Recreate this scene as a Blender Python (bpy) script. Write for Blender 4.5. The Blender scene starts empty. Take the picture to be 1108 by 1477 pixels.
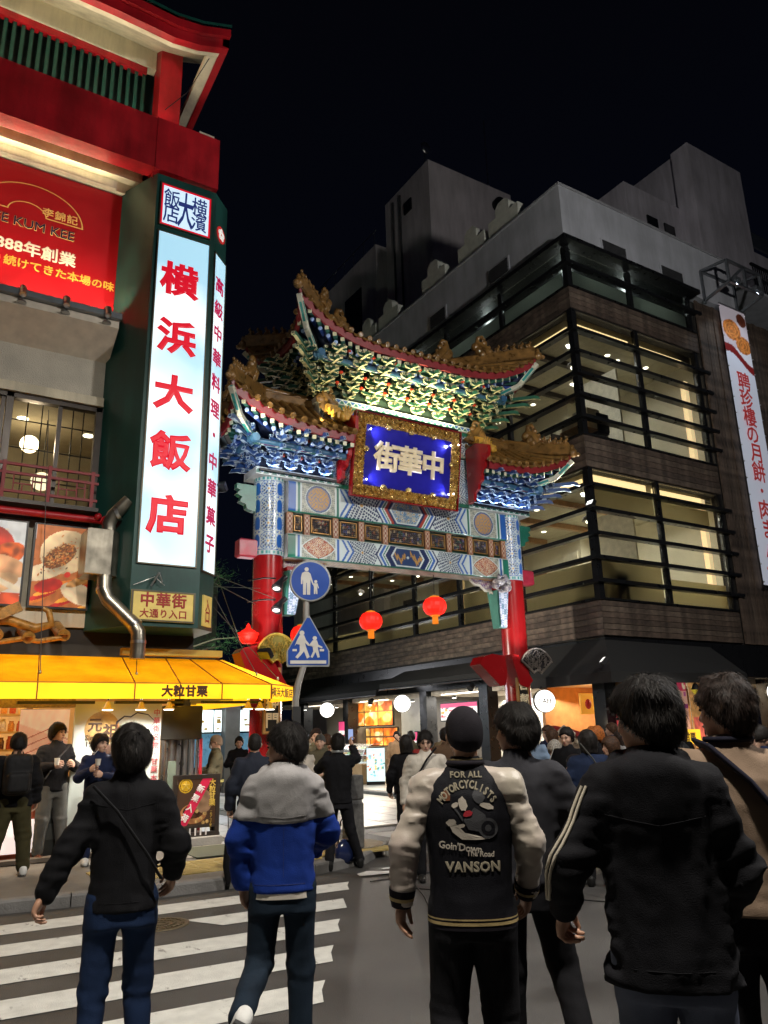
import bpy, bmesh, math, random
import numpy as np
from mathutils import Vector, Matrix
random.seed(7)
RS = np.random.RandomState(11)
S = bpy.context.scene
PI = math.pi

# ---- camera, sky, exposure
EYE = 1.65
cam_data = bpy.data.cameras.new('camera')
cam = bpy.data.objects.new('camera', cam_data)
S.collection.objects.link(cam)
S.camera = cam
cam_data.sensor_fit = 'VERTICAL'
cam_data.sensor_height = 36.0
cam_data.lens = 1110.0 / 1477.0 * 36.0
cam_data.clip_start = 0.05
cam_data.clip_end = 800
def _n(v):
    v = np.array(v, float)
    return v / np.linalg.norm(v)
_Z = _n((-98, 3896, -1110)); _Y = _n((-717, -334, -1110)); _Y = _n(_Y - _Z * (_Y @ _Z)); _X = np.cross(_Y, _Z)
_R = Matrix((tuple(_X), tuple(_Y), tuple(_Z)))
cam.matrix_world = Matrix.Translation((0, 0, EYE)) @ _R.to_4x4()

W = bpy.data.worlds.new('World')
S.world = W
W.use_nodes = True
_nt = W.node_tree
_bg = _nt.nodes['Background']
_tc = _nt.nodes.new('ShaderNodeTexCoord')
_sx = _nt.nodes.new('ShaderNodeSeparateXYZ')
_rp = _nt.nodes.new('ShaderNodeValToRGB')
_nt.links.new(_tc.outputs['Generated'], _sx.inputs[0])
_nt.links.new(_sx.outputs[2], _rp.inputs[0])
_nt.links.new(_rp.outputs[0], _bg.inputs[0])
_rp.color_ramp.elements[0].color = (0.0016, 0.0024, 0.0062, 1)
_rp.color_ramp.elements[0].position = 0.0
_rp.color_ramp.elements[1].color = (0.001, 0.0011, 0.002, 1)
_rp.color_ramp.elements[1].position = 0.85
_bg.inputs[1].default_value = 1.0
S.view_settings.view_transform = 'Standard'
S.view_settings.look = 'None'
S.view_settings.exposure = 0.0
S.view_settings.gamma = 1.0
S.view_settings.use_curve_mapping = False
S.cycles.use_denoising = True
S.cycles.max_bounces = 5
S.cycles.diffuse_bounces = 3
S.cycles.glossy_bounces = 3
S.cycles.transmission_bounces = 5
S.cycles.sample_clamp_indirect = 4.0
S.cycles.caustics_reflective = False
S.cycles.caustics_refractive = False

# ---- objects
COL = S.collection
ORG = {}          # root name -> world position
def tag(o, label=None, cat=None, group=None, kind=None):
    if label: o['label'] = label
    if cat: o['category'] = cat
    if group: o['group'] = group
    if kind: o['kind'] = kind
    return o
def thing(name, label, cat, loc=(0, 0, 0), group=None, rz=0.0):
    o = bpy.data.objects.new(name, None)
    COL.objects.link(o)
    o.location = loc
    o.rotation_euler = (0, 0, rz)
    o.empty_display_size = 0.2
    WM[o.name] = Matrix.Translation(loc) @ Matrix.Rotation(rz, 4, 'Z')
    return tag(o, label, cat, group)
WM = {}
def put(name, me, parent=None, m=None, kind=None, local=False):
    """links mesh data me as one object; m (default none) is its world matrix, or its matrix in its parent's frame when local"""
    o = bpy.data.objects.new(name, me)
    COL.objects.link(o)
    m = Matrix.Identity(4) if m is None else m
    o.matrix_basis = m
    if parent is not None:
        o.parent = parent
        pw = WM.get(parent.name, Matrix.Identity(4))
        if local: m = pw @ m
        else: o.matrix_parent_inverse = pw.inverted()
    WM[o.name] = m
    if kind: o['kind'] = kind
    return o

def new_mesh(name, v, f, mat=None, smooth=False, uv=None):
    me = bpy.data.meshes.new(name)
    me.from_pydata([tuple(p) for p in v], [], [tuple(q) for q in f])
    if mat is not None:
        for mm in (mat if isinstance(mat, (list, tuple)) else [mat]): me.materials.append(mm)
    if smooth: me.shade_smooth() if hasattr(me, 'shade_smooth') else None
    return me

class MB:
    """collects boxes, prisms, tubes; build() links them as one mesh object"""
    def __init__(s): s.v = []; s.f = []; s.u = []; s.sm = []
    def add(s, v, f, u=None, smooth=False):
        b = len(s.v)
        s.v += [tuple(float(c) for c in p) for p in v]
        for i, q in enumerate(f):
            s.f.append(tuple(b + k for k in q))
            s.u.append(u[i] if u is not None else ((0, 0), (1, 0), (1, 1), (0, 1))[:len(q)] if len(q) <= 4 else tuple((0.5, 0.5) for _ in q))
            s.sm.append(smooth)
        return s
    def box(s, x0, x1, y0, y1, z0, z1, m=None):
        v = [(x, y, z) for z in (z0, z1) for y in (y0, y1) for x in (x0, x1)]
        if m is not None: v = [tuple(m @ Vector(p)) for p in v]
        return s.add(v, [(0, 2, 3, 1), (4, 5, 7, 6), (0, 1, 5, 4), (2, 6, 7, 3), (1, 3, 7, 5), (0, 4, 6, 2)])
    def bevbox(s, x0, x1, y0, y1, z0, z1, b=0.01, m=None):
        v = []; f = []
        for z, i in ((z0, b), (z0 + b, 0), (z1 - b, 0), (z1, b)):
            v += [(x0 + i, y0 + i + (b if i == 0 else 0) * 0, z), (x1 - i, y0 + i, z), (x1 - i, y1 - i, z), (x0 + i, y1 - i, z)]
        for k in range(3):
            for j in range(4): f.append((4 * k + j, 4 * k + (j + 1) % 4, 4 * k + 4 + (j + 1) % 4, 4 * k + 4 + j))
        f += [(3, 2, 1, 0), (12, 13, 14, 15)]
        if m is not None: v = [tuple(m @ Vector(p)) for p in v]
        return s.add(v, f)
    def beam(s, a, b, w, h, up=(0, 0, 1)):
        a = Vector(a); b = Vector(b); d = (b - a); L = d.length
        if L < 1e-6: return s
        d.normalize(); up = Vector(up); r = d.cross(up)
        if r.length < 1e-4: r = d.cross(Vector((1, 0, 0)))
        r.normalize(); up = r.cross(d)
        m = Matrix((( r.x, d.x, up.x, a.x), (r.y, d.y, up.y, a.y), (r.z, d.z, up.z, a.z), (0, 0, 0, 1)))
        return s.box(-w / 2, w / 2, 0, L, -h / 2, h / 2, m)
    def prism(s, poly, m, d0, d1):
        """poly in local xy, extruded along local z from d0 to d1, placed by matrix m"""
        n = len(poly); v = [tuple(m @ Vector((p[0], p[1], d0))) for p in poly] + [tuple(m @ Vector((p[0], p[1], d1))) for p in poly]
        f = [tuple(range(n - 1, -1, -1)), tuple(range(n, 2 * n))] + [(i, (i + 1) % n, n + (i + 1) % n, n + i) for i in range(n)]
        return s.add(v, f)
    def tube(s, pts, r, n=8, cap=True, sx=1.0):
        pts = [Vector(p) for p in pts]; rr = r if isinstance(r, (list, tuple)) else [r] * len(pts)
        v = []; f = []; prev = None
        for i, p in enumerate(pts):
            d = (pts[min(i + 1, len(pts) - 1)] - pts[max(i - 1, 0)]).normalized()
            if prev is None:
                a = d.orthogonal().normalized()
            else:
                a = (prev - d * prev.dot(d)).normalized()
            prev = a; b = d.cross(a)
            for k in range(n):
                t = 2 * PI * k / n
                v.append(tuple(p + (a * math.cos(t) * sx + b * math.sin(t)) * rr[i]))
        for i in range(len(pts) - 1):
            for k in range(n): f.append((i * n + k, i * n + (k + 1) % n, (i + 1) * n + (k + 1) % n, (i + 1) * n + k))
        s.add(v, f, smooth=True)
        if cap:
            e = len(pts) - 1
            s.add([v[k] for k in range(n)], [tuple(range(n - 1, -1, -1))])
            s.add([v[e * n + k] for k in range(n)], [tuple(range(n))])
        return s
    def lathe(s, prof, c=(0, 0, 0), n=16, m=None, smooth=True, sy=1.0):
        v = []; f = []
        for r, z in prof:
            for k in range(n):
                t = 2 * PI * k / n
                v.append((c[0] + r * math.cos(t), c[1] + r * math.sin(t) * sy, c[2] + z))
        for i in range(len(prof) - 1):
            for k in range(n): f.append((i * n + k, i * n + (k + 1) % n, (i + 1) * n + (k + 1) % n, (i + 1) * n + k))
        if m is not None: v = [tuple(m @ Vector(p)) for p in v]
        s.add(v, f, smooth=smooth)
        s.add([v[k] for k in range(n)], [tuple(range(n - 1, -1, -1))])
        e = len(prof) - 1
        s.add([v[e * n + k] for k in range(n)], [tuple(range(n))])
        return s
    def ball(s, c, r, n=10, m=None):
        r = r if isinstance(r, (list, tuple)) else (r, r, r)
        k = max(4, n // 2 + 1)
        v = []; f = []
        for i in range(k + 1):
            a = -PI / 2 + PI * i / k
            for j in range(n):
                t = 2 * PI * j / n
                v.append(Vector((c[0] + r[0] * math.cos(a) * math.cos(t), c[1] + r[1] * math.cos(a) * math.sin(t), c[2] + r[2] * math.sin(a))))
        if m is not None: v = [m @ p for p in v]
        for i in range(k):
            for j in range(n): f.append((i * n + j, i * n + (j + 1) % n, (i + 1) * n + (j + 1) % n, (i + 1) * n + j))
        return s.add(v, f, smooth=True)
    def mesh(s, name, mat):
        me = bpy.data.meshes.new(name)
        me.from_pydata(s.v, [], s.f)
        if mat is not None: me.materials.append(mat)
        uvl = me.uv_layers.new(name='UVMap')
        uvl.data.foreach_set('uv', np.array([c for fu in s.u for p in fu for c in p], dtype=np.float32))
        me.polygons.foreach_set('use_smooth', s.sm)
        me.update()
        return me
    def build(s, name, mat, parent=None, kind=None, local=False):
        return put(name, s.mesh(name, mat), parent, kind=kind, local=local)

def bx(name, mat, parent, x0, x1, y0, y1, z0, z1, kind=None):
    return MB().box(x0, x1, y0, y1, z0, z1).build(name, mat, parent, kind)
def place(name, me, parent, loc, rz=0.0, sc=(1, 1, 1), rot=None):
    m = Matrix.Translation(loc) @ (rot.to_4x4() if rot is not None else Matrix.Rotation(rz, 4, 'Z')) @ Matrix.Diagonal((*sc, 1))
    return put(name, me, parent, m)
def frame(o, xa, ya):
    """matrix with origin o, local x along xa, local y along ya"""
    x = Vector(xa).normalized(); y = Vector(ya); y = (y - x * y.dot(x)).normalized(); z = x.cross(y)
    return Matrix(((x.x, y.x, z.x, o[0]), (x.y, y.y, z.y, o[1]), (x.z, y.z, z.z, o[2]), (0, 0, 0, 1)))

# ---- materials
MATS = {}
def mat(name, col=(0.5, 0.5, 0.5), rough=0.6, metal=0.0, var=0.15, vs=6.0, bump=0.0, bs=60.0, emit=None, es=0.0, spec=0.5, coat=0.0, alpha=None, trans=0.0, sheen=0.0, col2=None, dirt=0.0):
    if name in MATS: return MATS[name]
    m = bpy.data.materials.new(name); m.use_nodes = True
    nt = m.node_tree; L = nt.links; b = nt.nodes['Principled BSDF']
    b.inputs['Roughness'].default_value = rough
    b.inputs['Metallic'].default_value = metal
    b.inputs['Specular IOR Level'].default_value = spec
    b.inputs['Coat Weight'].default_value = coat
    if trans: b.inputs['Transmission Weight'].default_value = trans
    if alpha is not None: b.inputs['Alpha'].default_value = alpha
    if sheen:
        b.inputs['Sheen Weight'].default_value = sheen
    tc = nt.nodes.new('ShaderNodeTexCoord')
    if var > 0 or col2 or dirt:
        n = nt.nodes.new('ShaderNodeTexNoise'); n.inputs['Scale'].default_value = vs; n.inputs['Detail'].default_value = 6
        L.new(tc.outputs['Object'], n.inputs['Vector'])
        r = nt.nodes.new('ShaderNodeValToRGB')
        c2 = col2 or tuple(min(1, c * (1 + var)) for c in col)
        c1 = tuple(c * (1 - var) for c in col) if not col2 else col
        r.color_ramp.elements[0].position = 0.32; r.color_ramp.elements[1].position = 0.68
        r.color_ramp.elements[0].color = (*c1, 1); r.color_ramp.elements[1].color = (*c2, 1)
        L.new(n.outputs[0], r.inputs[0])
        out = r.outputs[0]
        if dirt:      # streaks and grime running down
            mp = nt.nodes.new('ShaderNodeMapping'); mp.inputs['Scale'].default_value = (1.8, 1.8, .3); L.new(tc.outputs['Object'], mp.inputs[0])
            n3 = nt.nodes.new('ShaderNodeTexNoise'); n3.inputs['Scale'].default_value = 1.3; n3.inputs['Detail'].default_value = 8; n3.inputs['Roughness'].default_value = .65; L.new(mp.outputs[0], n3.inputs['Vector'])
            mr_ = nt.nodes.new('ShaderNodeMapRange'); mr_.inputs[1].default_value = .38; mr_.inputs[2].default_value = .6; mr_.inputs[3].default_value = 1 - dirt; mr_.inputs[4].default_value = 1.08; L.new(n3.outputs[0], mr_.inputs[0])
            vm = nt.nodes.new('ShaderNodeVectorMath'); vm.operation = 'SCALE'; L.new(out, vm.inputs[0]); L.new(mr_.outputs[0], vm.inputs['Scale']); out = vm.outputs[0]
        L.new(out, b.inputs['Base Color'])
        rr = nt.nodes.new('ShaderNodeMapRange'); rr.inputs[3].default_value = max(0.02, rough - 0.1); rr.inputs[4].default_value = min(1, rough + 0.1)
        L.new(n.outputs[0], rr.inputs[0]); L.new(rr.outputs[0], b.inputs['Roughness'])
        if emit is not None and emit == 'base': L.new(out, b.inputs['Emission Color'])
    else:
        b.inputs['Base Color'].default_value = (*col, 1)
    if emit is not None and emit != 'base': b.inputs['Emission Color'].default_value = (*emit, 1)
    if es: b.inputs['Emission Strength'].default_value = es
    if bump > 0:
        n2 = nt.nodes.new('ShaderNodeTexNoise'); n2.inputs['Scale'].default_value = bs; n2.inputs['Detail'].default_value = 4
        L.new(tc.outputs['Object'], n2.inputs['Vector'])
        bp = nt.nodes.new('ShaderNodeBump'); bp.inputs['Strength'].default_value = bump; bp.inputs['Distance'].default_value = 0.02
        L.new(n2.outputs[0], bp.inputs['Height']); L.new(bp.outputs[0], b.inputs['Normal'])
    MATS[name] = m
    return m
def edge_mat(name, col, edge, w=0.16, rough=0.35):
    """painted piece with a light painted line along every edge of every face"""
    m = bpy.data.materials.new(name); m.use_nodes = True
    nt = m.node_tree; L = nt.links; b = nt.nodes['Principled BSDF']; b.inputs['Roughness'].default_value = rough
    uv = nt.nodes.new('ShaderNodeUVMap'); sp = nt.nodes.new('ShaderNodeSeparateXYZ'); L.new(uv.outputs[0], sp.inputs[0])
    def M(op, a, bb=None):
        q = nt.nodes.new('ShaderNodeMath'); q.operation = op
        for i, x in enumerate((a, bb)):
            if x is None: continue
            if isinstance(x, (int, float)): q.inputs[i].default_value = x
            else: L.new(x, q.inputs[i])
        return q.outputs[0]
    ax = M('ABSOLUTE', M('SUBTRACT', sp.outputs[0], 0.5)); ay = M('ABSOLUTE', M('SUBTRACT', sp.outputs[1], 0.5))
    mx = M('MAXIMUM', ax, ay); g = M('GREATER_THAN', mx, 0.5 - w)
    tc = nt.nodes.new('ShaderNodeTexCoord')
    n = nt.nodes.new('ShaderNodeTexNoise'); n.inputs['Scale'].default_value = 9; L.new(tc.outputs['Object'], n.inputs['Vector'])
    mr = nt.nodes.new('ShaderNodeMapRange'); mr.inputs[3].default_value = 0.6; mr.inputs[4].default_value = 1.3; L.new(n.outputs[0], mr.inputs[0])
    mix = nt.nodes.new('ShaderNodeMix'); mix.data_type = 'RGBA'
    L.new(g, mix.inputs[0]); mix.inputs[6].default_value = (*col, 1); mix.inputs[7].default_value = (*edge, 1)
    vm = nt.nodes.new('ShaderNodeVectorMath'); vm.operation = 'SCALE'; L.new(mix.outputs[2], vm.inputs[0]); L.new(mr.outputs[0], vm.inputs['Scale'])
    L.new(vm.outputs[0], b.inputs['Base Color'])
    return m
def backlit_cloth(name, col, rough=0.8, f=0.6):
    if name in MATS: return MATS[name]
    return translucent(mat(name, col, rough, var=0.08, vs=2), col, f)
def translucent(m, col, f):
    nt = m.node_tree; L = nt.links; b = nt.nodes['Principled BSDF']
    t = nt.nodes.new('ShaderNodeBsdfTranslucent'); t.inputs[0].default_value = (*col, 1); x = nt.nodes.new('ShaderNodeMixShader'); x.inputs[0].default_value = f
    L.new(b.outputs[0], x.inputs[1]); L.new(t.outputs[0], x.inputs[2]); L.new(x.outputs[0], nt.nodes['Material Output'].inputs[0])
    return m
def paint_mat(name, rough=0.4, es=0.0, coat=0.0, bump=0.0, metal=0.0):
    """colour comes from the mesh's painted pattern (flat print)"""
    if name in MATS: return MATS[name]
    m = bpy.data.materials.new(name); m.use_nodes = True
    nt = m.node_tree; L = nt.links; b = nt.nodes['Principled BSDF']; b.inputs['Roughness'].default_value = rough
    b.inputs['Coat Weight'].default_value = coat; b.inputs['Metallic'].default_value = metal
    a = nt.nodes.new('ShaderNodeAttribute'); a.attribute_name = 'paint'
    L.new(a.outputs['Color'], b.inputs['Base Color'])
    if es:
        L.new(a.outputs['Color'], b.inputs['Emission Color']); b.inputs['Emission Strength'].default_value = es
    if bump:
        tc = nt.nodes.new('ShaderNodeTexCoord'); n2 = nt.nodes.new('ShaderNodeTexNoise'); n2.inputs['Scale'].default_value = 50
        L.new(tc.outputs['Object'], n2.inputs['Vector'])
        bp = nt.nodes.new('ShaderNodeBump'); bp.inputs['Strength'].default_value = bump; bp.inputs['Distance'].default_value = 0.01
        L.new(n2.outputs[0], bp.inputs['Height']); L.new(bp.outputs[0], b.inputs['Normal'])
    MATS[name] = m
    return m

def painted(name, pos, img, mt, parent=None, disp=None, local=False):
    """grid mesh: pos(u,v)->xyz arrays with u,v in 0..1 (v up), img h x w x 3 with row 0 on top"""
    h, w = img.shape[:2]
    u, v = np.meshgrid(np.linspace(0, 1, w), np.linspace(1, 0, h))
    P = np.stack(pos(u, v), -1).reshape(-1, 3)
    i = np.arange(h * w).reshape(h, w)
    F = np.stack([i[1:, :-1], i[1:, 1:], i[:-1, 1:], i[:-1, :-1]], -1).reshape(-1, 4)
    me = bpy.data.meshes.new(name)
    me.vertices.add(len(P)); me.vertices.foreach_set('co', P.astype(np.float32).ravel())
    me.loops.add(F.size); me.loops.foreach_set('vertex_index', F.astype(np.int32).ravel())
    me.polygons.add(len(F)); me.polygons.foreach_set('loop_start', np.arange(0, F.size, 4, dtype=np.int32))
    me.polygons.foreach_set('use_smooth', np.ones(len(F), dtype=bool))
    me.update(calc_edges=True)
    at = me.color_attributes.new('paint', 'FLOAT_COLOR', 'POINT')
    c = np.ones((h * w, 4), np.float32); c[:, :3] = img.reshape(-1, 3)
    at.data.foreach_set('color', c.ravel())
    me.materials.append(mt)
    return put(name, me, parent, local=local)

class Canvas:
    """small painter for prints: linear colours, metres, origin bottom left"""
    def __init__(s, w, h, px, col):
        s.w, s.h = w, h; s.nx = max(2, int(w / px)); s.ny = max(2, int(h / px))
        s.X, s.Y = np.meshgrid(np.linspace(0, w, s.nx), np.linspace(h, 0, s.ny))
        s.I = np.zeros((s.ny, s.nx, 3), np.float32) + np.array(col, np.float32)
    def put(s, m, col): s.I[m] = col; return s
    def rect(s, x0, x1, y0, y1, col): return s.put((s.X >= x0) & (s.X <= x1) & (s.Y >= y0) & (s.Y <= y1), col)
    def ell(s, cx, cy, rx, ry, col, a=0.0, ring=0.0, shade=None):
        c, q = math.cos(a), math.sin(a)
        x = (s.X - cx) * c + (s.Y - cy) * q; y = -(s.X - cx) * q + (s.Y - cy) * c
        d = (x / rx) ** 2 + (y / ry) ** 2
        m = (d <= 1) & (d >= ring)
        if shade is not None:
            n = s.noise(shade)[m][:, None]
            s.I[m] = np.array(col) * (0.55 + 0.9 * n)
        else: s.I[m] = col
        return s
    def line(s, x0, y0, x1, y1, w, col):
        dx, dy = x1 - x0, y1 - y0; L = math.hypot(dx, dy) + 1e-9
        t = np.clip(((s.X - x0) * dx + (s.Y - y0) * dy) / L ** 2, 0, 1)
        return s.put(np.hypot(s.X - x0 - t * dx, s.Y - y0 - t * dy) <= w / 2, col)
    def noise(s, f):
        n = 0; rs = np.random.RandomState(int(f * 10) + 3)
        for k in range(6):
            a = rs.uniform(0, 6.28); q = f * rs.uniform(0.6, 1.9); ph = rs.uniform(0, 6.28)
            n = n + np.sin((s.X * math.cos(a) + s.Y * math.sin(a)) * q + ph + 1.3 * np.sin((s.X * math.sin(a) - s.Y * math.cos(a)) * q * 0.7 + ph))
        return np.clip(n / 6 + 0.5, 0, 1)
    def speck(s, f, amt):
        s.I *= (1 + amt * (s.noise(f) - 0.5))[..., None]; return s

# ---- lettering
def letters(txt, size, bold=0.0, thick=0.004, align='CENTER', spacing=1.0, line=1.0, sx=1.0, space=None):
    cu = bpy.data.curves.new('lettering', 'FONT')
    cu.body = txt; cu.size = 1.0; cu.align_x = align; cu.align_y = 'CENTER'; cu.resolution_u = 2
    cu.space_line = line; cu.space_character = spacing
    if bold > 0: cu.bevel_depth = bold; cu.bevel_resolution = 0; cu.extrude = 0.0
    cu.extrude = max(0.001, bold * 0.2)
    o = bpy.data.objects.new('lettering', cu)
    me = bpy.data.meshes.new_from_object(o)
    n = len(me.vertices); co = np.empty(n * 3, np.float32)
    if n:
        me.vertices.foreach_get('co', co); co = co.reshape(-1, 3)
        zz = np.abs(co[:, 2]).max() + 1e-6
        co[:, 0] -= (co[:, 0].min() + co[:, 0].max()) / 2 if align == 'CENTER' else 0
        co[:, 1] -= (co[:, 1].min() + co[:, 1].max()) / 2
        hh = 1.0
        co[:, 0] *= size * sx; co[:, 1] *= size; co[:, 2] = (co[:, 2] / zz) * thick / 2 + thick / 2
        me.vertices.foreach_set('co', co.ravel()); me.update()
    bpy.data.objects.remove(o); bpy.data.curves.remove(cu)
    me.materials.clear()
    return me
def write(name, txt, size, m, mt, parent, bold=0.0, thick=0.004, **k):
    """lettering on a real surface: m places its centre, local x to the right, y up, z out of the surface"""
    me = letters(txt, size, bold, thick, **k); me.materials.append(mt)
    me.name = name
    return put(name, me, parent, m)
def facing(x, y, z, n=(0, -1, 0)):
    """frame on a vertical face with outward normal n"""
    n = Vector(n).normalized(); up = Vector((0, 0, 1)); r = up.cross(n).normalized(); u = n.cross(r)
    return Matrix(((r.x, u.x, n.x, x), (r.y, u.y, n.y, y), (r.z, u.z, n.z, z), (0, 0, 0, 1)))

# ---- lamps
def spot(name, loc, to, power, col=(1, 1, 1), angle=60, blend=0.5, r=0.05, parent=None):
    d = bpy.data.lights.new(name, 'SPOT'); d.energy = power; d.color = col; d.spot_size = math.radians(angle); d.spot_blend = blend; d.shadow_soft_size = r
    o = bpy.data.objects.new(name, d); COL.objects.link(o)
    o.location = loc; o.rotation_euler = (Vector(to) - Vector(loc)).to_track_quat('-Z', 'Y').to_euler()
    return o
def point(name, loc, power, col=(1, 1, 1), r=0.1):
    d = bpy.data.lights.new(name, 'POINT'); d.energy = power; d.color = col; d.shadow_soft_size = r
    o = bpy.data.objects.new(name, d); COL.objects.link(o); o.location = loc
    return o
def area(name, loc, to, power, sx, sy, col=(1, 1, 1)):
    d = bpy.data.lights.new(name, 'AREA'); d.energy = power; d.color = col; d.shape = 'RECTANGLE'; d.size = sx; d.size_y = sy
    o = bpy.data.objects.new(name, d); COL.objects.link(o)
    o.location = loc; o.rotation_euler = (Vector(to) - Vector(loc)).to_track_quat('-Z', 'Y').to_euler()
    return o
def nth(k): return ('first second third fourth fifth sixth seventh eighth ninth tenth eleventh twelfth thirteenth fourteenth fifteenth sixteenth'.split())[k]
WARM = (1.0, 0.78, 0.5); NEUT = (1.0, 0.93, 0.82); COOL = (0.8, 0.9, 1.0)

asphalt = mat('asphalt', (0.058, 0.056, 0.053), 0.52, var=0.42, vs=1.1, bump=0.6, bs=160)
roadpaint = mat('road paint', (0.6, 0.6, 0.56), 0.6, var=0.12, vs=8, bump=0.4, bs=120)
def wear_or_sparkle(m, under, f1=9.0, lo=.56, hi=.63):
    """paint worn through to what lies under it, or pale sparkle specks"""
    nt = m.node_tree; L = nt.links; b = nt.nodes['Principled BSDF']; src = b.inputs['Base Color'].links[0].from_socket
    tc = nt.nodes.new('ShaderNodeTexCoord'); n = nt.nodes.new('ShaderNodeTexNoise'); n.inputs['Scale'].default_value = f1; n.inputs['Detail'].default_value = 12; n.inputs['Roughness'].default_value = .75
    mp = nt.nodes.new('ShaderNodeMapping'); mp.inputs['Scale'].default_value = (1, .35, 1); L.new(tc.outputs['Object'], mp.inputs[0]); L.new(mp.outputs[0], n.inputs['Vector'])
    r = nt.nodes.new('ShaderNodeMapRange'); r.inputs[1].default_value = lo; r.inputs[2].default_value = hi; L.new(n.outputs[0], r.inputs[0])
    x = nt.nodes.new('ShaderNodeMix'); x.data_type = 'RGBA'; L.new(r.outputs[0], x.inputs[0]); L.new(src, x.inputs[6]); x.inputs[7].default_value = (*under, 1); L.new(x.outputs[2], b.inputs['Base Color'])
wear_or_sparkle(roadpaint, (.2, .19, .18), 7, .585, .65)
wear_or_sparkle(asphalt, (.12, .115, .11), 90, .66, .72)  # sparkle painted into the asphalt colour as fine pale specks
concrete = mat('concrete', (0.3, 0.29, 0.27), 0.85, var=0.2, vs=3, bump=0.3, bs=40)
black_metal = mat('black metal', (0.012, 0.012, 0.014), 0.35, 0.3, var=0.1)
steel = mat('brushed steel', (0.55, 0.55, 0.55), 0.3, 1.0, var=0.12, vs=5)
# ---- assumed lamps added to light the street (off-frame mast lamps over the road)
def assumed_mast_lamp(x, y, h, tx, ty, label, globe=False):
    t = thing('assumed_street_lamp', label, 'street lamp', (x, y, 0), 'assumed mast lamps along the main road')
    lg = mat('lamp grey', (0.3, 0.31, 0.32), 0.5, 0.6)
    MB().lathe([(0.14, 0), (0.12, 0.3), (0.08, 0.4), (0.05, h)], (x, y, 0), 12).build('pole', lg, t)
    MB().tube([(x, y, h - 0.1), (x + (tx - x) * 0.5, y + (ty - y) * 0.5, h + 0.35), (tx, ty, h + 0.3)], 0.035).build('arm', lg, t)
    if globe:
        MB().lathe([(0.1, 0.1), (0.12, 0.3)], (tx, ty, h), 12).build('lamp_head', lg, t)
        MB().ball((tx, ty, h - .12), (0.2, 0.2, 0.22), 14).build('globe', mat('lamp globe', (0.9, 0.9, 0.85), emit=(1, 0.95, 0.85), es=8, var=0), t)
    else:
        MB().bevbox(tx - 0.35, tx + 0.35, ty - 0.16, ty + 0.16, h + 0.2, h + 0.34, 0.03).build('lamp_head', lg, t)
        MB().box(tx - 0.3, tx + 0.3, ty - 0.12, ty + 0.12, h + 0.185, h + 0.198).build('lens', mat('lens', (0.9, 0.9, 0.85), emit=(1, 0.95, 0.85), es=12, var=0), t)
assumed_mast_lamp(-4.0, -1.0, 9.5, 1.2, 0.8, 'assumed grey mast lamp reaching over the crossing behind the camera')  # assumed lamp out of view, added to light the road and people
spot('assumed_street_light', (1.2, 0.8, 9.6), (3.6, 6.0, 0), 4300, NEUT, 120, 0.8, 0.25)
assumed_mast_lamp(11.5, -2.0, 9.5, 9.5, 1.2, 'assumed grey mast lamp with a round globe beyond the right end of the road', True)  # second unseen lamp, assumed and added to light the building fronts
point('assumed_street_light', (9.5, 1.2, 8.9), 2300, (1.0, .95, .9), 0.25)

# ---- ground, road, pavements
road = MB().add([(-300, -300, 0), (400, -300, 0), (400, 400, 0), (-300, 400, 0)], [(0, 1, 2, 3)]).build('road', asphalt, kind='structure')
tag(road, 'dark grey asphalt road in front of the gate')
for pts_ in (((3.6, 2.0), (9.5, 2.3), (9.4, 4.1), (3.7, 3.6)), ((6.2, 5.6), (14, 6.0), (13.9, 7.4), (6.3, 6.9))): MB().add([(x, y, .003) for x, y in pts_], [(0, 1, 2, 3)]).build('asphalt_patch', mat('asphalt patch', (.042, .041, .04), .7, var=.25, vs=3, bump=.6, bs=160), road)
for (xa, ya, xb, yb) in ((4.9, 8.3, 14, 8.7), (5.0, 7.7, 9.2, 1.0), (2.2, 1.5, 5.4, 8.2)):
    P_ = [(xa + (xb - xa) * k / 14 + random.uniform(-.05, .05), ya + (yb - ya) * k / 14 + random.uniform(-.05, .05), .006) for k in range(15)]; MB().tube(P_, .008, 4).build('asphalt_joint', mat('joint tar', (.012, .012, .012), .4), road)
def stripe(pts):
    v = [(x, y, 0.005) for x, y in pts]
    MB().add(v, [tuple(range(len(v)))]).build('crosswalk_stripe', roadpaint, road)
for k in range(9):
    yb = 8.62 - 0.795 * k
    w = 0.40
    f = lambda x, o: yb - o - 0.055 * (x - 1.0)
    xr = 4.55 + (yb - 0.2 - 8.35) * 0.6
    xl = -4.0 - 0.6 * k * 0.4
    if k == 1:
        stripe([(xl, f(xl, w)), (1.95, f(1.95, w)), (1.8, f(1.8, 0)), (xl, f(xl, 0))])
        stripe([(2.78, f(2.78, w)), (xr - 0.1, f(xr, w)), (xr + 0.08, f(xr, 0)), (2.55, f(2.55, 0))])
    else:
        n = 1
        stripe([(xl, f(xl, w)), (xr - 0.12, f(xr, w)), (xr - 0.02, f(xr, w * 0.45)), (xr + 0.1, f(xr, 0)), (xl, f(xl, 0))])
for k in range(4):
    x0 = 7.1 + 0.95 * k
    stripe([(x0, 10.9), (x0 + 0.5, 10.9), (x0 + 0.45, 12.0), (x0 - 0.05, 12.0)])
t = thing('manhole_cover', 'small round iron cover set in the crosswalk', 'manhole cover', (2.32, 7.72, 0))
iron = mat('cast iron', (0.11, 0.085, 0.05), 0.5, 0.5, bump=0.3)
MB().lathe([(0.27, 0.0), (0.27, 0.008), (0.25, 0.009)], (2.32, 7.72, 0), 28).build('rim', iron, t)
m = MB()
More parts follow.
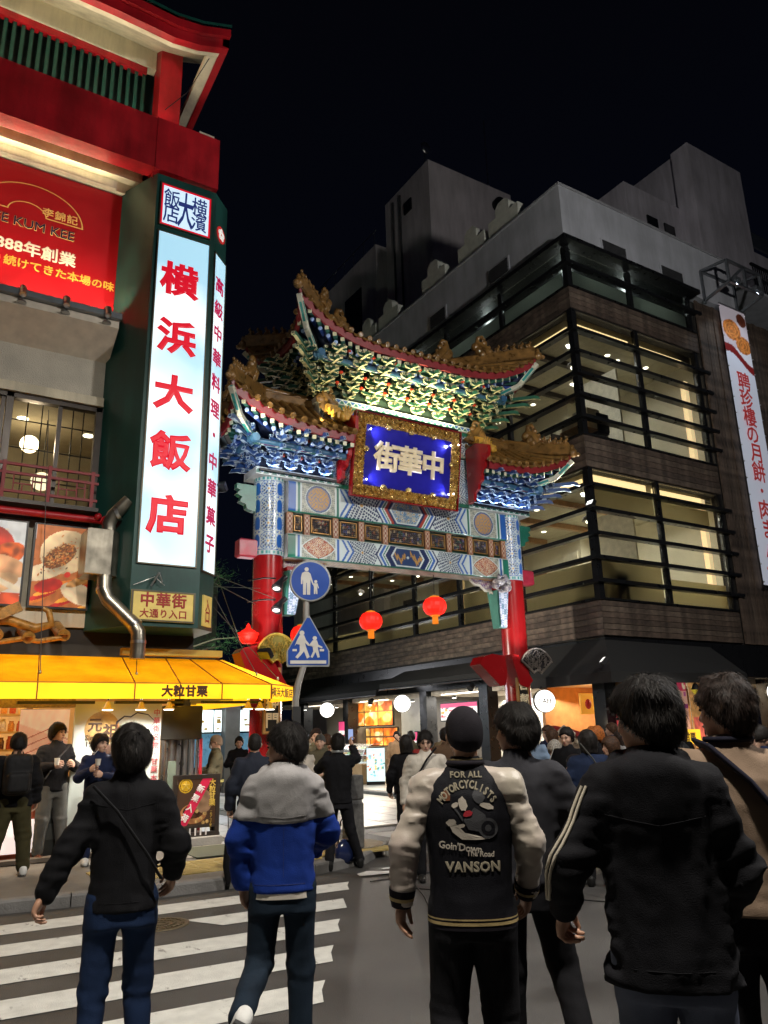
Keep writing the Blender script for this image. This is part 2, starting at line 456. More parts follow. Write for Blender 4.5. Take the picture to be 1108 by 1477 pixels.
for r in (0.21, 0.14, 0.07):
    for k in range(24):
        a0, a1 = 2 * PI * k / 24, 2 * PI * (k + 0.7) / 24
        m.beam((2.32 + r * math.cos(a0), 7.72 + r * math.sin(a0), 0.012), (2.32 + r * math.cos(a1), 7.72 + r * math.sin(a1), 0.012), 0.03, 0.008)
m.build('tread_pattern', iron, t)

KZ = 0.12
kerb_pts = [(-30, 9.25), (0.9, 9.2), (2.7, 8.95), (3.6, 8.92), (4.6, 9.08), (5.5, 9.4), (6.1, 9.95), (6.35, 10.7), (6.4, 11.6), (6.4, 60)]
def inset(pts, d):
    out = []
    for i, p in enumerate(pts):
        a = Vector(pts[max(i - 1, 0)]); b = Vector(pts[min(i + 1, len(pts) - 1)])
        t_ = (b - a).normalized(); nrm = Vector((-t_.y, t_.x))
        out.append((p[0] + nrm.x * d, p[1] + nrm.y * d))
    return out
stone = mat('kerb stone', (0.16, 0.155, 0.15), 0.8, var=0.2, vs=5, bump=0.4, bs=60)
ins = inset(kerb_pts, 0.16)
pm = MB(); poly = ins + [(-30, 60)]
pm.add([(x, y, KZ - 0.012) for x, y in poly] + [(x, y, 0) for x, y in poly], [tuple(range(len(poly)))])
pavement = pm.build('pavement', mat('pavement tarmac', (0.125, 0.115, 0.1), 0.8, var=0.2, vs=4, bump=0.4, bs=140), kind='structure')
tag(pavement, 'raised pavement round the hotel corner')
def kerb(pts, parent, H=KZ, w=0.16, L=0.9):
    P = [Vector((p[0], p[1])) for p in pts]
    for a, b in zip(P[:-1], P[1:]):
        d = b - a; n = max(1, int(round(d.length / L)))
        if n > 14: n = 14
        for k in range(n):
            u = a + d * (k / n); v = a + d * ((k + 1) / n)
            if d.length > 20: u = b - d.normalized() * L * (n - k); v = b - d.normalized() * L * (n - k - 1)
            e = (v - u).normalized() * 0.006; nr = Vector((-e.y, e.x)).normalized()
            u = u + e; v = v - e
            q = [(u.x, u.y), (v.x, v.y), (v.x + nr.x * w, v.y + nr.y * w), (u.x + nr.x * w, u.y + nr.y * w)]
            c = 0.02
            vv = [(*p, -0.02) for p in q] + [(*p, H - c) for p in q] + [(q[0][0] + nr.x * c, q[0][1] + nr.y * c, H), (q[1][0] + nr.x * c, q[1][1] + nr.y * c, H), (*q[2], H), (*q[3], H)]
            ff = [(0, 1, 5, 4), (1, 2, 6, 5), (2, 3, 7, 6), (3, 0, 4, 7), (4, 5, 9, 8), (5, 6, 10, 9), (6, 7, 11, 10), (7, 4, 8, 11), (8, 9, 10, 11)]
            MB().add(vv, ff).build('kerb_stone', stone, parent)
kerb(kerb_pts[:-1] + [(6.4, 19.0)], pavement)
def tile_mesh(w, d, h, mt, gap=0.006):
    return MB().bevbox(-w / 2 + gap, w / 2 - gap, -d / 2 + gap, d / 2 - gap, -h, 0, 0.006).mesh('paving_tile', mt)
tilec = [mat('tile %d' % i, c, 0.42, var=0.18, vs=4, bump=0.15, bs=50) for i, c in enumerate([(0.27, 0.25, 0.22), (0.22, 0.21, 0.19), (0.31, 0.28, 0.24)])]
tmesh = [tile_mesh(0.6, 0.6, 0.03, c) for c in tilec]
for i in range(5):
    for j in range(14):
        x = 3.75 + 0.6 * i; y = 10.95 + 0.6 * j
        if x + 0.3 > 6.24 or (x < 4.6 and y > 12.0): continue
        place('paving_tile', tmesh[(i * 7 + j * 3 + (i * j) % 2) % 3], pavement, (x, y, KZ + 0.002 + random.uniform(-0.001, 0.002)))
tac = mat('tactile yellow', (0.36, 0.27, 0.09), 0.7, var=0.2, vs=9)
tm = MB().bevbox(-0.147, 0.147, -0.147, 0.147, -0.03, 0, 0.004)
for k in range(5): tm.bevbox(-0.13, 0.13, -0.12 + 0.055 * k, -0.1 + 0.055 * k + 0.005, 0, 0.006, 0.002)
tacm = tm.mesh('tactile_tile', tac)
for i in range(9):
    for j in range(3):
        place('tactile_tile', tacm, pavement, (2.35 + 0.3 * i, 9.62 + 0.3 * j + 0.0, KZ + 0.002))
tm = MB().bevbox(-0.147, 0.147, -0.147, 0.147, -0.03, 0, 0.004)
for a in range(5):
    for b in range(5): tm.lathe([(0.016, 0), (0.011, 0.005)], (-0.11 + 0.055 * a, -0.11 + 0.055 * b, 0), 6)
dotm = tm.mesh('tactile_tile', tac)
for i in range(4):
    for j in range(3): place('tactile_tile', dotm, pavement, (5.05 + 0.3 * i, 9.75 + 0.3 * j, KZ + 0.002))
cx, cy = 5.75, 10.35
t = thing('round_paving_inset', 'large round patterned cover in the pavement at the corner by the posts', 'ground cover plate', (cx, cy, KZ))
MB().lathe([(0.58, -0.01), (0.58, 0.004), (0.55, 0.005)], (cx, cy, KZ), 40).build('rim', mat('inset rim', (0.06, 0.055, 0.05), 0.6), t)
m = MB()
for i in range(-9, 10):
    for j in range(-9, 10):
        if (i * i + j * j) * 0.0575 ** 2 < 0.5 ** 2: m.box(cx + i * 0.0575 - 0.02, cx + i * 0.0575 + 0.02, cy + j * 0.0575 - 0.02, cy + j * 0.0575 + 0.02, KZ + 0.004, KZ + 0.01)
m.build('stud_pattern', mat('inset stud', (0.28, 0.22, 0.14), 0.6, var=0.2), t)

stp = MB().add([(6.4, 12.6, 0.006), (11.2, 12.6, 0.006), (11.2, 60, 0.006), (6.4, 60, 0.006)], [(0, 1, 2, 3)]).build('side_street', mat('street joint', (0.1, 0.095, 0.09), 0.8), kind='structure')
tag(stp, 'stone paved side street running through the gate')
big = [tile_mesh(0.8, 0.6, 0.03, c) for c in tilec]
for i in range(6):
    for j in range(22):
        y = 12.95 + 0.61 * j
        place('paving_stone', big[(i * 5 + j * 3) % 3], stp, (6.82 + 0.8 * i, y, 0.03 + random.uniform(-0.001, 0.002)))
pr = MB().add([(11.36, 10.2, KZ - 0.01), (60, 10.2, KZ - 0.01), (60, 13.5, KZ - 0.01), (13.6, 13.5, KZ - 0.01), (13.6, 60, KZ - 0.01), (11.36, 60, KZ - 0.01)], [(0, 1, 2, 3, 4, 5)]).build('pavement', mat('pavement tarmac'), kind='structure')
tag(pr, 'raised pavement along the timber clad building')
kp = [(11.2, 34), (11.2, 11.2), (11.5, 10.4), (12.3, 10.05), (14, 10.05), (30, 10.05)]
kerb(kp, pr)
for i in range(3):
    for j in range(20):
        place('paving_tile', tmesh[(i + j * 2) % 3], pr, (11.7 + 0.6 * i, 13.2 + 0.6 * j, KZ + 0.004))
for i in range(16):
    for j in range(3):
        place('paving_tile', tmesh[(i + j) % 3], pr, (12.4 + 0.6 * i, 10.6 + 0.6 * j, KZ + 0.004))
c = MB()
c.add([(4.95, 8.62, 0.012), (5.3, 8.5, 0.02), (5.42, 8.66, 0.01), (5.12, 8.75, 0.03), (5.0, 8.78, 0.008)], [(0, 1, 3, 4), (1, 2, 3)])
c.add([(4.95, 8.62, 0.010), (5.3, 8.5, 0.018), (5.42, 8.66, 0.008), (5.12, 8.75, 0.028), (5.0, 8.78, 0.006)], [(4, 3, 1, 0), (3, 2, 1)])
tag(c.build('paper_sheet', mat('paper', (0.7, 0.7, 0.68), 0.7)), 'crumpled white paper lying on the road by the kerb', 'paper')
c = MB().bevbox(5.42, 5.6, 8.86, 8.9, 0.003, 0.012, 0.003)
tag(c.build('paper_scrap', mat('paper')), 'small thin white scrap on the asphalt beside the larger paper', 'paper')

def stone_post(x, y, h, label):
    t = thing('bollard', label, 'bollard', (x, y, KZ), 'stone posts at the corner')
    g = mat('post granite', (0.09, 0.088, 0.085), 0.7, var=0.3, vs=20, bump=0.2)
    MB().bevbox(x - 0.11, x + 0.11, y - 0.11, y + 0.11, KZ, KZ + h * 0.62, 0.012).build('shaft', g, t)
    MB().bevbox(x - 0.095, x + 0.095, y - 0.095, y + 0.095, KZ + h * 0.62, KZ + h * 0.66, 0.004).build('neck', mat('post band', (0.35, 0.35, 0.34), 0.4, 0.6), t)
    MB().bevbox(x - 0.11, x + 0.11, y - 0.11, y + 0.11, KZ + h * 0.66, KZ + h, 0.012).build('cap', g, t)
stone_post(5.62, 9.95, 0.95, 'square dark stone post nearer the kerb beside the man photographing')
stone_post(6.1, 11.6, 0.95, 'square dark stone post behind the other one at the corner')
# ---- timber clad corner building (right)
RB = thing('corner_building', 'dark timber clad corner building with glowing louvred windows behind the gate', 'building', (13.33, 12.1, 0))
plank_m = [mat('old plank %d' % i, c, 0.75, var=0.35, vs=5, bump=0.4, bs=70, col2=c2) for i, (c, c2) in enumerate([((0.035, 0.024, 0.018), (0.14, 0.1, 0.075)), ((0.045, 0.033, 0.025), (0.16, 0.12, 0.09)), ((0.028, 0.019, 0.015), (0.11, 0.08, 0.06))])]
dark_alu = mat('dark aluminium', (0.014, 0.015, 0.017), 0.3, 0.4, var=0.1)
plaster = mat('grey render', (0.4, 0.42, 0.46), 0.8, var=0.1, vs=1.2, bump=0.15, bs=25, dirt=.14)
glass = mat('window glass', (0.9, 0.95, 0.93), 0.03, var=0, trans=1.0, spec=0.5)
inner_wall = mat('inner wall', (0.62, 0.58, 0.47), 0.8, var=0.2, vs=.6)
inner_ceil = mat('inner ceiling', (0.4, 0.37, 0.28), 0.8, var=0.1)
glowstrip = mat('glow strip', (1, 0.8, 0.5), emit=(1, 0.72, 0.34), es=1.5, var=0)
glowspot = mat('glow spot', (1, 0.9, 0.7), emit=(1, 0.92, 0.72), es=6, var=0)
X0, Y0, X1, Y1 = 13.33, 12.1, 18.4, 30.0
bandz = [(3.6, 4.4), (7.6, 8.4), (11.84, 12.45)]
L_face = lambda y0, y1, z0, z1, d: (X0 - d, X0, y0, y1, z0, z1)
for z0, z1 in bandz:
    bx('spandrel', mat('spandrel', (0.02, 0.018, 0.016), 0.8), RB, X0 + 0.02, X0 + 0.3, Y0 + 0.02, Y1, z0 - 0.02, z1 + 0.02)
    bx('spandrel', mat('spandrel'), RB, X0 + 0.302, X1, Y0 + 0.02, Y0 + 0.3, z0 - 0.02, z1 + 0.02)
    bx('floor_slab', inner_ceil, RB, X0 + 0.302, X1 + 6, Y0 + 0.302, Y1, z0 + 0.15, z1 - 0.15)
pm_cache = {}
def plank(axis, a, L, z, h, mi):
    """one horizontal board on the left (axis y) or right (axis x) face"""
    key = (axis, round(L, 2), round(h, 3), mi)
    if key not in pm_cache:
        b = MB()
        if axis == 'y': b.bevbox(-0.03, 0, 0.003, L - 0.003, 0.004, h - 0.004, 0.004)
        else: b.bevbox(0.003, L - 0.003, -0.03, 0, 0.004, h - 0.004, 0.004)
        pm_cache[key] = b.mesh('cladding_plank', plank_m[mi])
    place('cladding_plank', pm_cache[key], RB, (X0, a, z) if axis == 'y' else (a, Y0, z))
for bi, (z0, z1) in enumerate(bandz):
    n = 6 if bi == 0 else (5 if bi == 1 else 4)
    h = (z1 - z0) / n
    for r in range(n):
        y = Y0 - 0.03; k = 0
        while y < 27:
            L = 3.4
            if k == 0: L = 1.3 + 0.8 * (r % 3)
            plank('y', y, L, z0 + r * h, h, (r * 2 + k * 5 + bi) % 3); y += L; k += 1
        x = X0; k = 0
        while x < X1 - 0.2:
            L = X1 - x
            plank('x', x, L, z0 + r * h, h, (r + k * 2 + bi) % 3); x += L; k += 1
    bx('band_trim', dark_alu, RB, X0 - 0.07, X0 - 0.002, Y0 - 0.07, Y1, z1 + 0.002, z1 + 0.05)
    bx('band_trim', dark_alu, RB, X0 - 0.07 + 0.07, X1, Y0 - 0.07, Y0 - 0.002, z1 + 0.002, z1 + 0.05)
def window_storey(z0, z1, fins, mull_y, mull_x, zi):
    ymax = 27.0
    for y in mull_y:
        bx('mullion', dark_alu, RB, X0 - 0.03, X0 + 0.1, y - 0.06, y + 0.06, z0, z1)
    for x in mull_x:
        bx('mullion', dark_alu, RB, x - 0.06, x + 0.06, Y0 - 0.03, Y0 + 0.1, z0, z1)
    ys = [Y0 + 0.1] + list(mull_y) + [ymax]
    for a, b in zip(ys[:-1], ys[1:]):
        bx('pane', glass, RB, X0 + 0.035, X0 + 0.045, a + 0.07, b - 0.07, z0 + 0.03, z1 - 0.03)
    xs = [X0 + 0.1] + list(mull_x)
    for a, b in zip(xs[:-1], xs[1:]):
        bx('pane', glass, RB, a + 0.07, b - 0.07, Y0 + 0.035, Y0 + 0.045, z0 + 0.03, z1 - 0.03)
    bx('corner_post', dark_alu, RB, X0 - 0.035, X0 + 0.13, Y0 - 0.035, Y0 + 0.13, z0, z1)
    for z in fins:
        fl = MB().box(X0 - 0.16, X0 + 0.03, Y0 - 0.16, ymax, z - 0.045, z + 0.045)
        fl.build('louvre', dark_alu, RB)
        MB().box(X0 + 0.032, X1 + 0.18, Y0 - 0.16, Y0 + 0.03, z - 0.045, z + 0.045).build('louvre', dark_alu, RB)
my = [14.7, 17.3, 19.6, 22.2, 24.8]
window_storey(4.45, 7.58, [4.83, 5.37, 5.94, 6.53, 7.12], my, [15.78, 18.3], 0)
window_storey(8.45, 11.82, [8.85, 9.42, 10.0, 10.58, 11.2], my, [15.7, 18.2], 1)
window_storey(12.5, 13.62, [13.1], my, [15.7, 18.2], 2)
def room(z0, z1, pw, colr, seed):
    rnd = random.Random(seed)
    bx('inner_wall', inner_wall, RB, X0 + 4.0, X0 + 4.1, Y0 + 4.2, Y1, z0, z1)
    bx('inner_wall', inner_wall, RB, X0 + 4.102, X1 + 5, Y0 + 4.2, Y0 + 4.3, z0, z1)
    bx('inner_wall', inner_wall, RB, X1 + 0.1, X1 + 0.2, Y0 + 0.31, Y0 + 4.19, z0, z1)
    bx('inner_ceiling', inner_ceil, RB, X0 + 0.4, X1 + 0.09, Y0 + 0.4, Y1 - 0.1, z1 - 0.3, z1 - 0.05)
    for i in range(9):
        for j in range(2):
            x = X0 + 1.2 + 1.9 * j; y = Y0 + 1.3 + 1.75 * i
            MB().lathe([(0.07, -0.01), (0.075, 0)], (x, y, z1 - 0.3), 12).build('downlight', glowspot, RB)
    for i in range(2): MB().lathe([(0.07, -0.01), (0.075, 0)], (X0 + 2.6 + 1.6 * i, Y0 + 1.2, z1 - 0.3), 12).build('downlight', glowspot, RB)
    for (dx, dy) in ((1.2, 1.3), (3.1, 1.3), (1.2, 4.8), (3.1, 3.0), (1.2, 8.3), (1.2, 11.8)): spot('room_light', (X0 + dx, Y0 + dy, z1 - .33), (X0 + dx, Y0 + dy, 0), pw, colr, 165, 1.0, .06)
    wc = [mat('panel wood', (.28, .15, .07), .5, var=.3, vs=3), mat('panel pale', (.62, .58, .48), .7), mat('panel dark', (.05, .04, .035), .5), mat('panel amber', (.5, .33, .14), .6)]
    for k in range(11):
        y = Y0 + 4.5 + k * 1.25 if k > 0 else Y0 + 4.32; bx('wall_panel', wc[(k * 3 + seed) % 4], RB, X0 + 3.94, X0 + 3.995, y, y + rnd.uniform(.6, 1.1), z0 + (0 if k % 2 else .9), z0 + rnd.uniform(2.0, 2.7))
    for k in range(6):
        x = X0 + 4.3 + k * .9; bx('wall_panel', wc[(k + seed) % 4], RB, x, x + rnd.uniform(.4, .7), Y0 + 4.14, Y0 + 4.195, z0 + (.8 if k % 2 else 0), z0 + rnd.uniform(1.9, 2.6))
    for k in range(8): bx('ceiling_beam', wc[0 if seed == 1 else 2], RB, X0 + .45, X0 + 3.9, Y0 + 2.0 + k * 1.75, Y0 + 2.14 + k * 1.75, z1 - .46, z1 - .31)
    bx('partition', wc[1], RB, X0 + 2.5, X0 + 2.56, Y0 + .9, Y0 + 2.4, z0, z0 + 2.9); bx('partition', wc[3], RB, X0 + .9, X0 + 1.0, Y0 + 6.2, Y0 + 7.4, z0, z0 + 2.6)
    for k in range(7):
        tx, ty = X0 + .95 + (k % 2) * .5, Y0 + 1.0 + k * 1.9
        m = MB().box(tx - .35, tx + .35, ty - .35, ty + .35, z0 + .72, z0 + .76)
        for a_ in (-.3, .3):
            for b2 in (-.3, .3): m.box(tx + a_ - .02, tx + a_ + .02, ty + b2 - .02, ty + b2 + .02, z0, z0 + .72)
        m.build('table', wc[0], RB)
        for sg in (-1, 1):
            m = MB().box(tx - .2, tx + .2, ty + sg * .6 - .2, ty + sg * .6 + .2, z0 + .42, z0 + .47).box(tx - .2, tx + .2, ty + sg * .8 - .02, ty + sg * .8 + .02, z0 + .47, z0 + .95).box(tx - .18, tx + .18, ty + sg * .6 - .18, ty + sg * .6 + .18, z0, z0 + .05)
            m.build('chair', wc[2], RB)
        if k % 2 == 0:
            MB().lathe([(.16, 0), (.12, .1), (.03, .16)], (tx, ty, z1 - 1.15), 12).build('pendant', wc[2], RB); MB().ball((tx, ty, z1 - 1.17), (.06, .06, .05), 8).build('pendant_bulb', glowspot, RB)
    for k in range(9):
        y = Y0 + 0.9 + k * 1.35 + rnd.uniform(-0.2, 0.2); w = rnd.uniform(0.5, 1.0); hh = rnd.uniform(0.5, 1.3)
        cc = rnd.choice([(0.5, 0.3, 0.12), (0.2, 0.22, 0.25), (0.45, 0.42, 0.36), (0.25, 0.12, 0.06), (0.55, 0.5, 0.4)])
        m = MB().bevbox(X0 + 1.2, X0 + 1.9, y, y + w, z0, z0 + hh, 0.02).bevbox(X0 + 1.25, X0 + 1.7, y + 0.05, y + w * 0.6, z0 + hh, z0 + hh + 0.3, 0.02)
        m.build('cabinet', mat('cab %d' % (k % 4) if k < 4 else 'cab %d' % (k % 4), cc, 0.6), RB)
    for k in range(4):
        x = X0 + 0.9 + k * 1.1 + rnd.uniform(-0.1, 0.1)
        MB().bevbox(x, x + 0.5, Y0 + 1.6, Y0 + 2.2, z0, z0 + rnd.uniform(0.6, 1.2), 0.02).build('cabinet', mat('cab %d' % (k % 4)), RB)
blind_att = backlit_cloth('attic blind', (0.5, 0.52, 0.48))
room(4.25, 7.75, 640, (1, 0.94, 0.8), 1)
room(8.25, 12.0, 270, (1, 0.96, 0.86), 3)
bx('roller_blind', blind_att, RB, X0 + 0.12, X0 + 0.14, Y0 + 0.3, 27, 12.47, 13.05)
bx('roller_blind', blind_att, RB, X0 + 0.3, X1, Y0 + 0.12, Y0 + 0.14, 12.47, 13.05)
for p_ in ((14.6, 13.3), (16.8, 13.1), (14.4, 16.5), (14.4, 20.5)): point('attic_light', (p_[0], p_[1], 13.3), 22, (.85, .95, .9), .1)
blind = backlit_cloth('roller blind', (0.62, 0.56, 0.4))
for a, b in zip([Y0 + 0.1] + my, my + [27.0]):
    bx('roller_blind', blind, RB, X0 + 0.1, X0 + 0.12, a + 0.08, b - 0.08, 4.47, 5.32 if a < 20 else 5.0)
bx('roller_blind', blind, RB, X0 + 0.3, 15.7, Y0 + 0.12, Y0 + 0.14, 4.47, 5.35)
bx('roller_blind', blind, RB, 15.86, 18.2, Y0 + 0.12, Y0 + 0.14, 4.47, 5.1)
bx('roller_blind', blind, RB, X0 + 0.3, 15.7, Y0 + 0.12, Y0 + 0.14, 6.6, 7.1)
bx('roller_blind', blind, RB, 15.86, 17.9, Y0 + 0.12, Y0 + 0.14, 6.6, 7.1)
for z in (7.3, 11.5):
    bx('cove_strip', glowstrip, RB, X0 + 0.3, 15.6, Y0 + 0.2, Y0 + 0.24, z, z + (0.2 if z < 8 else 0.07))
    bx('cove_strip', glowstrip, RB, 15.85, 17.8, Y0 + 0.2, Y0 + 0.24, z, z + (0.16 if z < 8 else 0.05))
    bx('cove_strip', glowstrip, RB, X0 + 0.2, X0 + 0.24, Y0 + 0.4, 14.6, z, z + (0.12 if z < 8 else 0.04))
bx('light_column', mat('amber column', (0.9, 0.6, 0.3), emit=(1, 0.72, 0.38), es=0.9, var=0), RB, 17.95, 18.1, Y0 + 0.3, Y0 + 0.45, 4.5, 7.5)
bx('light_column', mat('amber column'), RB, 17.95, 18.1, Y0 + 0.3, Y0 + 0.45, 8.5, 11.0)
bx('attic_canopy', dark_alu, RB, X0 - 0.3, X1 + 0.05, Y0 - 0.3, Y1, 13.64, 13.76)
MB().box(X0 - 0.02, X0 + 0.25, Y0 - 0.02, Y1, 13.762, 15.5).build('parapet', plaster, RB)
MB().box(X0 + 0.252, 20.6, Y0 - 0.02, Y0 + 0.25, 13.762, 15.5).build('parapet', plaster, RB)
bx('coping', mat('coping', (0.3, 0.31, 0.33), 0.7), RB, X0 - 0.06, X0 + 0.3, Y0 - 0.06, Y1, 15.502, 15.56)
bx('coping', mat('coping'), RB, X0 + 0.302, 20.64, Y0 - 0.06, Y0 + 0.3, 15.502, 15.56)
bx('roof', plaster, RB, X0 + 0.26, 30, Y0 + 0.26, Y1, 15.2, 15.3)
def vent(m4, w, h):
    t = MB()
    fr = MB().box(-w / 2, w / 2, -h / 2, h / 2, 0.003, 0.035); fr.v = [tuple(m4 @ Vector(p)) for p in fr.v]
    o = fr.build('vent_frame', plaster, RB)
    s = MB()
    for k in range(9):
        z = -h / 2 + 0.06 + k * (h - 0.1) / 9
        s.box(-w / 2 + 0.05, w / 2 - 0.05, z, z + (h - 0.1) / 18, 0.036, 0.06)
    s.v = [tuple(m4 @ Vector(p)) for p in s.v]
    s.build('vent_slats', mat('vent dark', (0.04, 0.042, 0.045), 0.6), o)
for x in (15.2, 17.6): vent(facing(x, Y0 - 0.02, 14.1), 1.0, 0.5)
for y in (14.6, 17.6, 20.6): vent(facing(X0 - 0.02, y, 14.3, (-1, 0, 0)), 0.9, 0.55)
mer = mat('merlon render', (0.6, 0.62, 0.55), 0.8, var=0.1)
for y in (13.7, 15.2, 17.2, 20.0, 21.5, 23.5):
    m = MB()
    m.prism([(0, 15.57), (1.3, 15.57), (1.3, 16.15), (0.95, 16.15), (0.95, 16.4), (0.8, 16.55), (0.5, 16.55), (0.36, 16.4), (0.36, 16.1), (0, 16.1)],
            Matrix(((0, 0, 1, X0), (1, 0, 0, y), (0, 1, 0, 0), (0, 0, 0, 1))), 0.02, 0.28)
    m.build('parapet_block', mer, RB)
cl = [MB().bevbox(0.004, w - 0.004, -0.05, 0, 0.0, h, 0.004).mesh('cladding_board', plank_m[i % 3]) for i, (w, h) in enumerate([(0.125, 9.95), (0.1, 9.95), (0.15, 9.95), (0.125, 9.95)])]
wd = [0.125, 0.1, 0.15, 0.125]
x = X1 + 0.02; k = 0
while x < 24.6:
    i = (k * 7 + k // 3) % 4
    place('cladding_board', cl[i], RB, (x, Y0 - 0.012 - random.choice([0, 0.01, 0.025, 0.04]), 3.58)); x += wd[i]; k += 1
bx('wall', mat('spandrel'), RB, X1 + 0.001, 24.7, Y0, Y0 + 0.3, 3.56, 13.5)
bx('fascia', dark_alu, RB, X0 + 0.1, 25, Y0 - 0.02, Y0 + 0.3, 2.75, 3.56)
bx('fascia', dark_alu, RB, X0, X0 + 0.098, Y0 - 0.02, Y1, 2.75, 3.56)
canv = mat('black canvas', (0.01, 0.01, 0.01), 0.85, var=0.2)
m = MB()
m.add([(X0 - 0.0, Y0 - 0.03, 3.5), (17.0, Y0 - 0.03, 3.45), (17.0, Y0 - 0.9, 2.75), (X0 - 0.9, Y0 - 0.9, 2.72), (X0 - 0.9, Y0 - 0.9, 2.5), (17.0, Y0 - 0.9, 2.53), (X0 - 0.03, Y0 + 2.4, 3.5), (X0 - 0.9, Y0 + 2.4, 2.72), (X0 - 0.9, Y0 + 2.4, 2.5), (17.0, Y0 - 0.03, 2.6), (X0 - 0.03, Y0 + 2.4, 2.6), (X0 - 0.03, Y0 - 0.03, 2.6)],
      [(0, 1, 2, 3), (3, 2, 5, 4), (0, 3, 7, 6), (3, 4, 8, 7), (1, 9, 5, 2), (6, 7, 8, 10)])
m.build('canopy', canv, RB)
for (ya, yb, zz) in ((15.3, 20.2, 3.15), (20.4, 26.5, 3.0)):
    m = MB().add([(X0 - 0.05, ya, zz + 0.25), (X0 - 0.05, yb, zz + 0.25), (X0 - 0.95, yb, zz - 0.15), (X0 - 0.95, ya, zz - 0.15), (X0 - 0.95, ya, zz - 0.3), (X0 - 0.95, yb, zz - 0.3)], [(0, 1, 2, 3), (3, 2, 5, 4)])
    m.build('canopy', canv, RB)
    MB().tube([(X0 - 0.95, ya, zz - 0.3), (X0 - 0.95, yb, zz - 0.3)], 0.03).build('canopy_bar', black_metal, RB)

def pillar(x, y, w=0.35): bx('pillar', dark_alu, RB, x - w / 2, x + w / 2, y - w / 2, y + w / 2, 0.12, 2.75)
for y in (12.35, 16.4, 19.2, 23.9, 27.3): pillar(X0 + 0.1, y, 0.36)
for x in (15.4, 17.6, 19.4, 22.0): pillar(x, Y0 + 0.16, 0.36)
bx('ceiling', mat('shop ceiling', (0.55, 0.5, 0.42), 0.8), RB, X0 + 0.1, 25, Y0 + 0.35, Y1, 2.6, 2.74)
shop_wall = mat('shop tile wall', (0.6, 0.57, 0.5), 0.35, var=0.06)
bx('inner_wall', shop_wall, RB, X0 + 2.4, X0 + 2.5, Y0 + 3.0, Y1, 0.12, 2.6)
bx('inner_wall', mat('shop wood wall', (0.4, 0.2, 0.08), 0.5, var=0.2), RB, X0 + 0.3, 19.3, Y0 + 2.4, Y0 + 2.5, 0.12, 2.6)
bx('inner_wall', mat('shop dark wall', (0.05, 0.045, 0.04), 0.6), RB, X0 + 0.2, X0 + 2.39, 24.1, 24.2, 0.12, 2.6)
bx('inner_wall', mat('shop dark wall'), RB, X0 + 0.2, X0 + 2.39, 19.3, 19.4, 0.12, 2.6)
bx('tile_front', shop_wall, RB, X0 + 0.12, X0 + 0.2, 19.45, 20.7, 0.12, 2.6)
bx('floor', mat('shop floor', (0.3, 0.28, 0.25), 0.3), RB, X0, 25, Y0 + 0.02, Y1, 0.1, 0.135)
area('shop_light', (X0 + 1.2, 22.3, 2.55), (X0 + 1.0, 22.3, 0), 520, 1.8, 3.5, WARM)
area('shop_light', (X0 + 1.2, 17.6, 2.55), (X0 + 1.0, 17.6, 0), 320, 1.8, 2.5, NEUT)
area('shop_light', (14.9, 13.4, 2.55), (14.6, 12.6, 0), 200, 2.6, 1.5, WARM)
area('shop_light', (18.3, 13.4, 2.55), (18.3, 12.6, 0), 160, 2.2, 1.5, WARM)
area('shop_light', (X0 + 1.2, 26.2, 2.55), (X0 + 1.0, 26.2, 0), 160, 1.8, 3.0, NEUT)
bx('shop_header', mat('shop wood', (0.5, 0.27, 0.12), 0.5, var=0.15), RB, 13.7, 15.2, Y0 + 0.1, Y0 + 0.2, 2.2, 2.62)
bx('door_frame', mat('shop wood'), RB, 13.62, 13.72, Y0 + 0.0, Y0 + 0.15, 0.12, 2.6)

# ---- signs and fittings of the corner building
for i, (x, y) in enumerate(((12.75, 14.6), (12.75, 17.0), (12.75, 19.0), (12.75, 21.4), (12.75, 23.6), (12.75, 26.0), (14.2, 11.5), (16.4, 11.5))):  # added downlights that brighten the pavement below the canopy
    MB().lathe([(.06, 0), (.06, .05)], (x, y, 2.46), 10).build('added_soffit_lamp', black_metal, RB); MB().lathe([(.05, 0), (.05, .004)], (x, y, 2.452), 10).build('added_soffit_lens', mat('lens'), RB)
    spot('added_soffit_light', (x, y, 2.44), (x - (.7 if i < 6 else 0), y - (0 if i < 6 else .6), 0), 150, (1, .95, .86), 140, .8, .05)
for (p_, q_, pw_) in (((12.28, 15.7, 2.62), (8.6, 15.0, 0), 330), ((12.28, 20.6, 2.5), (8.8, 18.5, 0), 450), ((15.6, 11.05, 2.42), (10.4, 7.8, 0), 330)):  # added floods at the canopy edge, lighting street and crowd
    P_ = Vector(p_); d_ = (Vector(q_) - P_).normalized(); MB().tube([P_ - d_ * .16, P_], [.06, .09], 10).build('added_canopy_flood', black_metal, RB); spot('added_canopy_light', P_ + d_ * .03, q_, pw_, (1, .95, .87), 110, .9, .1)
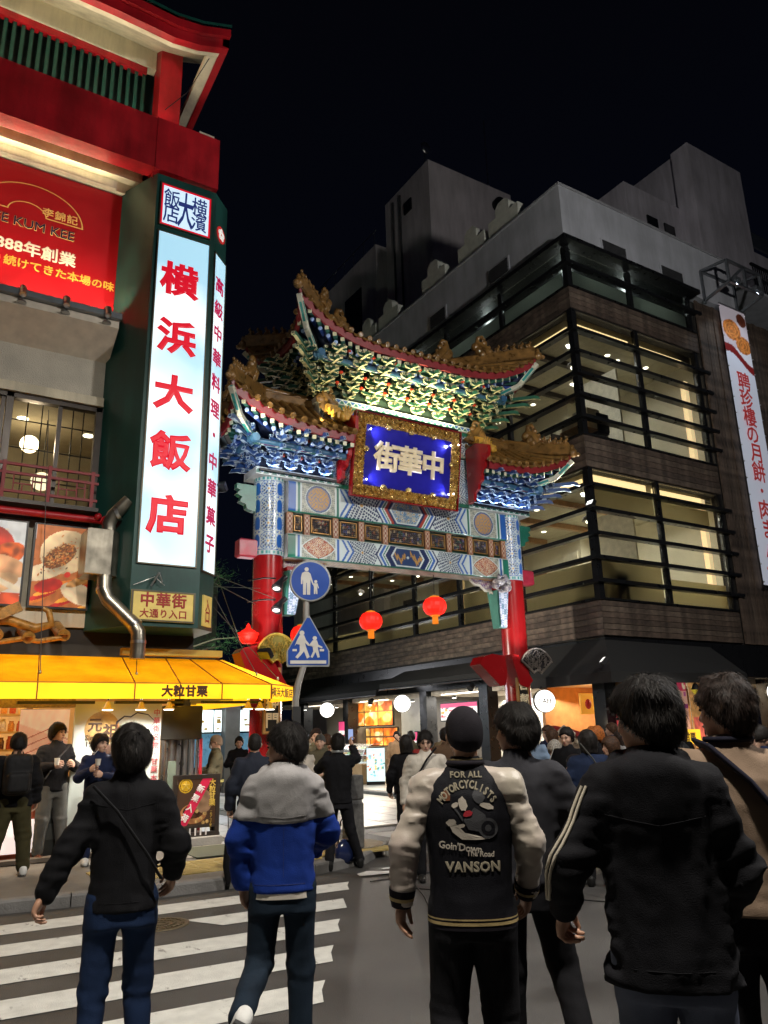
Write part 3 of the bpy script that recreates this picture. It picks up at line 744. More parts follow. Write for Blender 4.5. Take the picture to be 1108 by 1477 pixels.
def round_sign(c, r, n, label, txt=None):
    t = thing('round_sign', label, 'round lit sign', c, 'round white lit signs')
    m4 = facing(*c, n)
    b = MB().lathe([(r, -0.1), (r * 1.03, -0.09), (r * 1.03, 0.0)], (0, 0, 0), 28); b.v = [tuple(m4 @ Vector(p)) for p in b.v]; b.build('casing', black_metal, t)
    b = MB().lathe([(r * 0.97, 0.001), (r * 0.97, 0.02), (r * 0.9, 0.03)], (0, 0, 0), 28); b.v = [tuple(m4 @ Vector(p)) for p in b.v]
    b.build('lit_face', mat('lit white', (0.9, 0.9, 0.85), emit=(1, 0.97, 0.9), es=3.0, var=0), t)
    b = MB().tube([(0, 0, -0.1), (0, 0.0, -0.18), (0.0, 0.12, -0.3)], 0.02); b.v = [tuple(m4 @ Vector(p)) for p in b.v]; b.build('bracket', black_metal, t)
    if txt: write('lettering', txt, r * 0.62, m4 @ Matrix.Translation((0, 0, 0.032)), mat('sign grey', (0.1, 0.08, 0.06), 0.6, var=0), t, 0.03)
round_sign((12.1, 12.85, 2.2), 0.24, (-0.35, -0.94, 0), 'oval white lit sign lettered CAFE beside the right column', 'CAFE')
round_sign((12.75, 19.55, 2.42), 0.25, (-0.5, -0.87, 0), 'round white lit sign beside the bright food pictures')
round_sign((12.75, 24.3, 2.4), 0.25, (-0.5, -0.87, 0), 'round white lit sign at the far dark doorway')
round_sign((19.0, 11.7, 2.35), 0.3, (-0.6, -0.8, 0), 'round white lit sign at the right end of the timber wall')

t = thing('banner', 'tall white banner with red characters and cakes hanging on the timber wall', 'banner', (20.05, 11.9, 5.2))
bw = 1.25; bh = 8.5; bx0 = 19.42; bz0 = 5.15
cv = Canvas(bw, bh, 0.03, (0.62, 0.64, 0.72))
cv.rect(0, bw, 7.2, 8.5, (0.5, 0.45, 0.5))
for (ex, ey, er) in ((0.45, 7.75, 0.42), (0.95, 7.35, 0.36)):
    cv.ell(ex, ey, er, er * 0.8, (0.42, 0.14, 0.03), shade=25)
    cv.ell(ex, ey, er * 0.75, er * 0.58, (0.6, 0.24, 0.06), ring=0.78)
    cv.ell(ex, ey, er * 0.45, er * 0.33, (0.6, 0.24, 0.06), ring=0.7)
cv.ell(1.0, 8.2, 0.25, 0.22, (0.08, 0.02, 0.01), shade=20)
mm = (cv.Y < 7.25 - 0.45 * (cv.X / bw) ** 1.0 + 0.12 * np.sin(cv.X * 4)) & (cv.Y > 6.98 - 0.45 * (cv.X / bw) + 0.12 * np.sin(cv.X * 4)); cv.put(mm, (0.18, 0.01, 0.01))
cv.put(cv.Y <= 6.98 - 0.45 * (cv.X / bw) + 0.12 * np.sin(cv.X * 4), (0.6, 0.64, 0.75))
cv.ell(0.75, 0.9, 0.25, 0.38, (0.75, 0.5, 0.42), shade=30); cv.ell(0.85, 1.0, 0.08, 0.12, (0.6, 0.1, 0.05)); cv.ell(0.6, 0.5, 0.3, 0.1, (0.7, 0.2, 0.12))
cv.line(0.5, 1.15, 0.7, 1.3, 0.05, (0.6, 0.06, 0.04)); cv.line(0.9, 1.3, 1.05, 1.1, 0.05, (0.6, 0.06, 0.04))
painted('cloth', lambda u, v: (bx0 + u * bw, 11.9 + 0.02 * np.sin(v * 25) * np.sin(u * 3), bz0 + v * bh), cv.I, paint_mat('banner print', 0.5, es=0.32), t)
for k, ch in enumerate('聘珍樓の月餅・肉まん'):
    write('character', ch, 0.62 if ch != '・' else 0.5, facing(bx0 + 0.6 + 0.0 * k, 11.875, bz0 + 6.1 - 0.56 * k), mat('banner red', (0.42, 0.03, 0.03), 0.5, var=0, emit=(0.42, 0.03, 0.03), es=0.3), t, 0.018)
MB().tube([(bx0 - 0.03, 11.88, bz0 + bh + 0.02), (bx0 + bw + 0.03, 11.88, bz0 + bh + 0.02)], 0.02).build('top_rod', steel, t)
MB().tube([(bx0 - 0.03, 11.88, bz0 - 0.02), (bx0 + bw + 0.03, 11.88, bz0 - 0.02)], 0.04).build('bottom_rod', black_metal, t)
m = MB()
for k in range(18):
    for x in (bx0 - 0.01, bx0 + bw + 0.01): m.ball((x, 11.88, bz0 + 0.1 + k * 0.49), 0.022, 6)
m.build('tie_rings', steel, t)
t = thing('banner_scaffold', 'open steel lighting frame on the roof edge above the banner', 'steel frame', (19.5, 11.9, 13.7))
fr = MB()
for (a, b) in [((19.0, 12.05, 13.6), (19.0, 12.05, 14.7)), ((20.6, 12.05, 13.6), (20.6, 12.05, 14.7)), ((19.0, 12.05, 14.7), (20.6, 12.05, 14.7)), ((19.0, 12.05, 14.7), (19.0, 11.2, 14.6)), ((20.6, 12.05, 14.7), (20.6, 11.2, 14.6)), ((19.0, 11.2, 14.6), (20.6, 11.2, 14.6)), ((19.0, 12.05, 13.7), (19.0, 11.2, 13.9)), ((20.6, 12.05, 13.7), (20.6, 11.2, 13.9)), ((19.0, 11.2, 13.9), (20.6, 11.2, 13.9)), ((19.0, 11.2, 13.9), (19.0, 11.2, 14.6)), ((20.6, 11.2, 13.9), (20.6, 11.2, 14.6)), ((19.8, 11.2, 13.9), (19.8, 11.2, 14.6)), ((19.0, 11.2, 13.9), (19.8, 11.2, 14.6))]:
    fr.beam(a, b, 0.07, 0.07)
fr.build('frame', mat('galvanised', (0.2, 0.22, 0.24), 0.4, 0.7), t)
for x in (19.3, 20.3):
    MB().bevbox(x - 0.12, x + 0.12, 11.1, 11.3, 13.95, 14.1, 0.02).build('floodlight', mat('galvanised'), t)
    spot('banner_light', (x, 11.15, 13.9), (x, 11.85, 9), 120, COOL, 90, 0.6)

# ---- buildings behind
tw = mat('tower render', (0.72, 0.67, 0.69), 0.85, var=0.12, vs=0.5, dirt=.12)
t = thing('tower_block', 'tall plain grey tower standing behind the stepped parapet', 'building', (20, 25, 0))
bx('tower_walls', tw, t, 17.6, 22.5, 23.5, 27.2, 0, 26.6)
bx('lower_wing', tw, t, 17.0, 22.4, 27.21, 36, 0, 24.2)
bx('window', mat('dark glass', (0.01, 0.012, 0.015), 0.1), t, 16.95, 17.02, 28.6, 30.2, 20.2, 22.6)
bx('window', mat('dark glass'), t, 17.53, 17.62, 24.9, 25.5, 24.9, 25.5)
o = MB().lathe([(0.35, 0), (0.35, 0.3), (0.2, 0.32)], (0, 0, 0), 14); m4 = facing(21.6, 23.5, 25.6); o.v = [tuple(m4 @ Vector(p)) for p in o.v]; o.build('duct_outlet', black_metal, t)
for (y_, z_) in ((25.8, 21), (26.4, 21)): MB().tube([(17.55, y_, 15), (17.55, y_, 26.2)], .05, 6).build('drain_pipe', mat('dark pipe', (.07, .07, .075), .5), t)
for k in range(3): bx('cooling_unit', mat('unit grey', (.3, .3, .3), .5), t, 17.9 + k, 18.6 + k, 22.6, 23.2, 16.3, 17.2)
bx('window', mat('dark glass'), t, 18.4, 19.2, 23.42, 23.49, 19.5, 20.6)
m = MB().tube([(21.2, 23.6, 26.6), (21.2, 23.6, 30.5)], 0.04)
m.build('mast', steel, t)
m = MB()
for k in range(9): m.tube([(17.1, 27.5 + k, 24.2), (17.1, 27.5 + k, 25.1)], 0.025, 5)
m.tube([(17.1, 27.3, 25.1), (17.1, 36, 25.1)], 0.03, 5)
m.build('roof_railing', steel, t)
m = MB().tube([(17.8, 24.0, 26.6), (17.8, 24.0, 27.8)], 0.04)
m.ball((17.8, 23.9, 27.6), (0.28, 0.1, 0.32), 10)
m.build('antenna_dish', steel, t)
t = thing('rooftop_annex', 'pale grey building with a stair and dark railings on the far right roofline', 'building', (25, 17, 0))
bx('wall', mat('annex render', (0.6, 0.58, 0.64), 0.85, var=0.12, vs=0.6, dirt=.2), t, 21.2, 24.6, 16.0, 26, 15.3, 21.6)
bx('wall', mat('annex render'), t, 24.605, 27.9, 15.2, 26, 15.3, 24.2)
bx('stair_wall', mat('annex render'), t, 24.4, 24.6, 15.2, 15.99, 17.0, 24.2)
bx('wall', mat('annex render'), t, 27.905, 34, 15.6, 26, 15.3, 20.8)
for x in (22.3, 23.3): bx('window', mat('dark glass'), t, x, x + 0.6, 15.95, 16.02, 19.6, 20.5)
bx('ledge', dark_alu, t, 21.1, 24.39, 15.7, 15.99, 18.2, 18.35)
m = MB()
for k in range(26):
    x = 22.2 + k * 0.13
    m.box(x, x + 0.03, 15.1, 15.13, 15.6, 17.0)
m.box(22.1, 25.7, 15.08, 15.15, 17.0, 17.08)
m.build('railing', dark_alu, t)
m = MB()
for k in range(24):
    x = 25.8 + k * 0.14
    m.box(x, x + 0.035, 14.2, 14.24, 13.4, 18.4)
m.box(25.7, 29.2, 14.18, 14.26, 18.4, 18.5)
m.box(25.7, 29.2, 14.18, 14.26, 16.2, 16.3)
m.build('slat_screen', dark_alu, t)
bx('slab', dark_alu, t, 24.7, 29.4, 14.3, 15.19, 15.35, 15.6)
bx('roof_panel', mat('panel glass', (0.05, 0.06, 0.075), 0.2), t, 28.1, 33.9, 15.45, 15.55, 20.9, 21.6)
bx('lower_block', mat('spandrel'), t, 24.71, 33, 13.0, 14.1, 2.8, 13.3)
# ---- hotel building (left)
HB = thing('hotel_building', 'hotel with red painted bands, cream mouldings and stucco at the left corner', 'building', (0, 12.2, 0))
cream = mat('cream render', (0.62, 0.56, 0.42), 0.75, var=0.08, vs=2, bump=0.25, bs=70, dirt=.22)
stucco = mat('rough stucco', (0.52, 0.48, 0.4), 0.9, var=0.1, vs=3, bump=1.0, bs=60)
greyboard = mat('grey board', (0.3, 0.28, 0.26), 0.7, var=0.1)
hred = mat('hotel red paint', (0.4, 0.007, 0.014), 0.45, var=0.2, vs=2.5, bump=0.25, bs=9, dirt=.35)
hgreen = mat('sign box green', (0.01, 0.06, 0.05), 0.4, var=0.2, vs=2, dirt=.35)
hdark = mat('dark bronze', (0.02, 0.016, 0.013), 0.4, 0.3)
WX = 2.3      # where the wall meets the sign column
bx('wall', stucco, HB, -12, WX, 12.2, 12.5, 6.95, 8.4)
bx('wall', greyboard, HB, -12, WX, 12.2, 12.5, 8.402, 11.88)
bx('wall', cream, HB, -12, WX, 12.2, 12.5, 3.25, 3.52)
bx('wall', hdark, HB, -12, 4.0, 12.25, 12.5, 2.8, 3.248)
bx('wall', stucco, HB, 3.7, 4.0, 12.3, 26, 2.8, 13)
bx('wall', mat('poster back', (0.4, 0.36, 0.28), 0.7), HB, -12, WX, 12.25, 12.5, 3.522, 4.84)
bx('trim', cream, HB, -12, WX - 0.002, 12.1, 12.198, 6.8, 6.95)
for (z0, z1, y) in ((10.85, 11.05, 12.05), (11.05, 11.12, 11.9), (11.12, 11.35, 11.98), (11.35, 11.42, 11.75), (11.42, 11.6, 11.62)):
    bx('cornice_moulding', cream, HB, -12, 2.62, y, 12.199, z0 + 0.002, z1)
bx('soffit', cream, HB, -12, 3.7, 11.35, 12.198, 11.602, 11.66)
bx('red_band', hred, HB, -12, 2.66, 11.3, 11.6, 11.0, 12.02)
bx('red_band', hred, HB, 2.662, 3.78, 11.29, 11.6, 10.98, 12.03)
bx('red_band', hred, HB, 3.5, 3.78, 11.602, 16, 10.98, 12.03)
bx('band_top_slab', hred, HB, -12, 3.5, 11.602, 13.0, 11.9, 12.0)
bx('red_beam', hred, HB, 2.66, 3.2, 11.4, 11.7, 10.86, 10.978)
bx('cream_beam', cream, HB, 3.202, 3.7, 11.4, 11.7, 10.88, 10.978)
bx('wall', mat('loggia dark', (0.012, 0.02, 0.02), 0.6), HB, -12, 3.2, 12.9, 13.0, 12.0, 15)
gb = mat('green baluster', (0.004, 0.045, 0.034), 0.35, var=0.2)
bm_ = MB().bevbox(-0.03, 0.03, -0.02, 0.02, 0, 1.75, 0.006).mesh('baluster', gb)
for k in range(40): place('baluster', bm_, HB, (2.58 - k * 0.14, 12.3, 12.03))
bx('top_rail', hred, HB, -12, 2.62, 12.24, 12.36, 13.78, 13.92)
bx('bottom_rail', hred, HB, -12, 2.62, 12.25, 12.35, 12.003, 12.028)
bx('post', hred, HB, 2.79, 3.19, 11.9, 12.36, 12.032, 15.0)
bx('beam', cream, HB, -12, 2.78, 12.22, 12.4, 13.93, 15.3)
lampg = thing('security_lamp', 'small lamp at the right end of the green balusters', 'lamp', (2.52, 12.15, 12.3))
MB().ball((2.52, 12.12, 12.36), (0.06, 0.06, 0.08), 10).build('glass', mat('lamp glass', (0.7, 0.8, 0.75), 0.1, var=0), lampg)
MB().bevbox(2.48, 2.56, 12.08, 12.16, 12.035, 12.29, 0.01).build('base', black_metal, lampg)
spot('loggia_light', (2.5, 12.0, 12.5), (1.9, 12.5, 13.2), 14, (0.7, 1, 0.8), 120, 0.8)
bx('added_light_trough', black_metal, HB, -3, 2.5, 11.42, 11.54, 12.04, 12.1)  # added trough and strip that light the eave soffit
area('added_cove_light', (0.2, 11.48, 12.12), (0.2, 11.45, 14), 60, 5.4, .08, (1, .88, .62))
bx('added_light_trough', cream, HB, -3, 2.2, 11.98, 12.04, 10.84, 10.85)  # added trough and strip that warm the cornice
area('added_cove_light', (-0.3, 11.9, 10.83), (-0.3, 11.5, 11.6), 26, 4.6, .06, (1, .85, .5))
def eave_sheet(name, mt, y0, y1, z0, z1, dz=0.0, thick=0.12):
    xs = [-12, -4, 0.5, 1.75, 2.3, 2.75, 3.2, 3.72]
    lift = lambda x: (0.0 if x < 1.7 else 0.0) + 0.0
    m = MB(); v = []; f = []
    zf = {-12: 12.75 + 0.9, -4: 13.3, 0.5: 13.42, 1.75: 13.42, 2.3: 13.4, 2.75: 13.38, 3.2: 13.46, 3.72: 13.66}
    for x in xs:
        z = zf[x]
        v += [(x, y0, z + z0), (x, y0, z + z1), (x, y1, z + z1 + dz), (x, y1, z + z0 + dz)]
    for i in range(len(xs) - 1):
        for k in range(4): f.append((4 * i + k, 4 * i + (k + 1) % 4, 4 * i + 4 + (k + 1) % 4, 4 * i + 4 + k))
    n = len(xs) - 1
    f += [(3, 2, 1, 0), (4 * n, 4 * n + 1, 4 * n + 2, 4 * n + 3)]
    m.add(v, f); return m.build(name, mt, HB)
bx('added_light_baffle', hred, HB, -12, 2.62, 11.6, 11.63, 12.04, 12.22)  # added strip that keeps the cove light off the balusters
eave_sheet('eave_fascia', hred, 10.82, 10.96, 0.0, 0.27)
eave_sheet('eave_trim', hred, 10.74, 10.818, 0.2, 0.36)
eave_sheet('eave_moulding', cream, 10.962, 11.08, 0.03, 0.2)
eave_sheet('eave_soffit', cream, 11.082, 12.6, 0.1, 0.22, 1.15)
eave_sheet('roof_tiles', mat('green glaze', (0.01, 0.06, 0.045), 0.25), 10.7, 14.0, 0.37, 0.43, 2.6)
m = MB(); m.add([(3.72, 10.82, 13.66), (3.72, 10.82, 13.96), (3.72, 16, 13.5), (3.72, 16, 13.2), (3.6, 10.82, 13.66), (3.6, 10.82, 13.96), (3.6, 16, 13.5), (3.6, 16, 13.2)], [(0, 3, 2, 1), (4, 5, 6, 7), (0, 1, 5, 4), (1, 2, 6, 5), (2, 3, 7, 6), (3, 0, 4, 7)]); m.build('eave_fascia', hred, HB)
m = MB(); m.add([(3.598, 10.95, 13.66), (3.598, 16, 13.22), (3.42, 16, 13.22), (3.42, 10.95, 13.66), (3.598, 10.95, 13.8), (3.598, 16, 13.4), (3.42, 16, 13.4), (3.42, 10.95, 13.8)], [(0, 1, 2, 3), (4, 7, 6, 5), (0, 3, 7, 4), (1, 0, 4, 5), (2, 1, 5, 6), (3, 2, 6, 7)]); m.build('eave_moulding', cream, HB)
MB().tube([(3.45, 11.1, 13.55), (3.2, 11.5, 13.0), (2.9, 11.85, 12.75)], 0.008, 5).build('cable', black_metal, HB)

bx('wall', mat('reveal', (0.06, 0.05, 0.045), 0.6), HB, -12, WX, 12.5, 12.6, 4.9, 5.05)
wfm = mat('bronze frame', (0.035, 0.028, 0.024), 0.35, 0.5)
for x in (-0.62, 0.95, 2.26):
    bx('window_post', wfm, HB, x - 0.05, x + 0.05, 12.16, 12.28, 5.0, 6.8)
for x in (0.86, 1.68, 0.1):
    bx('window_post', wfm, HB, x - 0.03, x + 0.03, 12.2, 12.27, 5.0, 6.72)
bx('window_head', wfm, HB, -12, WX, 12.16, 12.3, 6.72, 6.798)
for (a, b) in ((-0.55, 0.05), (0.15, 0.82), (1.0, 1.64), (1.72, 2.2)):
    w = bx('window', glass, HB, a, b, 12.225, 12.232, 5.0, 6.7)
    g = MB()
    for k in range(1, 3): g.box(a + (b - a) * k / 3 - 0.008, a + (b - a) * k / 3 + 0.008, 12.245, 12.26, 5.0, 6.7)
    for z in (5.45, 5.95, 6.4): g.box(a, b, 12.262, 12.275, z - 0.008, z + 0.008)
    g.build('glazing_bars', wfm, w)
bx('room_back', mat('hotel room', (0.42, 0.36, 0.24), 0.8, var=0.1), HB, -3, WX + 1, 14.6, 14.7, 4.9, 6.95)
bx('room_ceiling', mat('hotel room'), HB, -3, WX + 1.2, 12.5, 14.6, 6.8, 6.9)
bx('room_side', mat('hotel room'), HB, WX + 1.02, WX + 1.1, 12.5, 14.6, 4.9, 6.79)
for (x, y) in ((1.25, 13.2), (2.35, 13.5), (0.4, 13.2)): MB().lathe([(0.09, -0.01), (0.09, 0)], (x, y, 6.8), 12).build('downlight', mat('glow spot'), HB)
gl = thing('paper_globe_lamp', 'round white globe lamp glowing behind the hotel window', 'lamp', (1.62, 13.1, 5.75))
MB().ball((1.62, 13.1, 5.72), (0.17, 0.17, 0.15), 16).build('globe', mat('globe glow', (1, 0.85, 0.6), emit=(1, 0.82, 0.52), es=1.6, var=0), gl)
MB().tube([(1.62, 13.1, 5.88), (1.62, 13.1, 6.8)], 0.008, 5).build('cord', black_metal, gl)
point('room_point', (1.4, 13.3, 6.4), 18, WARM, 0.15)
ml = mat('rail red', (0.2, 0.003, 0.007), 0.55)
for z in (5.14, 5.42, 5.56): bx('rail', ml, HB, -12, WX - 0.01, 11.93, 11.97, z, z + 0.04)
for k in range(10):
    x = 2.2 - k * 0.62; bx('rail_post', ml, HB, x - 0.025, x + 0.025, 11.92, 11.98, 5.0, 5.62)
fret = MB()
for a in (0.1, 0.36): fret.box(a, a + 0.018, -0.01, 0.01, 0.0, 0.24)
fret.box(0.1, 0.36, -0.009, 0.009, 0.1, 0.118); fret.box(0.22, 0.238, -0.0105, 0.0105, 0.0, 0.1); fret.box(0.36, 0.5, -0.009, 0.009, 0.15, 0.168); fret.box(0.48, 0.498, -0.01, 0.01, 0.0, 0.24)
fm_ = fret.mesh('fret', ml)
for k in range(10): place('fret', fm_, HB, (2.2 - (k + 1) * 0.62 + 0.03, 11.95, 5.18))
bx('balcony_floor', hdark, HB, -12, WX, 11.85, 12.2, 4.97, 5.03)
m = MB().tube([(-12, 12.0, 4.88), (WX + 0.12, 12.0, 4.88)], 0.055, 10); m.build('red_pipe', hred, HB)
m = MB().tube([(-12, 12.08, 4.98), (WX, 12.08, 4.98)], 0.03, 8)
m.ball((WX + 0.14, 11.98, 4.87), (0.07, 0.09, 0.09), 10).ball((WX + 0.02, 11.94, 4.92), (0.06, 0.06, 0.06), 10); m.build('red_pipe', hred, HB)
m = MB(); m.add([(-12, 11.6, 8.12), (-12, 11.6, 8.2), (-12, 12.2, 8.43), (-12, 12.2, 7.62), (-12, 11.6, 7.98), (2.34, 11.6, 8.12), (2.34, 11.6, 8.2), (2.34, 12.2, 8.43), (2.34, 12.2, 7.62), (2.34, 11.6, 7.98)],
      [(0, 1, 6, 5), (1, 2, 7, 6), (4, 9, 8, 3), (0, 5, 9, 4), (5, 6, 7, 8, 9), (0, 4, 3, 2, 1)]); m.build('ledge', mat('ledge render', (0.62, 0.56, 0.46), 0.8, var=0.1), HB)
bx('ledge_tray', mat('galvanised'), HB, -12, 2.36, 11.5, 11.598, 8.1, 8.2)

BB = thing('billboard', 'large red food sauce billboard above the hotel ledge', 'billboard', (0.5, 12.1, 8.43))
bbw, bbh = 5.0, 2.4
bx('panel', mat('billboard red', (0.36, 0.002, 0.006), 0.5, var=0.06, vs=3), BB, 2.38 - bbw, 2.38, 12.12, 12.195, 8.43, 10.82)
bx('edge', greyboard, BB, 2.382, 2.42, 12.1, 12.195, 8.43, 10.84)
bbg = mat('billboard gold', (0.75, 0.42, 0.12), 0.5, var=0); bbw_ = mat('billboard white', (0.85, 0.72, 0.55), 0.5, var=0); bby = mat('billboard yellow', (0.8, 0.4, 0.05), 0.5, var=0)
Yb = 12.118
def arc(cx, cz, r, a0, a1, w, n=20):
    m = MB()
    for k in range(n):
        t0, t1 = a0 + (a1 - a0) * k / n, a0 + (a1 - a0) * (k + 1) / n
        p = [(cx + q * math.cos(t), Yb, cz + .72 * q * math.sin(t)) for t, q in ((t0, r), (t1, r), (t1, r - w), (t0, r - w))]
        m.add(p, [(0, 1, 2, 3)])
    return m
m = arc(0.95, 9.93, 0.79, 0, PI, 0.022, 26); 
m2 = arc(0.87, 9.93, 0.3, 0, PI, 0.02, 14); m.add(m2.v, m2.f); m.box(1.15, 1.74, Yb - 0.001, Yb, 9.93, 9.95); m.box(0.16, 0.58, Yb - 0.001, Yb, 9.93, 9.95)
m.build('emblem_line', bbg, BB)
write('lettering', '李錦記', 0.18, facing(1.37, Yb, 10.06), bbg, BB, 0.02, spacing=1.12)
write('lettering', 'LEE KUM KEE', 0.235, facing(0.95, Yb, 9.74), bbg, BB, 0.03, sx=0.98)
write('lettering', 'LEE KUM KEE', 0.235, facing(0.95, Yb - 0.005, 9.74), mat('billboard navy', (0.02, 0.01, 0.05), 0.5, var=0), BB, 0.004, sx=0.98)
write('lettering', '1888年創業', 0.27, facing(1.03, Yb, 9.3), bbw_, BB, 0.028)
write('lettering', 'こだわり続けてきた本場の味', 0.19, facing(1.1, Yb, 9.0), bby, BB, 0.02)
for i, x in enumerate((0.9, 1.52, 2.14)):
    t = thing('spot_lamp', ['small silver spot lamp below the billboard, leftmost of the three', 'small silver spot lamp below the billboard, middle of the three', 'small silver spot lamp below the billboard nearest the green sign box'][i], 'spot lamp', (x, 11.6, 8.2), 'billboard spot lamps')
    MB().lathe([(0.07, 0), (0.07, 0.02), (0.02, 0.03), (0.02, 0.08)], (x, 11.56, 8.0), 14).build('base', steel, t)
    d = Vector((x, 12.0, 9.3)) - Vector((x, 11.5, 8.2)); d.normalize()
    a = Vector((x, 11.48, 8.1)); MB().tube([a, a + d * 0.17], [0.05, 0.055], 12).build('can', steel, t)
    MB().tube([a + d * 0.172, a + d * 0.176], [0.045, 0.045], 12).build('lens', mat('lens'), t)
    spot('billboard_light', a + d * 0.2, (x, 12.2, 9.6), 60, (1, 0.85, 0.6), 115, 0.8, 0.03)
for x in (0.1, -0.8): spot('billboard_light', (x, 11.55, 8.35), (x, 12.2, 9.6), 60, (1, 0.85, 0.6), 115, 0.8, 0.03)

P = HB
def poster(x0, x1, label, kind):
    t = thing('food_poster', label, 'poster', ((x0 + x1) / 2, 12.1, 3.53), 'food posters on the hotel front')
    w, h = x1 - x0, 1.22
    bx('frame', mat('poster frame', (0.03, 0.028, 0.025), 0.4), t, x0 - 0.03, x1 + 0.03, 12.12, 12.2, 3.5, 3.53 + h + 0.03)
    c = Canvas(w, h, 0.012, (0.7, 0.6, 0.48))
    if kind == 0:
        c.I[:] = (.5, .14, .03); rs = np.random.RandomState(3)
        for k in range(9): c.ell(w * (.05 + .13 * k), h * (.05 + .07 * (k % 4)), .22, .035, [(.75, .2, .02), (.5, .02, .01), (.85, .35, .04)][k % 3], .4, shade=18)
        c.ell(w * .3, h * .25, .2, .1, (.55, .02, .01), .3, shade=15)
        c.ell(w * .56, h * .68, .37, .33, (.72, .52, .28), .5, shade=6); c.ell(w * .2, h * .42, .34, .12, (.78, .6, .36), .35, shade=8)
        c.ell(w * .46, h * .62, .26, .14, (.22, .07, .015), .65, shade=45)
        for k in range(300):
            a = rs.normal(0, 1, 2); px_ = w * .46 + a[0] * .12 * .8 - a[1] * .04; py = h * .62 + a[1] * .055 + a[0] * .09
            c.ell(px_, py, rs.uniform(.01, .026), rs.uniform(.005, .011), [(.3, .08, .015), (.6, .2, .03), (.1, .03, .01), (.7, .38, .12), (.5, .12, .02)][k % 5], rs.uniform(0, 3))
        c.ell(w * .62, h * .4, .05, .04, (.7, .03, .01), .5); c.ell(w * .85, h * .17, .27, .15, (.8, .62, .38), -.4, shade=7); c.ell(w * .84, h * .33, .2, .06, (.5, .24, .07), .5, shade=40); c.ell(w * .97, h * .5, .1, .15, (.6, .38, .16), -.3, shade=30)
        c.put(c.X + 0.3 * c.Y < 0.3 - .35 * (1 - c.Y), (0.6, 0.65, 0.66))
    else:
        c.put(c.Y > h * .9, (.6, .62, .62)); c.put(c.X + .3 * c.Y > w * 1.1, (.65, .66, .64))
        c.ell(w * .25, h * .68, .3, .26, (.7, .2, .015), .2, shade=10); c.ell(w * .6, h * .75, .26, .2, (.5, .03, .01), -.6, shade=8)
        c.ell(w * .78, h * .6, .24, .16, (.6, .1, .01), .5, shade=30); c.ell(w * .72, h * .45, .34, .16, (.7, .35, .16), -.2, shade=12)
        c.ell(w * .2, h * .32, .32, .24, (.65, .12, .01), .2, shade=26); c.ell(w * .62, h * .22, .34, .14, (.72, .42, .2), .4, shade=12)
        c.line(w * .3, h * .42, w * .95, h * .18, .08, (.72, .6, .42)); c.line(w * .1, h * .55, w * .45, h * .45, .05, (.75, .65, .5))
        c.put((c.Y < h * .14), (.5, .06, .02)); c.put((c.Y < h * .13) & (c.X < w * .55), (.12, .3, .02)); c.line(0, h * .15, w, h * .1, .025, (.75, .72, .65))
        c.ell(w * .85, h * .05, .2, .1, (.65, .08, .02), shade=15)
        rs = np.random.RandomState(5)
        for k in range(120): c.ell(rs.uniform(0, w * .5), rs.uniform(h * .15, h * .9), .006, .005, (.25, .03, .005))
    c.speck(30, 0.25); c.I *= .8
    painted('print', lambda u, v: (x0 + u * w, 12.115 + 0 * u, 3.53 + v * h), c.I, paint_mat('poster print', 0.45, es=0.55), t)
poster(1.5, 2.28, 'poster of a steamed bun filled with dark meat, nearest the steel duct', 0)
poster(0.42, 1.36, 'poster of orange slices of meat, cut by the left picture edge', 1)
poster(-0.6, 0.3, 'poster of a filled bun farthest left, outside the picture', 0)

t = thing('gold_tile_ornament', 'gilded ridge tiles curling up on the dark eave left of the duct', 'roof ornament', (1.4, 11.7, 2.95))
gt = mat('gold glaze', (0.42, 0.2, 0.035), 0.3, 0.15, var=0.35, vs=14, bump=0.3, bs=60)
for i, (x, z) in enumerate(((1.05, 3.02), (1.45, 3.0), (1.9, 3.05))):
    MB().tube([(x, 12.15, z + 0.2), (x + 0.02, 11.8, z + 0.05), (x + 0.02, 11.55, z)], 0.085, 12).lathe([(0.06, 0), (0.03, 0.01)], (x + 0.02, 11.53, z), 12).build('round_tile', gt, t)
MB().tube([(0.7, 11.8, 3.2), (1.2, 11.7, 3.25), (1.55, 11.65, 3.14), (1.75, 11.6, 3.2), (1.7, 11.6, 3.38), (1.62, 11.6, 3.42)], [0.06, 0.07, 0.07, 0.06, 0.045, 0.03], 10).build('curl', gt, t)
MB().box(-0.15, 0.15, -0.06, 0.06, -0.07, 0.07, Matrix.Translation((1.2, 11.62, 3.36)) @ Matrix.Rotation(-0.5, 4, 'Y')).build('block_tile', gt, t)
MB().tube([(1.9, 11.56, 3.02), (1.6, 11.6, 2.96), (1.4, 11.6, 2.99), (1.1, 11.62, 2.93), (0.6, 11.62, 2.98)], 0.035, 8).build('drip_edge', gt, t)

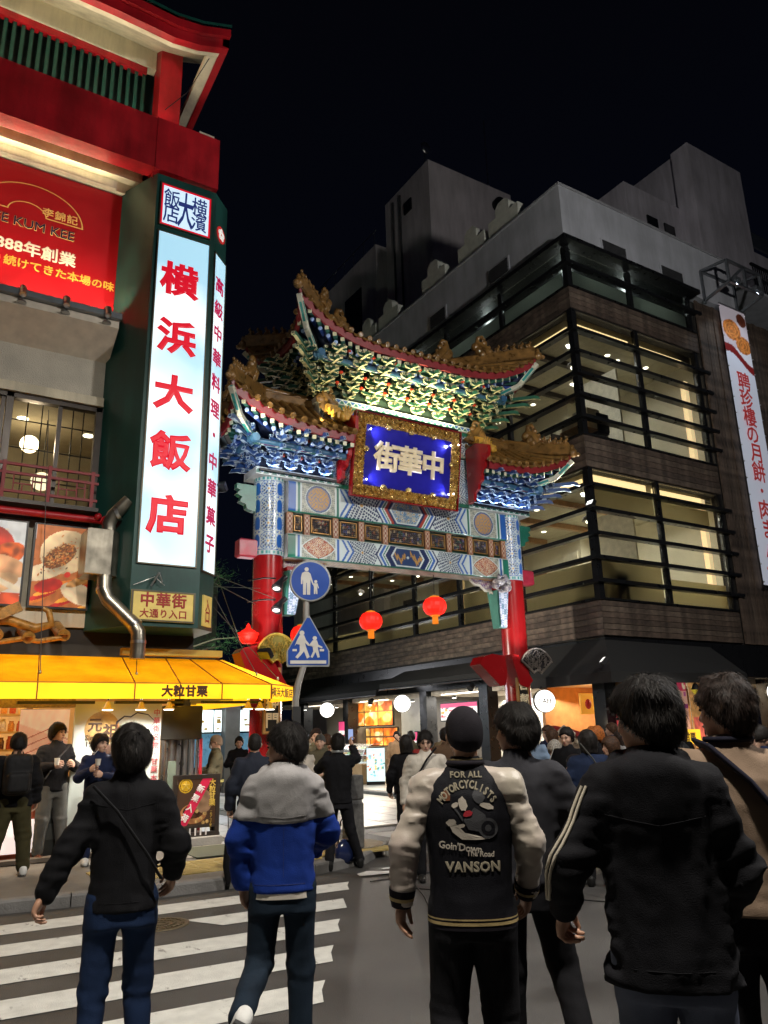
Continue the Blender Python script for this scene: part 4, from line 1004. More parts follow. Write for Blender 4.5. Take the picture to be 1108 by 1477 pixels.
# ---- the vertical sign column
SC = thing('sign_column', 'tall dark green sign column with lit white panels and red characters', 'sign', (3.2, 11.3, 3.2))
zb, zt = 3.2, 10.9
prism = [(2.72, 11.3), (3.75, 11.3), (4.09, 11.64), (4.09, 12.6), (2.3, 12.6), (2.3, 12.19)]
m = MB(); m.add([(x, y, zb) for x, y in prism] + [(x, y, zt) for x, y in prism], [(5, 4, 3, 2, 1, 0), (6, 7, 8, 9, 10, 11)] + [(i, (i + 1) % 6, 6 + (i + 1) % 6, 6 + i) for i in range(6)])
m.build('casing', hgreen, SC)
trimm = mat('sign trim', (0.16, 0.14, 0.1), 0.35, 0.7)
def lit(nm, x0, x1, z0, z1, col, es, y=11.3, m4=None, trim=True):
    m4 = m4 if m4 is not None else facing((x0 + x1) / 2, y, (z0 + z1) / 2)
    w, h = x1 - x0, z1 - z0
    if trim:
        b = MB()
        for q in ((-w / 2 - .02, -w / 2, -h / 2 - .02, h / 2 + .02), (w / 2, w / 2 + .02, -h / 2 - .02, h / 2 + .02), (-w / 2, w / 2, -h / 2 - .02, -h / 2), (-w / 2, w / 2, h / 2, h / 2 + .02)): b.box(q[0], q[1], q[2], q[3], 0.001, 0.03, m4)
        b.build('trim', trimm, SC)
    m_ = mat(nm, col, 0.3, var=0)
    b = MB().box(-w / 2, w / 2, -h / 2, h / 2, 0.002, 0.02, m4); o = b.build('lit_panel', m_, SC)
    return m4
def tube_mat(name, col, es, zc, zs):
    m = bpy.data.materials.new(name); m.use_nodes = True; nt = m.node_tree; L = nt.links; b = nt.nodes['Principled BSDF']
    b.inputs['Base Color'].default_value = (*col, 1); b.inputs['Roughness'].default_value = 0.25
    tc = nt.nodes.new('ShaderNodeTexCoord'); n = nt.nodes.new('ShaderNodeTexNoise'); n.inputs['Scale'].default_value = 0.9; n.inputs['Detail'].default_value = 1
    L.new(tc.outputs['Object'], n.inputs['Vector'])
    r = nt.nodes.new('ShaderNodeValToRGB'); r.color_ramp.elements[0].position = 0.4; r.color_ramp.elements[1].position = 0.66
    r.color_ramp.elements[0].color = (0.24, 0.6, 0.8, 1); r.color_ramp.elements[1].color = (.9, 1.08, 1.12, 1)
    L.new(n.outputs[0], r.inputs[0]); L.new(r.outputs[0], b.inputs['Emission Color']); b.inputs['Emission Strength'].default_value = es
    MATS[name] = m; return m
tube_mat('lit panel face', (0.7, 0.75, 0.78), 0.86, 0, 0)
lit('lit panel face', 2.8, 3.66, 4.13, 9.78, (0.8, 0.85, 0.9), 1.0)
sred = mat('sign red', (0.45, 0.0, 0.01), 0.4, var=0, emit=(0.62, 0.004, 0.02), es=0.85)
for k, ch in enumerate('横浜大飯店'):
    write('character', ch, 0.62, facing(3.19, 11.278, (8.95, 7.9, 6.91, 5.93, 4.9)[k]), sred, SC, 0.04, sx=1.02)
nC = Vector((1, -1, 0)).normalized()
def cham(s, z): return (3.92 + 0.1 * 0 + s * 0.707, 11.47 + s * 0.707, z)
m4 = facing(*cham(0, 6.9), nC)
lit('lit panel face', -0.205, 0.205, 0, 5.6, (0.8, 0.85, 0.9), 1.0, m4=m4)
for k, ch in enumerate('高級中華料理・中華菓子'):
    p = Vector(cham(0, 9.17 - 0.462 * k)) + nC * 0.022
    write('character', ch, 0.31, facing(*p, nC), mat('sign magenta', (0.35, 0.0, 0.05), 0.4, var=0, emit=(0.4, 0.005, 0.06), es=0.8), SC, 0.032, sx=1.05)
lit('seal face', 2.8, 3.66, 9.92, 10.72, (0.6, 0.7, 0.8), 1.0)
MATS['seal face'].node_tree.nodes['Principled BSDF'].inputs['Emission Color'].default_value = (0.55, 0.75, 0.9, 1)
MATS['seal face'].node_tree.nodes['Principled BSDF'].inputs['Emission Strength'].default_value = 0.9
m = MB()
for q in ((2.8, 2.83, 9.92, 10.72), (3.63, 3.66, 9.92, 10.72), (2.83, 3.63, 9.92, 9.95), (2.83, 3.63, 10.69, 10.72)): m.box(q[0], q[1], 11.272, 11.279, q[2], q[3])
m.build('red_border', sred, SC)
navy = mat('seal navy', (0.02, 0.03, 0.16), 0.4, var=0, emit=(0.02, 0.04, 0.2), es=0.5)
write('character', '横\n濱', 0.38, facing(3.46, 11.278, 10.32), navy, SC, 0.012, sx=0.75, line=0.78)
write('character', '大', 0.46, facing(3.22, 11.278, 10.32) @ Matrix.Diagonal((0.6, 1.6, 1, 1)), navy, SC, 0.02)
write('character', '飯\n店', 0.38, facing(2.98, 11.278, 10.32), navy, SC, 0.012, sx=0.75, line=0.78)
m = MB().lathe([(0.155, 0.001), (0.155, 0.015)], (0, 0, 0), 20); m4 = facing(*cham(0, 10.2), nC); m.v = [tuple(m4 @ Vector(p)) for p in m.v]
m.build('emblem_disc', mat('emblem red', (0.5, 0.02, 0.02), 0.4, var=0, emit=(0.5, 0.02, 0.02), es=0.5), SC)
m = MB()
for k in range(5):
    a = k * 2 * PI / 5 + 0.3; m.lathe([(0.05, 0.016), (0.05, 0.02)], (0.07 * math.cos(a), 0.07 * math.sin(a), 0), 10)
m.v = [tuple(m4 @ Vector(p)) for p in m.v]; m.build('emblem_petals', mat('emblem white', (0.8, 0.8, 0.75), 0.4, var=0, emit=(0.8, 0.8, 0.75), es=0.5), SC)
ymat = mat('plate yellow', (0.6, 0.45, 0.12), 0.5, var=0.12, vs=5, emit='base', es=0.25)
kr = mat('plate red', (0.35, 0.02, 0.015), 0.5, var=0)
t = thing('entrance_sign', 'yellow plate with red characters for the street entrance below the white panel', 'sign', (3.2, 11.28, 3.3))
bx('plate', ymat, t, 2.74, 3.68, 11.27, 11.297, 3.27, 3.72)
m = MB()
for q in ((2.74, 2.765, 3.27, 3.72), (3.655, 3.68, 3.27, 3.72), (2.765, 3.655, 3.27, 3.29), (2.765, 3.655, 3.7, 3.72)): m.box(q[0], q[1], 11.255, 11.269, q[2], q[3])
m.build('rim', trimm, t)
write('lettering', '中華街', 0.22, facing(3.21, 11.268, 3.585), kr, t, 0.03, spacing=1.15)
write('lettering', '大通り入口', 0.135, facing(3.21, 11.268, 3.385), kr, t, 0.025, spacing=1.1)
t = thing('entrance_sign', 'narrow yellow plate with two red characters on the slanting side of the green column', 'sign', (3.92, 11.47, 3.3))
m4 = facing(*cham(0, 3.49), nC)
MB().box(-0.14, 0.14, -0.235, 0.235, 0.003, 0.03, m4).build('plate', ymat, t)
write('lettering', '入\n口', 0.2, m4 @ Matrix.Translation((0, 0, 0.031)), kr, t, 0.03, line=0.85, sx=0.8)
t = thing('wire_stay', 'thin knotted wire stays below the white panel', 'wire', (3.0, 11.25, 3.9))
m = MB().tube([(2.75, 11.25, 3.78), (3.05, 11.24, 3.92), (3.2, 11.24, 3.8)], 0.006, 4).tube([(3.0, 11.24, 3.78), (3.1, 11.2, 3.98)], 0.015, 5).tube([(3.1, 11.2, 3.98), (3.16, 11.22, 3.84)], 0.01, 5)
m.build('wire', steel, t)

t = thing('exhaust_duct', 'galvanised exhaust duct with a square box and bent pipes on the green column', 'duct', (2.6, 11.6, 2.8))
dm = mat('duct steel', (0.36, 0.33, 0.27), 0.34, 0.9, var=0.35, vs=4, dirt=.4)
MB().tube([(2.66, 11.45, 5.1), (2.56, 11.5, 4.98), (2.46, 11.55, 4.86), (2.42, 11.6, 4.74), (2.42, 11.6, 4.62)], 0.1, 16).build('upper_pipe', dm, t)
b = MB().bevbox(2.1, 2.46, 11.45, 11.95, 3.93, 4.62, 0.012)
b.add([(2.46, 11.45, 3.94), (2.46, 11.45, 4.61), (2.72, 11.75, 4.61), (2.72, 11.75, 3.94), (2.46, 11.95, 3.94), (2.46, 11.95, 4.61)], [(0, 3, 2, 1), (3, 4, 5, 2), (0, 4, 3), (1, 2, 5)])
b.build('box', dm, t)
MB().tube([(2.4, 11.55, 3.92), (2.4, 11.5, 3.72), (2.46, 11.48, 3.58), (2.78, 11.3, 3.24), (2.86, 11.25, 3.1), (2.87, 11.25, 2.95), (2.87, 11.25, 2.72)], 0.105, 16).build('lower_pipe', dm, t)
m = MB()
for p, q in (((2.4, 11.52, 3.74), (2.4, 11.5, 3.7)), ((2.8, 11.29, 3.22), (2.83, 11.27, 3.18)), ((2.87, 11.25, 2.98), (2.87, 11.25, 2.94)), ((2.5, 11.53, 4.88), (2.54, 11.51, 4.9))): m.tube([p, q], 0.112, 16)
m.build('pipe_band', steel, t)

# ---- yellow lit awning
AW = thing('awning', 'glowing yellow canvas awning over the chestnut stall', 'awning', (2, 11, 2.2))
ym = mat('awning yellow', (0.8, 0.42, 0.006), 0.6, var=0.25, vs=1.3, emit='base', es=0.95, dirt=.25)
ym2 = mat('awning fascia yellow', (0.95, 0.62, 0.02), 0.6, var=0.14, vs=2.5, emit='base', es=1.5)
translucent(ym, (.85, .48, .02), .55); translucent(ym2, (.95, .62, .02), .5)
seam = mat('awning seam', (0.3, 0.08, 0.01), 0.7, var=0)
fs = [-6, -4.2, -2.4, -0.6, 0.55, 1.56, 2.8, 3.43, 4.05, 4.82]
bk = [-6, -4.2, -2.4, -0.6, 0.7, 1.7, 2.86, 3.52, 3.9, 4.35]
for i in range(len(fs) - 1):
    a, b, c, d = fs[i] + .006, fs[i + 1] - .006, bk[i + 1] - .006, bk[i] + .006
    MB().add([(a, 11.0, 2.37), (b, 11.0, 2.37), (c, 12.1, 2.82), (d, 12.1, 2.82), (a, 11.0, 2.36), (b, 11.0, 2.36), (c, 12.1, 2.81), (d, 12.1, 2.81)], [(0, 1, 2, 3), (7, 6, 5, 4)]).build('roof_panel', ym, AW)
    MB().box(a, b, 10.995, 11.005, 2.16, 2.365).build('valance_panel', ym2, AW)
    MB().beam((fs[i + 1], 11.0, 2.375), (bk[i + 1], 12.1, 2.825), 0.016, 0.012).box(fs[i + 1] - .008, fs[i + 1] + .008, 10.99, 11.01, 2.16, 2.37).build('seam', seam, AW)
C0, C1 = Vector((4.83, 11.0, 0)), Vector((5.42, 11.5, 0))
def q(p, z): return (p.x, p.y, z)
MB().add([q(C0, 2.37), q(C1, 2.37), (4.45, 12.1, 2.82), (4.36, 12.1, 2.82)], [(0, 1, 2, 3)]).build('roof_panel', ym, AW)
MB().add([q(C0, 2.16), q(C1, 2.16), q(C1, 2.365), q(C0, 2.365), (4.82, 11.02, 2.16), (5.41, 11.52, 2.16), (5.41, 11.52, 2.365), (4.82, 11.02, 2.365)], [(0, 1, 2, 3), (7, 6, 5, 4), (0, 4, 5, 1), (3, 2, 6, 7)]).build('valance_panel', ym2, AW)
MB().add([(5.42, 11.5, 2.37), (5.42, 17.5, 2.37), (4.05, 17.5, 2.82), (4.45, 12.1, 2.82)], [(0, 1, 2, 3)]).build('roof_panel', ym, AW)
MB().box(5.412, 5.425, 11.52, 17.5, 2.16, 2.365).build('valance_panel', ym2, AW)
MB().beam((4.83, 11, 2.375), (4.36, 12.1, 2.825), 0.016, 0.012).beam((4.83, 10.995, 2.16), (4.83, 10.995, 2.37), 0.014, 0.014).build('seam', seam, AW)
MB().box(-6, 4.83, 10.99, 11.01, 2.366, 2.38).beam((4.83, 11, 2.373), (5.42, 11.5, 2.373), 0.02, 0.014).box(5.41, 5.43, 11.52, 17.5, 2.366, 2.38).build('seam', mat('awning seam orange', (0.6, 0.22, 0.01), 0.6, var=0), AW)
bx('underside', mat('awning lining', (0.75, 0.65, 0.45), 0.7, var=0.05, emit=(1, 0.9, 0.6), es=0.3), AW, 4.1, 5.38, 11.75, 17.4, 2.3, 2.31)
m = MB()
for k in range(8): m.box(4.1, 5.38, 11.9 + 0.7 * k, 11.93 + 0.7 * k, 2.27, 2.299)
m.build('frame_bars', mat('frame yellow', (0.5, 0.35, 0.05), 0.5), AW)
bx('roller_case', mat('roller case', (0.5, 0.36, 0.06), 0.4, var=0.1), AW, 2.8, 4.35, 11.85, 12.0, 2.84, 2.94)
bt = mat('brush brown', (0.09, 0.03, 0.01), 0.6, var=0)
write('lettering', '大粒甘栗', 0.16, facing(3.5, 10.99, 2.268), bt, AW, 0.05, spacing=1.1)
nA = Vector((0.5, -0.59, 0)).normalized()
write('lettering', '横浜大飯店', 0.15, facing(5.12, 11.24, 2.265, nA), bt, AW, 0.02)
for k in range(7):
    x = -3.2 + 1.28 * k; bx('tube_fitting', black_metal, AW, x - .5, x + .5, 11.62, 11.7, 2.12, 2.16); area('tube_light', (x, 11.6, 2.18), (x, 11.45, 3), 26, 1.0, .08, (1, .93, .75))
t = thing('awning_stays', 'thin steel stay cables running down to the yellow awning', 'cables', (2, 11.8, 3))
m = MB()
for (a, b) in (((1.5, 12.15, 6.6), (1.62, 11.3, 2.52)), ((2.86, 11.3, 3.15), (2.9, 11.35, 2.52)), ((4.1, 11.6, 3.75), (4.75, 11.4, 2.55)), ((4.1, 11.65, 3.6), (5.2, 11.6, 2.5))): m.tube([a, b], 0.006, 5)
m.build('cable', mat('cable grey', (.06, .06, .06), .6), t)
m = MB()
for p in ((1.62, 11.3, 2.52), (2.9, 11.35, 2.52), (4.75, 11.4, 2.55), (5.2, 11.6, 2.5)): m.ball(p, (0.02, 0.02, 0.035), 6)
m.build('cable_hook', steel, t)
names = ['first', 'second', 'third']
lpos = [(2.56, 11.45), (3.02, 11.45), (3.42, 11.45), (4.66, 11.5), (4.9, 11.6), (5.12, 11.72)]
lab = ['lamp under the awning above the gold emblem', 'lamp under the awning above the white cloud drawing', 'lamp under the awning beside the dark hood', 'white lamp under the awning corner, left of its three', 'white lamp under the awning corner, middle of its three', 'white lamp at the tip of the awning corner']
for i, (x, y) in enumerate(lpos):
    t = thing('downlight_lamp', 'small bell shaped ' + lab[i], 'lamp', (x, y, 2.2), 'lamps under the yellow awning')
    MB().tube([(x, y, 2.16), (x, y, 2.34)], 0.012, 6).build('stem', black_metal, t)
    MB().lathe([(0.02, 0.11), (0.035, 0.08), (0.05, 0.03), (0.085, 0.015), (0.085, 0)], (x, y, 2.03), 14).build('shade', mat('lamp enamel', (0.55, 0.5, 0.42), 0.4), t)
    MB().lathe([(0.07, 0), (0.07, 0.004)], (x, y, 2.024), 14).build('lens', mat('lens'), t)
    spot('awning_light', (x, y, 2.0), (x + (0.1 if i > 2 else 0), y + 0.25, 0), 55 if i < 3 else 34, (1, .95, .86), 140, 0.7, 0.05)
for x in (1.4, 0.4, -1.2): spot('awning_light', (x, 11.5, 2.0), (x, 11.4, 0), 32, (1, .86, .66), 140, 0.7, 0.05)
spot('awning_light', (4.9, 13.5, 2.1), (5.2, 13.5, 0), 70, NEUT, 150, 0.7, 0.05)

# ---- stall below the awning
bx('fringe_box', mat('fringe', (0.25, 0.2, 0.15), 0.8, var=0.3, vs=30), HB, -6, 2.2, 11.82, 11.95, 2.08, 2.2)
bx('shop_back', mat('shop back', (0.7, 0.45, 0.2), 0.7), HB, -6, 4.0, 14.2, 14.3, 0.12, 2.8)
bx('shop_side', mat('shop back'), HB, 3.6, 3.7, 12.1, 14.19, 0.12, 2.8)
area('stall_light', (0.8, 12.9, 2.7), (0.8, 12.6, 0), 80, 3.5, 1.2, (1, 0.78, 0.5))
sh = thing('jar_shelf', 'tall lit shelf of jars and packets inside the stall at the far left', 'shelf', (1.35, 12.9, 0.12))
shm = mat('shelf wood', (0.55, 0.33, 0.1), 0.5, var=0.15)
for z in (0.4, 0.9, 1.25, 1.5, 1.75, 2.0): bx('shelf_board', shm, sh, 0.4, 1.82, 12.75, 13.1, z, z + 0.03)
for x in (0.38, 1.1, 1.82): bx('side_panel', shm, sh, x, x + 0.03, 12.76, 13.1, 0.12, 2.25)
rnd = random.Random(4)
jarc = [(0.6, 0.25, 0.05), (0.45, 0.08, 0.03), (0.7, 0.5, 0.2), (0.15, 0.06, 0.03), (0.7, 0.62, 0.5)]
jm = [MB().lathe([(0.04, 0), (0.045, 0.02), (0.045, 0.11), (0.03, 0.13), (0.032, 0.16), (0.001, 0.16)], (0, 0, 0), 10).mesh('jar', mat('jar %d' % i, c, 0.25, var=0.25, vs=40)) for i, c in enumerate(jarc)]
k = 0
SHN = {0.93: 'lowest', 1.28: 'second lowest', 1.53: 'middle', 1.78: 'second highest', 2.03: 'highest'}
for z in (0.93, 1.28, 1.53, 1.78, 2.03):
    x = 0.48; k = 0
    while x < 1.8:
        if abs(x - 1.12) > 0.06:
            ci = rnd.randrange(5); o = place('jar', jm[ci], None, (x, 12.82, z), sc=(1, 1, rnd.uniform(0.8, 1.15)))
            tag(o, '%s jar, %s from the left on the %s shelf inside the stall' % (('orange', 'red', 'golden', 'dark brown', 'cream')[ci], nth(k), SHN[z]), 'jar', 'jars on the stall shelf'); k += 1
        x += 0.115
mu = thing('wall_mural', 'pink printed mural of an old shop building inside the stall', 'mural', (1.98, 12.0, 1.0))
c = Canvas(1.0, 1.95, 0.014, (0.8, 0.5, 0.36)); rd = (0.42, 0.1, 0.05)
c.put(c.Y > 1.75 - 0.25 * c.X, (0.85, 0.68, 0.52))
for k in range(7):
    y0 = 1.72 - 0.13 * k; c.line(0.02, y0 - 0.22 + 0.03 * k, 0.75, y0 + 0.02 * k, 0.014, rd); c.line(0.75, y0 + 0.02 * k, 1.0, y0 - 0.1 + 0.03 * k, 0.014, rd)
for k in range(9): c.line(0.08 + 0.1 * k, 0.95, 0.08 + 0.1 * k, 1.65, 0.01, rd)
c.rect(0, 1, 0.98, 1.06, (0.1, 0.25, 0.14)); c.rect(0, 1, 0.86, 0.94, (0.55, 0.35, 0.2)); c.rect(0.3, 0.6, 0.88, 0.92, (0.5, 0.04, 0.03)); c.rect(0, 1, 0, 0.3, (0.75, 0.7, 0.65))
c.speck(25, 0.15)
painted('print', lambda u, v: (1.56 + u * 0.66, 12.3 + 0 * u, 0.15 + v * 1.92), c.I, paint_mat('mural print', 0.5, es=0.3), mu)
bx('backing', greyboard, mu, 1.56, 2.22, 12.303, 12.33, 0.14, 2.08)
ct = thing('stall_counter', 'low display counter with a glowing front in the stall', 'counter', (1.2, 12.0, 0.12))
bx('cabinet', mat('counter red', (0.35, 0.08, 0.04), 0.4), ct, -1.5, 1.9, 12.05, 12.6, 0.12, 0.85)
bx('lit_front', mat('counter lit', (0.9, 0.8, 0.75), emit=(1, 0.85, 0.8), es=0.8, var=0), ct, 1.3, 1.85, 12.035, 12.048, 0.2, 0.62)
bx('top', shm, ct, -1.5, 1.95, 12.0, 12.65, 0.852, 0.9)
for k in range(9): tag(place('packet', MB().bevbox(-.06, .06, -.04, .04, 0, .12, .01).mesh('packet', mat('jar %d' % (k % 5))), None, (0.5 + .15 * k, 12.2, 0.902)), '%s packet of sweets on the stall counter' % nth(k), 'packet', 'packets on the stall counter')
t = thing('metal_cabinet', 'dark steel equipment cabinet beside the white panel', 'cabinet', (2.12, 12.15, 0.12))
bx('body', mat('cab steel', (0.05, 0.055, 0.055), 0.35, 0.6), t, 1.96, 2.24, 11.95, 12.28, 0.14, 1.15)
for z in (0.35, 0.62, 0.9): bx('drawer_front', mat('cab steel 2', (0.1, 0.11, 0.11), 0.3, 0.7), t, 1.98, 2.22, 11.935, 11.948, z, z + 0.2)
WP = thing('white_panel', 'tall white printed panel with a gold emblem, cloud and calligraphy', 'sign panel', (2.85, 11.8, 0.12))
bx('board', mat('panel white', (0.55, 0.6, 0.56), 0.5, var=0.05, vs=2), WP, 2.2, 3.42, 11.8, 11.86, 0.14, 2.16)
fp = 11.797
m = MB().lathe([(0.24, 0), (0.24, 0.004)], (0, 0, 0), 32); m4 = facing(2.58, fp, 1.78); m.v = [tuple(m4 @ Vector(p)) for p in m.v]
m.build('gold_disc', mat('gold print', (0.42, 0.28, 0.1), 0.35, 0.2, var=0.4, vs=5), WP)
dk = mat('print brown', (0.05, 0.022, 0.012), 0.5, var=0)
write('lettering', '元', 0.2, facing(2.48, fp - 0.005, 1.83), dk, WP, 0.03)
write('lettering', '祖', 0.23, facing(2.7, fp - 0.005, 1.74), dk, WP, 0.03)
write('lettering', 'Since\n1996', 0.1, facing(2.46, fp - 0.005, 1.62), dk, WP, 0.02, line=0.85)
def brush(pts, w, nm, mt, z=0.006):
    """flat brush stroke through pts in panel coordinates"""
    b = MB(); P = [Vector(p) for p in pts]; v = []
    for i, p in enumerate(P):
        d = (P[min(i + 1, len(P) - 1)] - P[max(i - 1, 0)]).normalized(); nn = Vector((-d.y, d.x)); ww = w[i] / 2 if isinstance(w, (list, tuple)) else w / 2
        v += [(p.x + nn.x * ww, fp - z, p.y + nn.y * ww), (p.x - nn.x * ww, fp - z, p.y - nn.y * ww)]
    b.add(v, [(2 * i, 2 * i + 1, 2 * i + 3, 2 * i + 2) for i in range(len(P) - 1)]); return b.build(nm, mt, WP)
navp = mat('print navy', (0.02, 0.02, 0.05), 0.5, var=0); redp = mat('print red', (0.5, 0.02, 0.05), 0.5, var=0)
cl_ = [(3.34, 1.86), (3.22, 1.97), (3.06, 2.0), (2.97, 1.94), (2.88, 1.95), (2.78, 1.87), (2.77, 1.76), (2.85, 1.68), (2.95, 1.72), (2.96, 1.81), (2.9, 1.83)]
brush(cl_, [0.005, 0.014, 0.02, 0.02, 0.02, 0.03, 0.035, 0.03, 0.025, 0.015, 0.006], 'cloud_line', navp)
brush([(2.79, 1.84), (2.79, 1.74), (2.87, 1.69), (2.94, 1.73)], [0.01, 0.03, 0.025, 0.01], 'cloud_line', redp, 0.008)
brush([(3.33, 1.86), (3.2, 1.74), (3.02, 1.7)], [0.005, 0.012, 0.01], 'cloud_line', navp)
for k, ch in enumerate('中華街名物・甘栗本舗'): write('lettering', ch, 0.1, facing(3.35, fp - 0.004, 2.0 - 0.115 * k), mat('print rose', (0.45, 0.08, 0.09), 0.5, var=0), WP, 0.02)
write('lettering', '大', 0.42, facing(2.68, fp - 0.004, 1.35), dk, WP, 0.07)
write('lettering', '甘', 0.42, facing(2.68, fp - 0.004, 0.95), dk, WP, 0.07)
brush([(2.62, 0.9), (2.55, 0.75), (2.52, 0.6)], [0.08, 0.09, 0.04], 'chestnut_tower', mat('print tan', (0.45, 0.3, 0.14), 0.5, var=0.2))
MB().add([(2.22, 11.795, 0.2), (2.32, 11.795, 0.16), (2.56, 11.795, 0.66), (2.46, 11.795, 0.72)], [(0, 1, 2, 3)]).build('ribbon', redp, WP)
t = thing('roaster', 'chestnut roasting machine with a dark square hood over steel pipes', 'roaster', (3.8, 12.0, 0.12))
MB().bevbox(3.48, 4.1, 11.95, 12.5, 1.6, 2.1, 0.015).build('hood', mat('hood', (0.045, 0.045, 0.042), 0.4, 0.5), t)
m = MB()
for i, (x, r, y) in enumerate(((3.52, 0.035, 12.0), (3.6, 0.03, 12.05), (3.69, 0.05, 12.1), (3.8, 0.04, 12.15), (3.9, 0.03, 12.1), (3.99, 0.035, 12.05), (4.06, 0.025, 12.02))):
    m.tube([(x, y, 0.35), (x, y, 1.6)], r, 12)
m.build('steel_pipe', steel, t)
MB().tube([(4.12, 11.98, 0.3), (4.1, 11.98, 1.62)], 0.025, 10).build('red_pipe', mat('pipe red', (0.35, 0.02, 0.03), 0.3), t)
bx('body', mat('roaster body', (0.1, 0.09, 0.08), 0.35, 0.7), t, 3.5, 4.1, 12.0, 12.55, 0.14, 0.95)
bx('screen_plate', mat('screen plate', (0.2, 0.25, 0.2), 0.2, 0.2), t, 3.58, 3.7, 11.88, 11.9, 0.9, 1.3)
MB().lathe([(0.09, 0), (0.13, 0.07), (0.135, 0.075), (0.12, 0.075)], (3.86, 11.93, 0.98), 16).build('basket', mat('basket wicker', (0.4, 0.25, 0.1), 0.7, var=0.3, vs=60), t)
SB = thing('sandwich_board', 'dark framed chestnut poster board with a red diagonal band standing on a stone block', 'sandwich board', (3.98, 11.75, 0.12))
MB().bevbox(3.55, 4.35, 11.62, 11.95, KZ, KZ + 0.12, 0.01).build('stone_block', concrete, SB)
brd = mat('board frame', (0.03, 0.022, 0.018), 0.4, var=0.2)
m = MB()
for q in ((3.62, 3.68, 0.24, 1.1), (4.27, 4.33, 0.24, 1.1), (3.681, 4.269, 1.04, 1.1), (3.681, 4.269, 0.24, 0.3), (3.681, 4.269, 0.36, 0.4)): m.box(q[0], q[1], 11.7, 11.75, q[2], q[3])
m.build('frame', brd, SB)
c = Canvas(0.58, 0.66, 0.007, (0.055, 0.03, 0.018))
c.ell(0.12, 0.56, 0.1, 0.1, (0.5, 0.3, 0.02)); c.ell(0.12, 0.56, 0.085, 0.085, (0.05, 0.02, 0.01), ring=0.8)
c.ell(0.25, 0.17, 0.2, 0.14, (0.3, 0.13, 0.05), shade=20); c.ell(0.25, 0.2, 0.16, 0.1, (0.05, 0.02, 0.01), shade=30); c.ell(0.4, 0.33, 0.13, 0.16, (0.2, 0.12, 0.07), shade=20)
for (x, y) in ((0.36, 0.1), (0.3, 0.06), (0.42, 0.16), (0.2, 0.22), (0.3, 0.2), (0.46, 0.05), (0.4, 0.04)): c.ell(x, y, 0.028, 0.024, (0.35, 0.22, 0.08), shade=60)
c.put(np.abs((c.X - 0.27) * 0.87 - (c.Y - 0.34) * 0.5) < 0.065, (0.5, 0.02, 0.06))
painted('print', lambda u, v: (3.685 + u * 0.58, 11.705 + 0 * u, 0.39 + v * 0.66), c.I, paint_mat('board print', 0.25, es=0.25), SB)
wpt = mat('print white', (0.75, 0.72, 0.7), 0.5, var=0); gpt = mat('print gold', (0.6, 0.4, 0.06), 0.5, var=0)
for k, ch in enumerate('新栗入荷'):
    write('lettering', ch, 0.11, facing(4.03 - 0.075 * k, 11.702, 0.9 - 0.13 * k) @ Matrix.Rotation(-0.5, 4, 'Z'), wpt, SB, 0.03)
for k, ch in enumerate('大粒甘栗'): write('lettering', ch, 0.1, facing(4.21, 11.702, 0.98 - 0.095 * k), gpt, SB, 0.03)
for k, ch in enumerate('一粒ずつ丁寧に'): write('lettering', ch, 0.035, facing(4.2, 11.702, 0.58 - 0.038 * k), gpt, SB, 0.01)
write('lettering', '大', 0.12, facing(3.805, 11.702, 0.95), gpt, SB, 0.03)
for k in range(6): bx('leaflet', mat('print white'), SB, 3.72 + 0.08 * k, 3.74 + 0.08 * k, 11.69, 11.699, 0.26, 0.36)
bx('threshold', mat('threshold', (0.12, 0.1, 0.08), 0.6), HB, -6, 3.4, 11.6, 11.79, KZ, KZ + 0.05)
o = bx('door_mat', mat('mat green', (0.07, 0.075, 0.05), 0.95, var=0.2, vs=60), None, 3.6, 4.6, 10.5, 11.5, KZ + 0.006, KZ + 0.014); tag(o, 'plain dark green mat lying before the sandwich board', 'mat')
# ---- the painted gate
GX, GY = 8.54, 13.0
G = thing('paifang_gate', 'ornate painted Chinese gate with red columns and golden tiled roofs', 'gate', (GX, GY, 0))
WHT = (0.6, 0.68, 0.68); BLU = (0.03, 0.12, 0.42); NAV = (0.015, 0.03, 0.1); GRN = (0.02, 0.16, 0.11); GLD = (0.5, 0.28, 0.08); RDD = (0.33, 0.05, 0.03); TEAL = (0.05, 0.3, 0.3)
gred = mat('gate red', (0.3, 0.008, 0.01), 0.25, var=0.08, vs=2, coat=0.4)
gfasc = mat('gate dark red', (0.22, 0.015, 0.02), 0.4, var=0.15)
gtile = mat('gold roof tile', (0.19, 0.1, 0.028), 0.3, 0.0, var=0.45, vs=7, bump=0.35, bs=30, coat=0.3)
ggold = mat('carved gold', (0.85, 0.55, 0.2), 0.27, 0.85, var=0.35, vs=16, bump=0.5, bs=70)
ptm = paint_mat('gate paint', 0.3, coat=0.3, bump=0.1)
col_m = MB().lathe([(0.3, 0.6), (0.285, 0.9), (0.28, 4.81)], (0, 0, 0), 40).mesh('column_shaft', gred)
plinth_m = MB().lathe([(0.46, 0.0), (0.46, 0.14), (0.42, 0.2), (0.36, 0.3), (0.4, 0.42), (0.38, 0.55), (0.32, 0.6)], (0, 0, 0), 32).mesh('plinth', concrete)

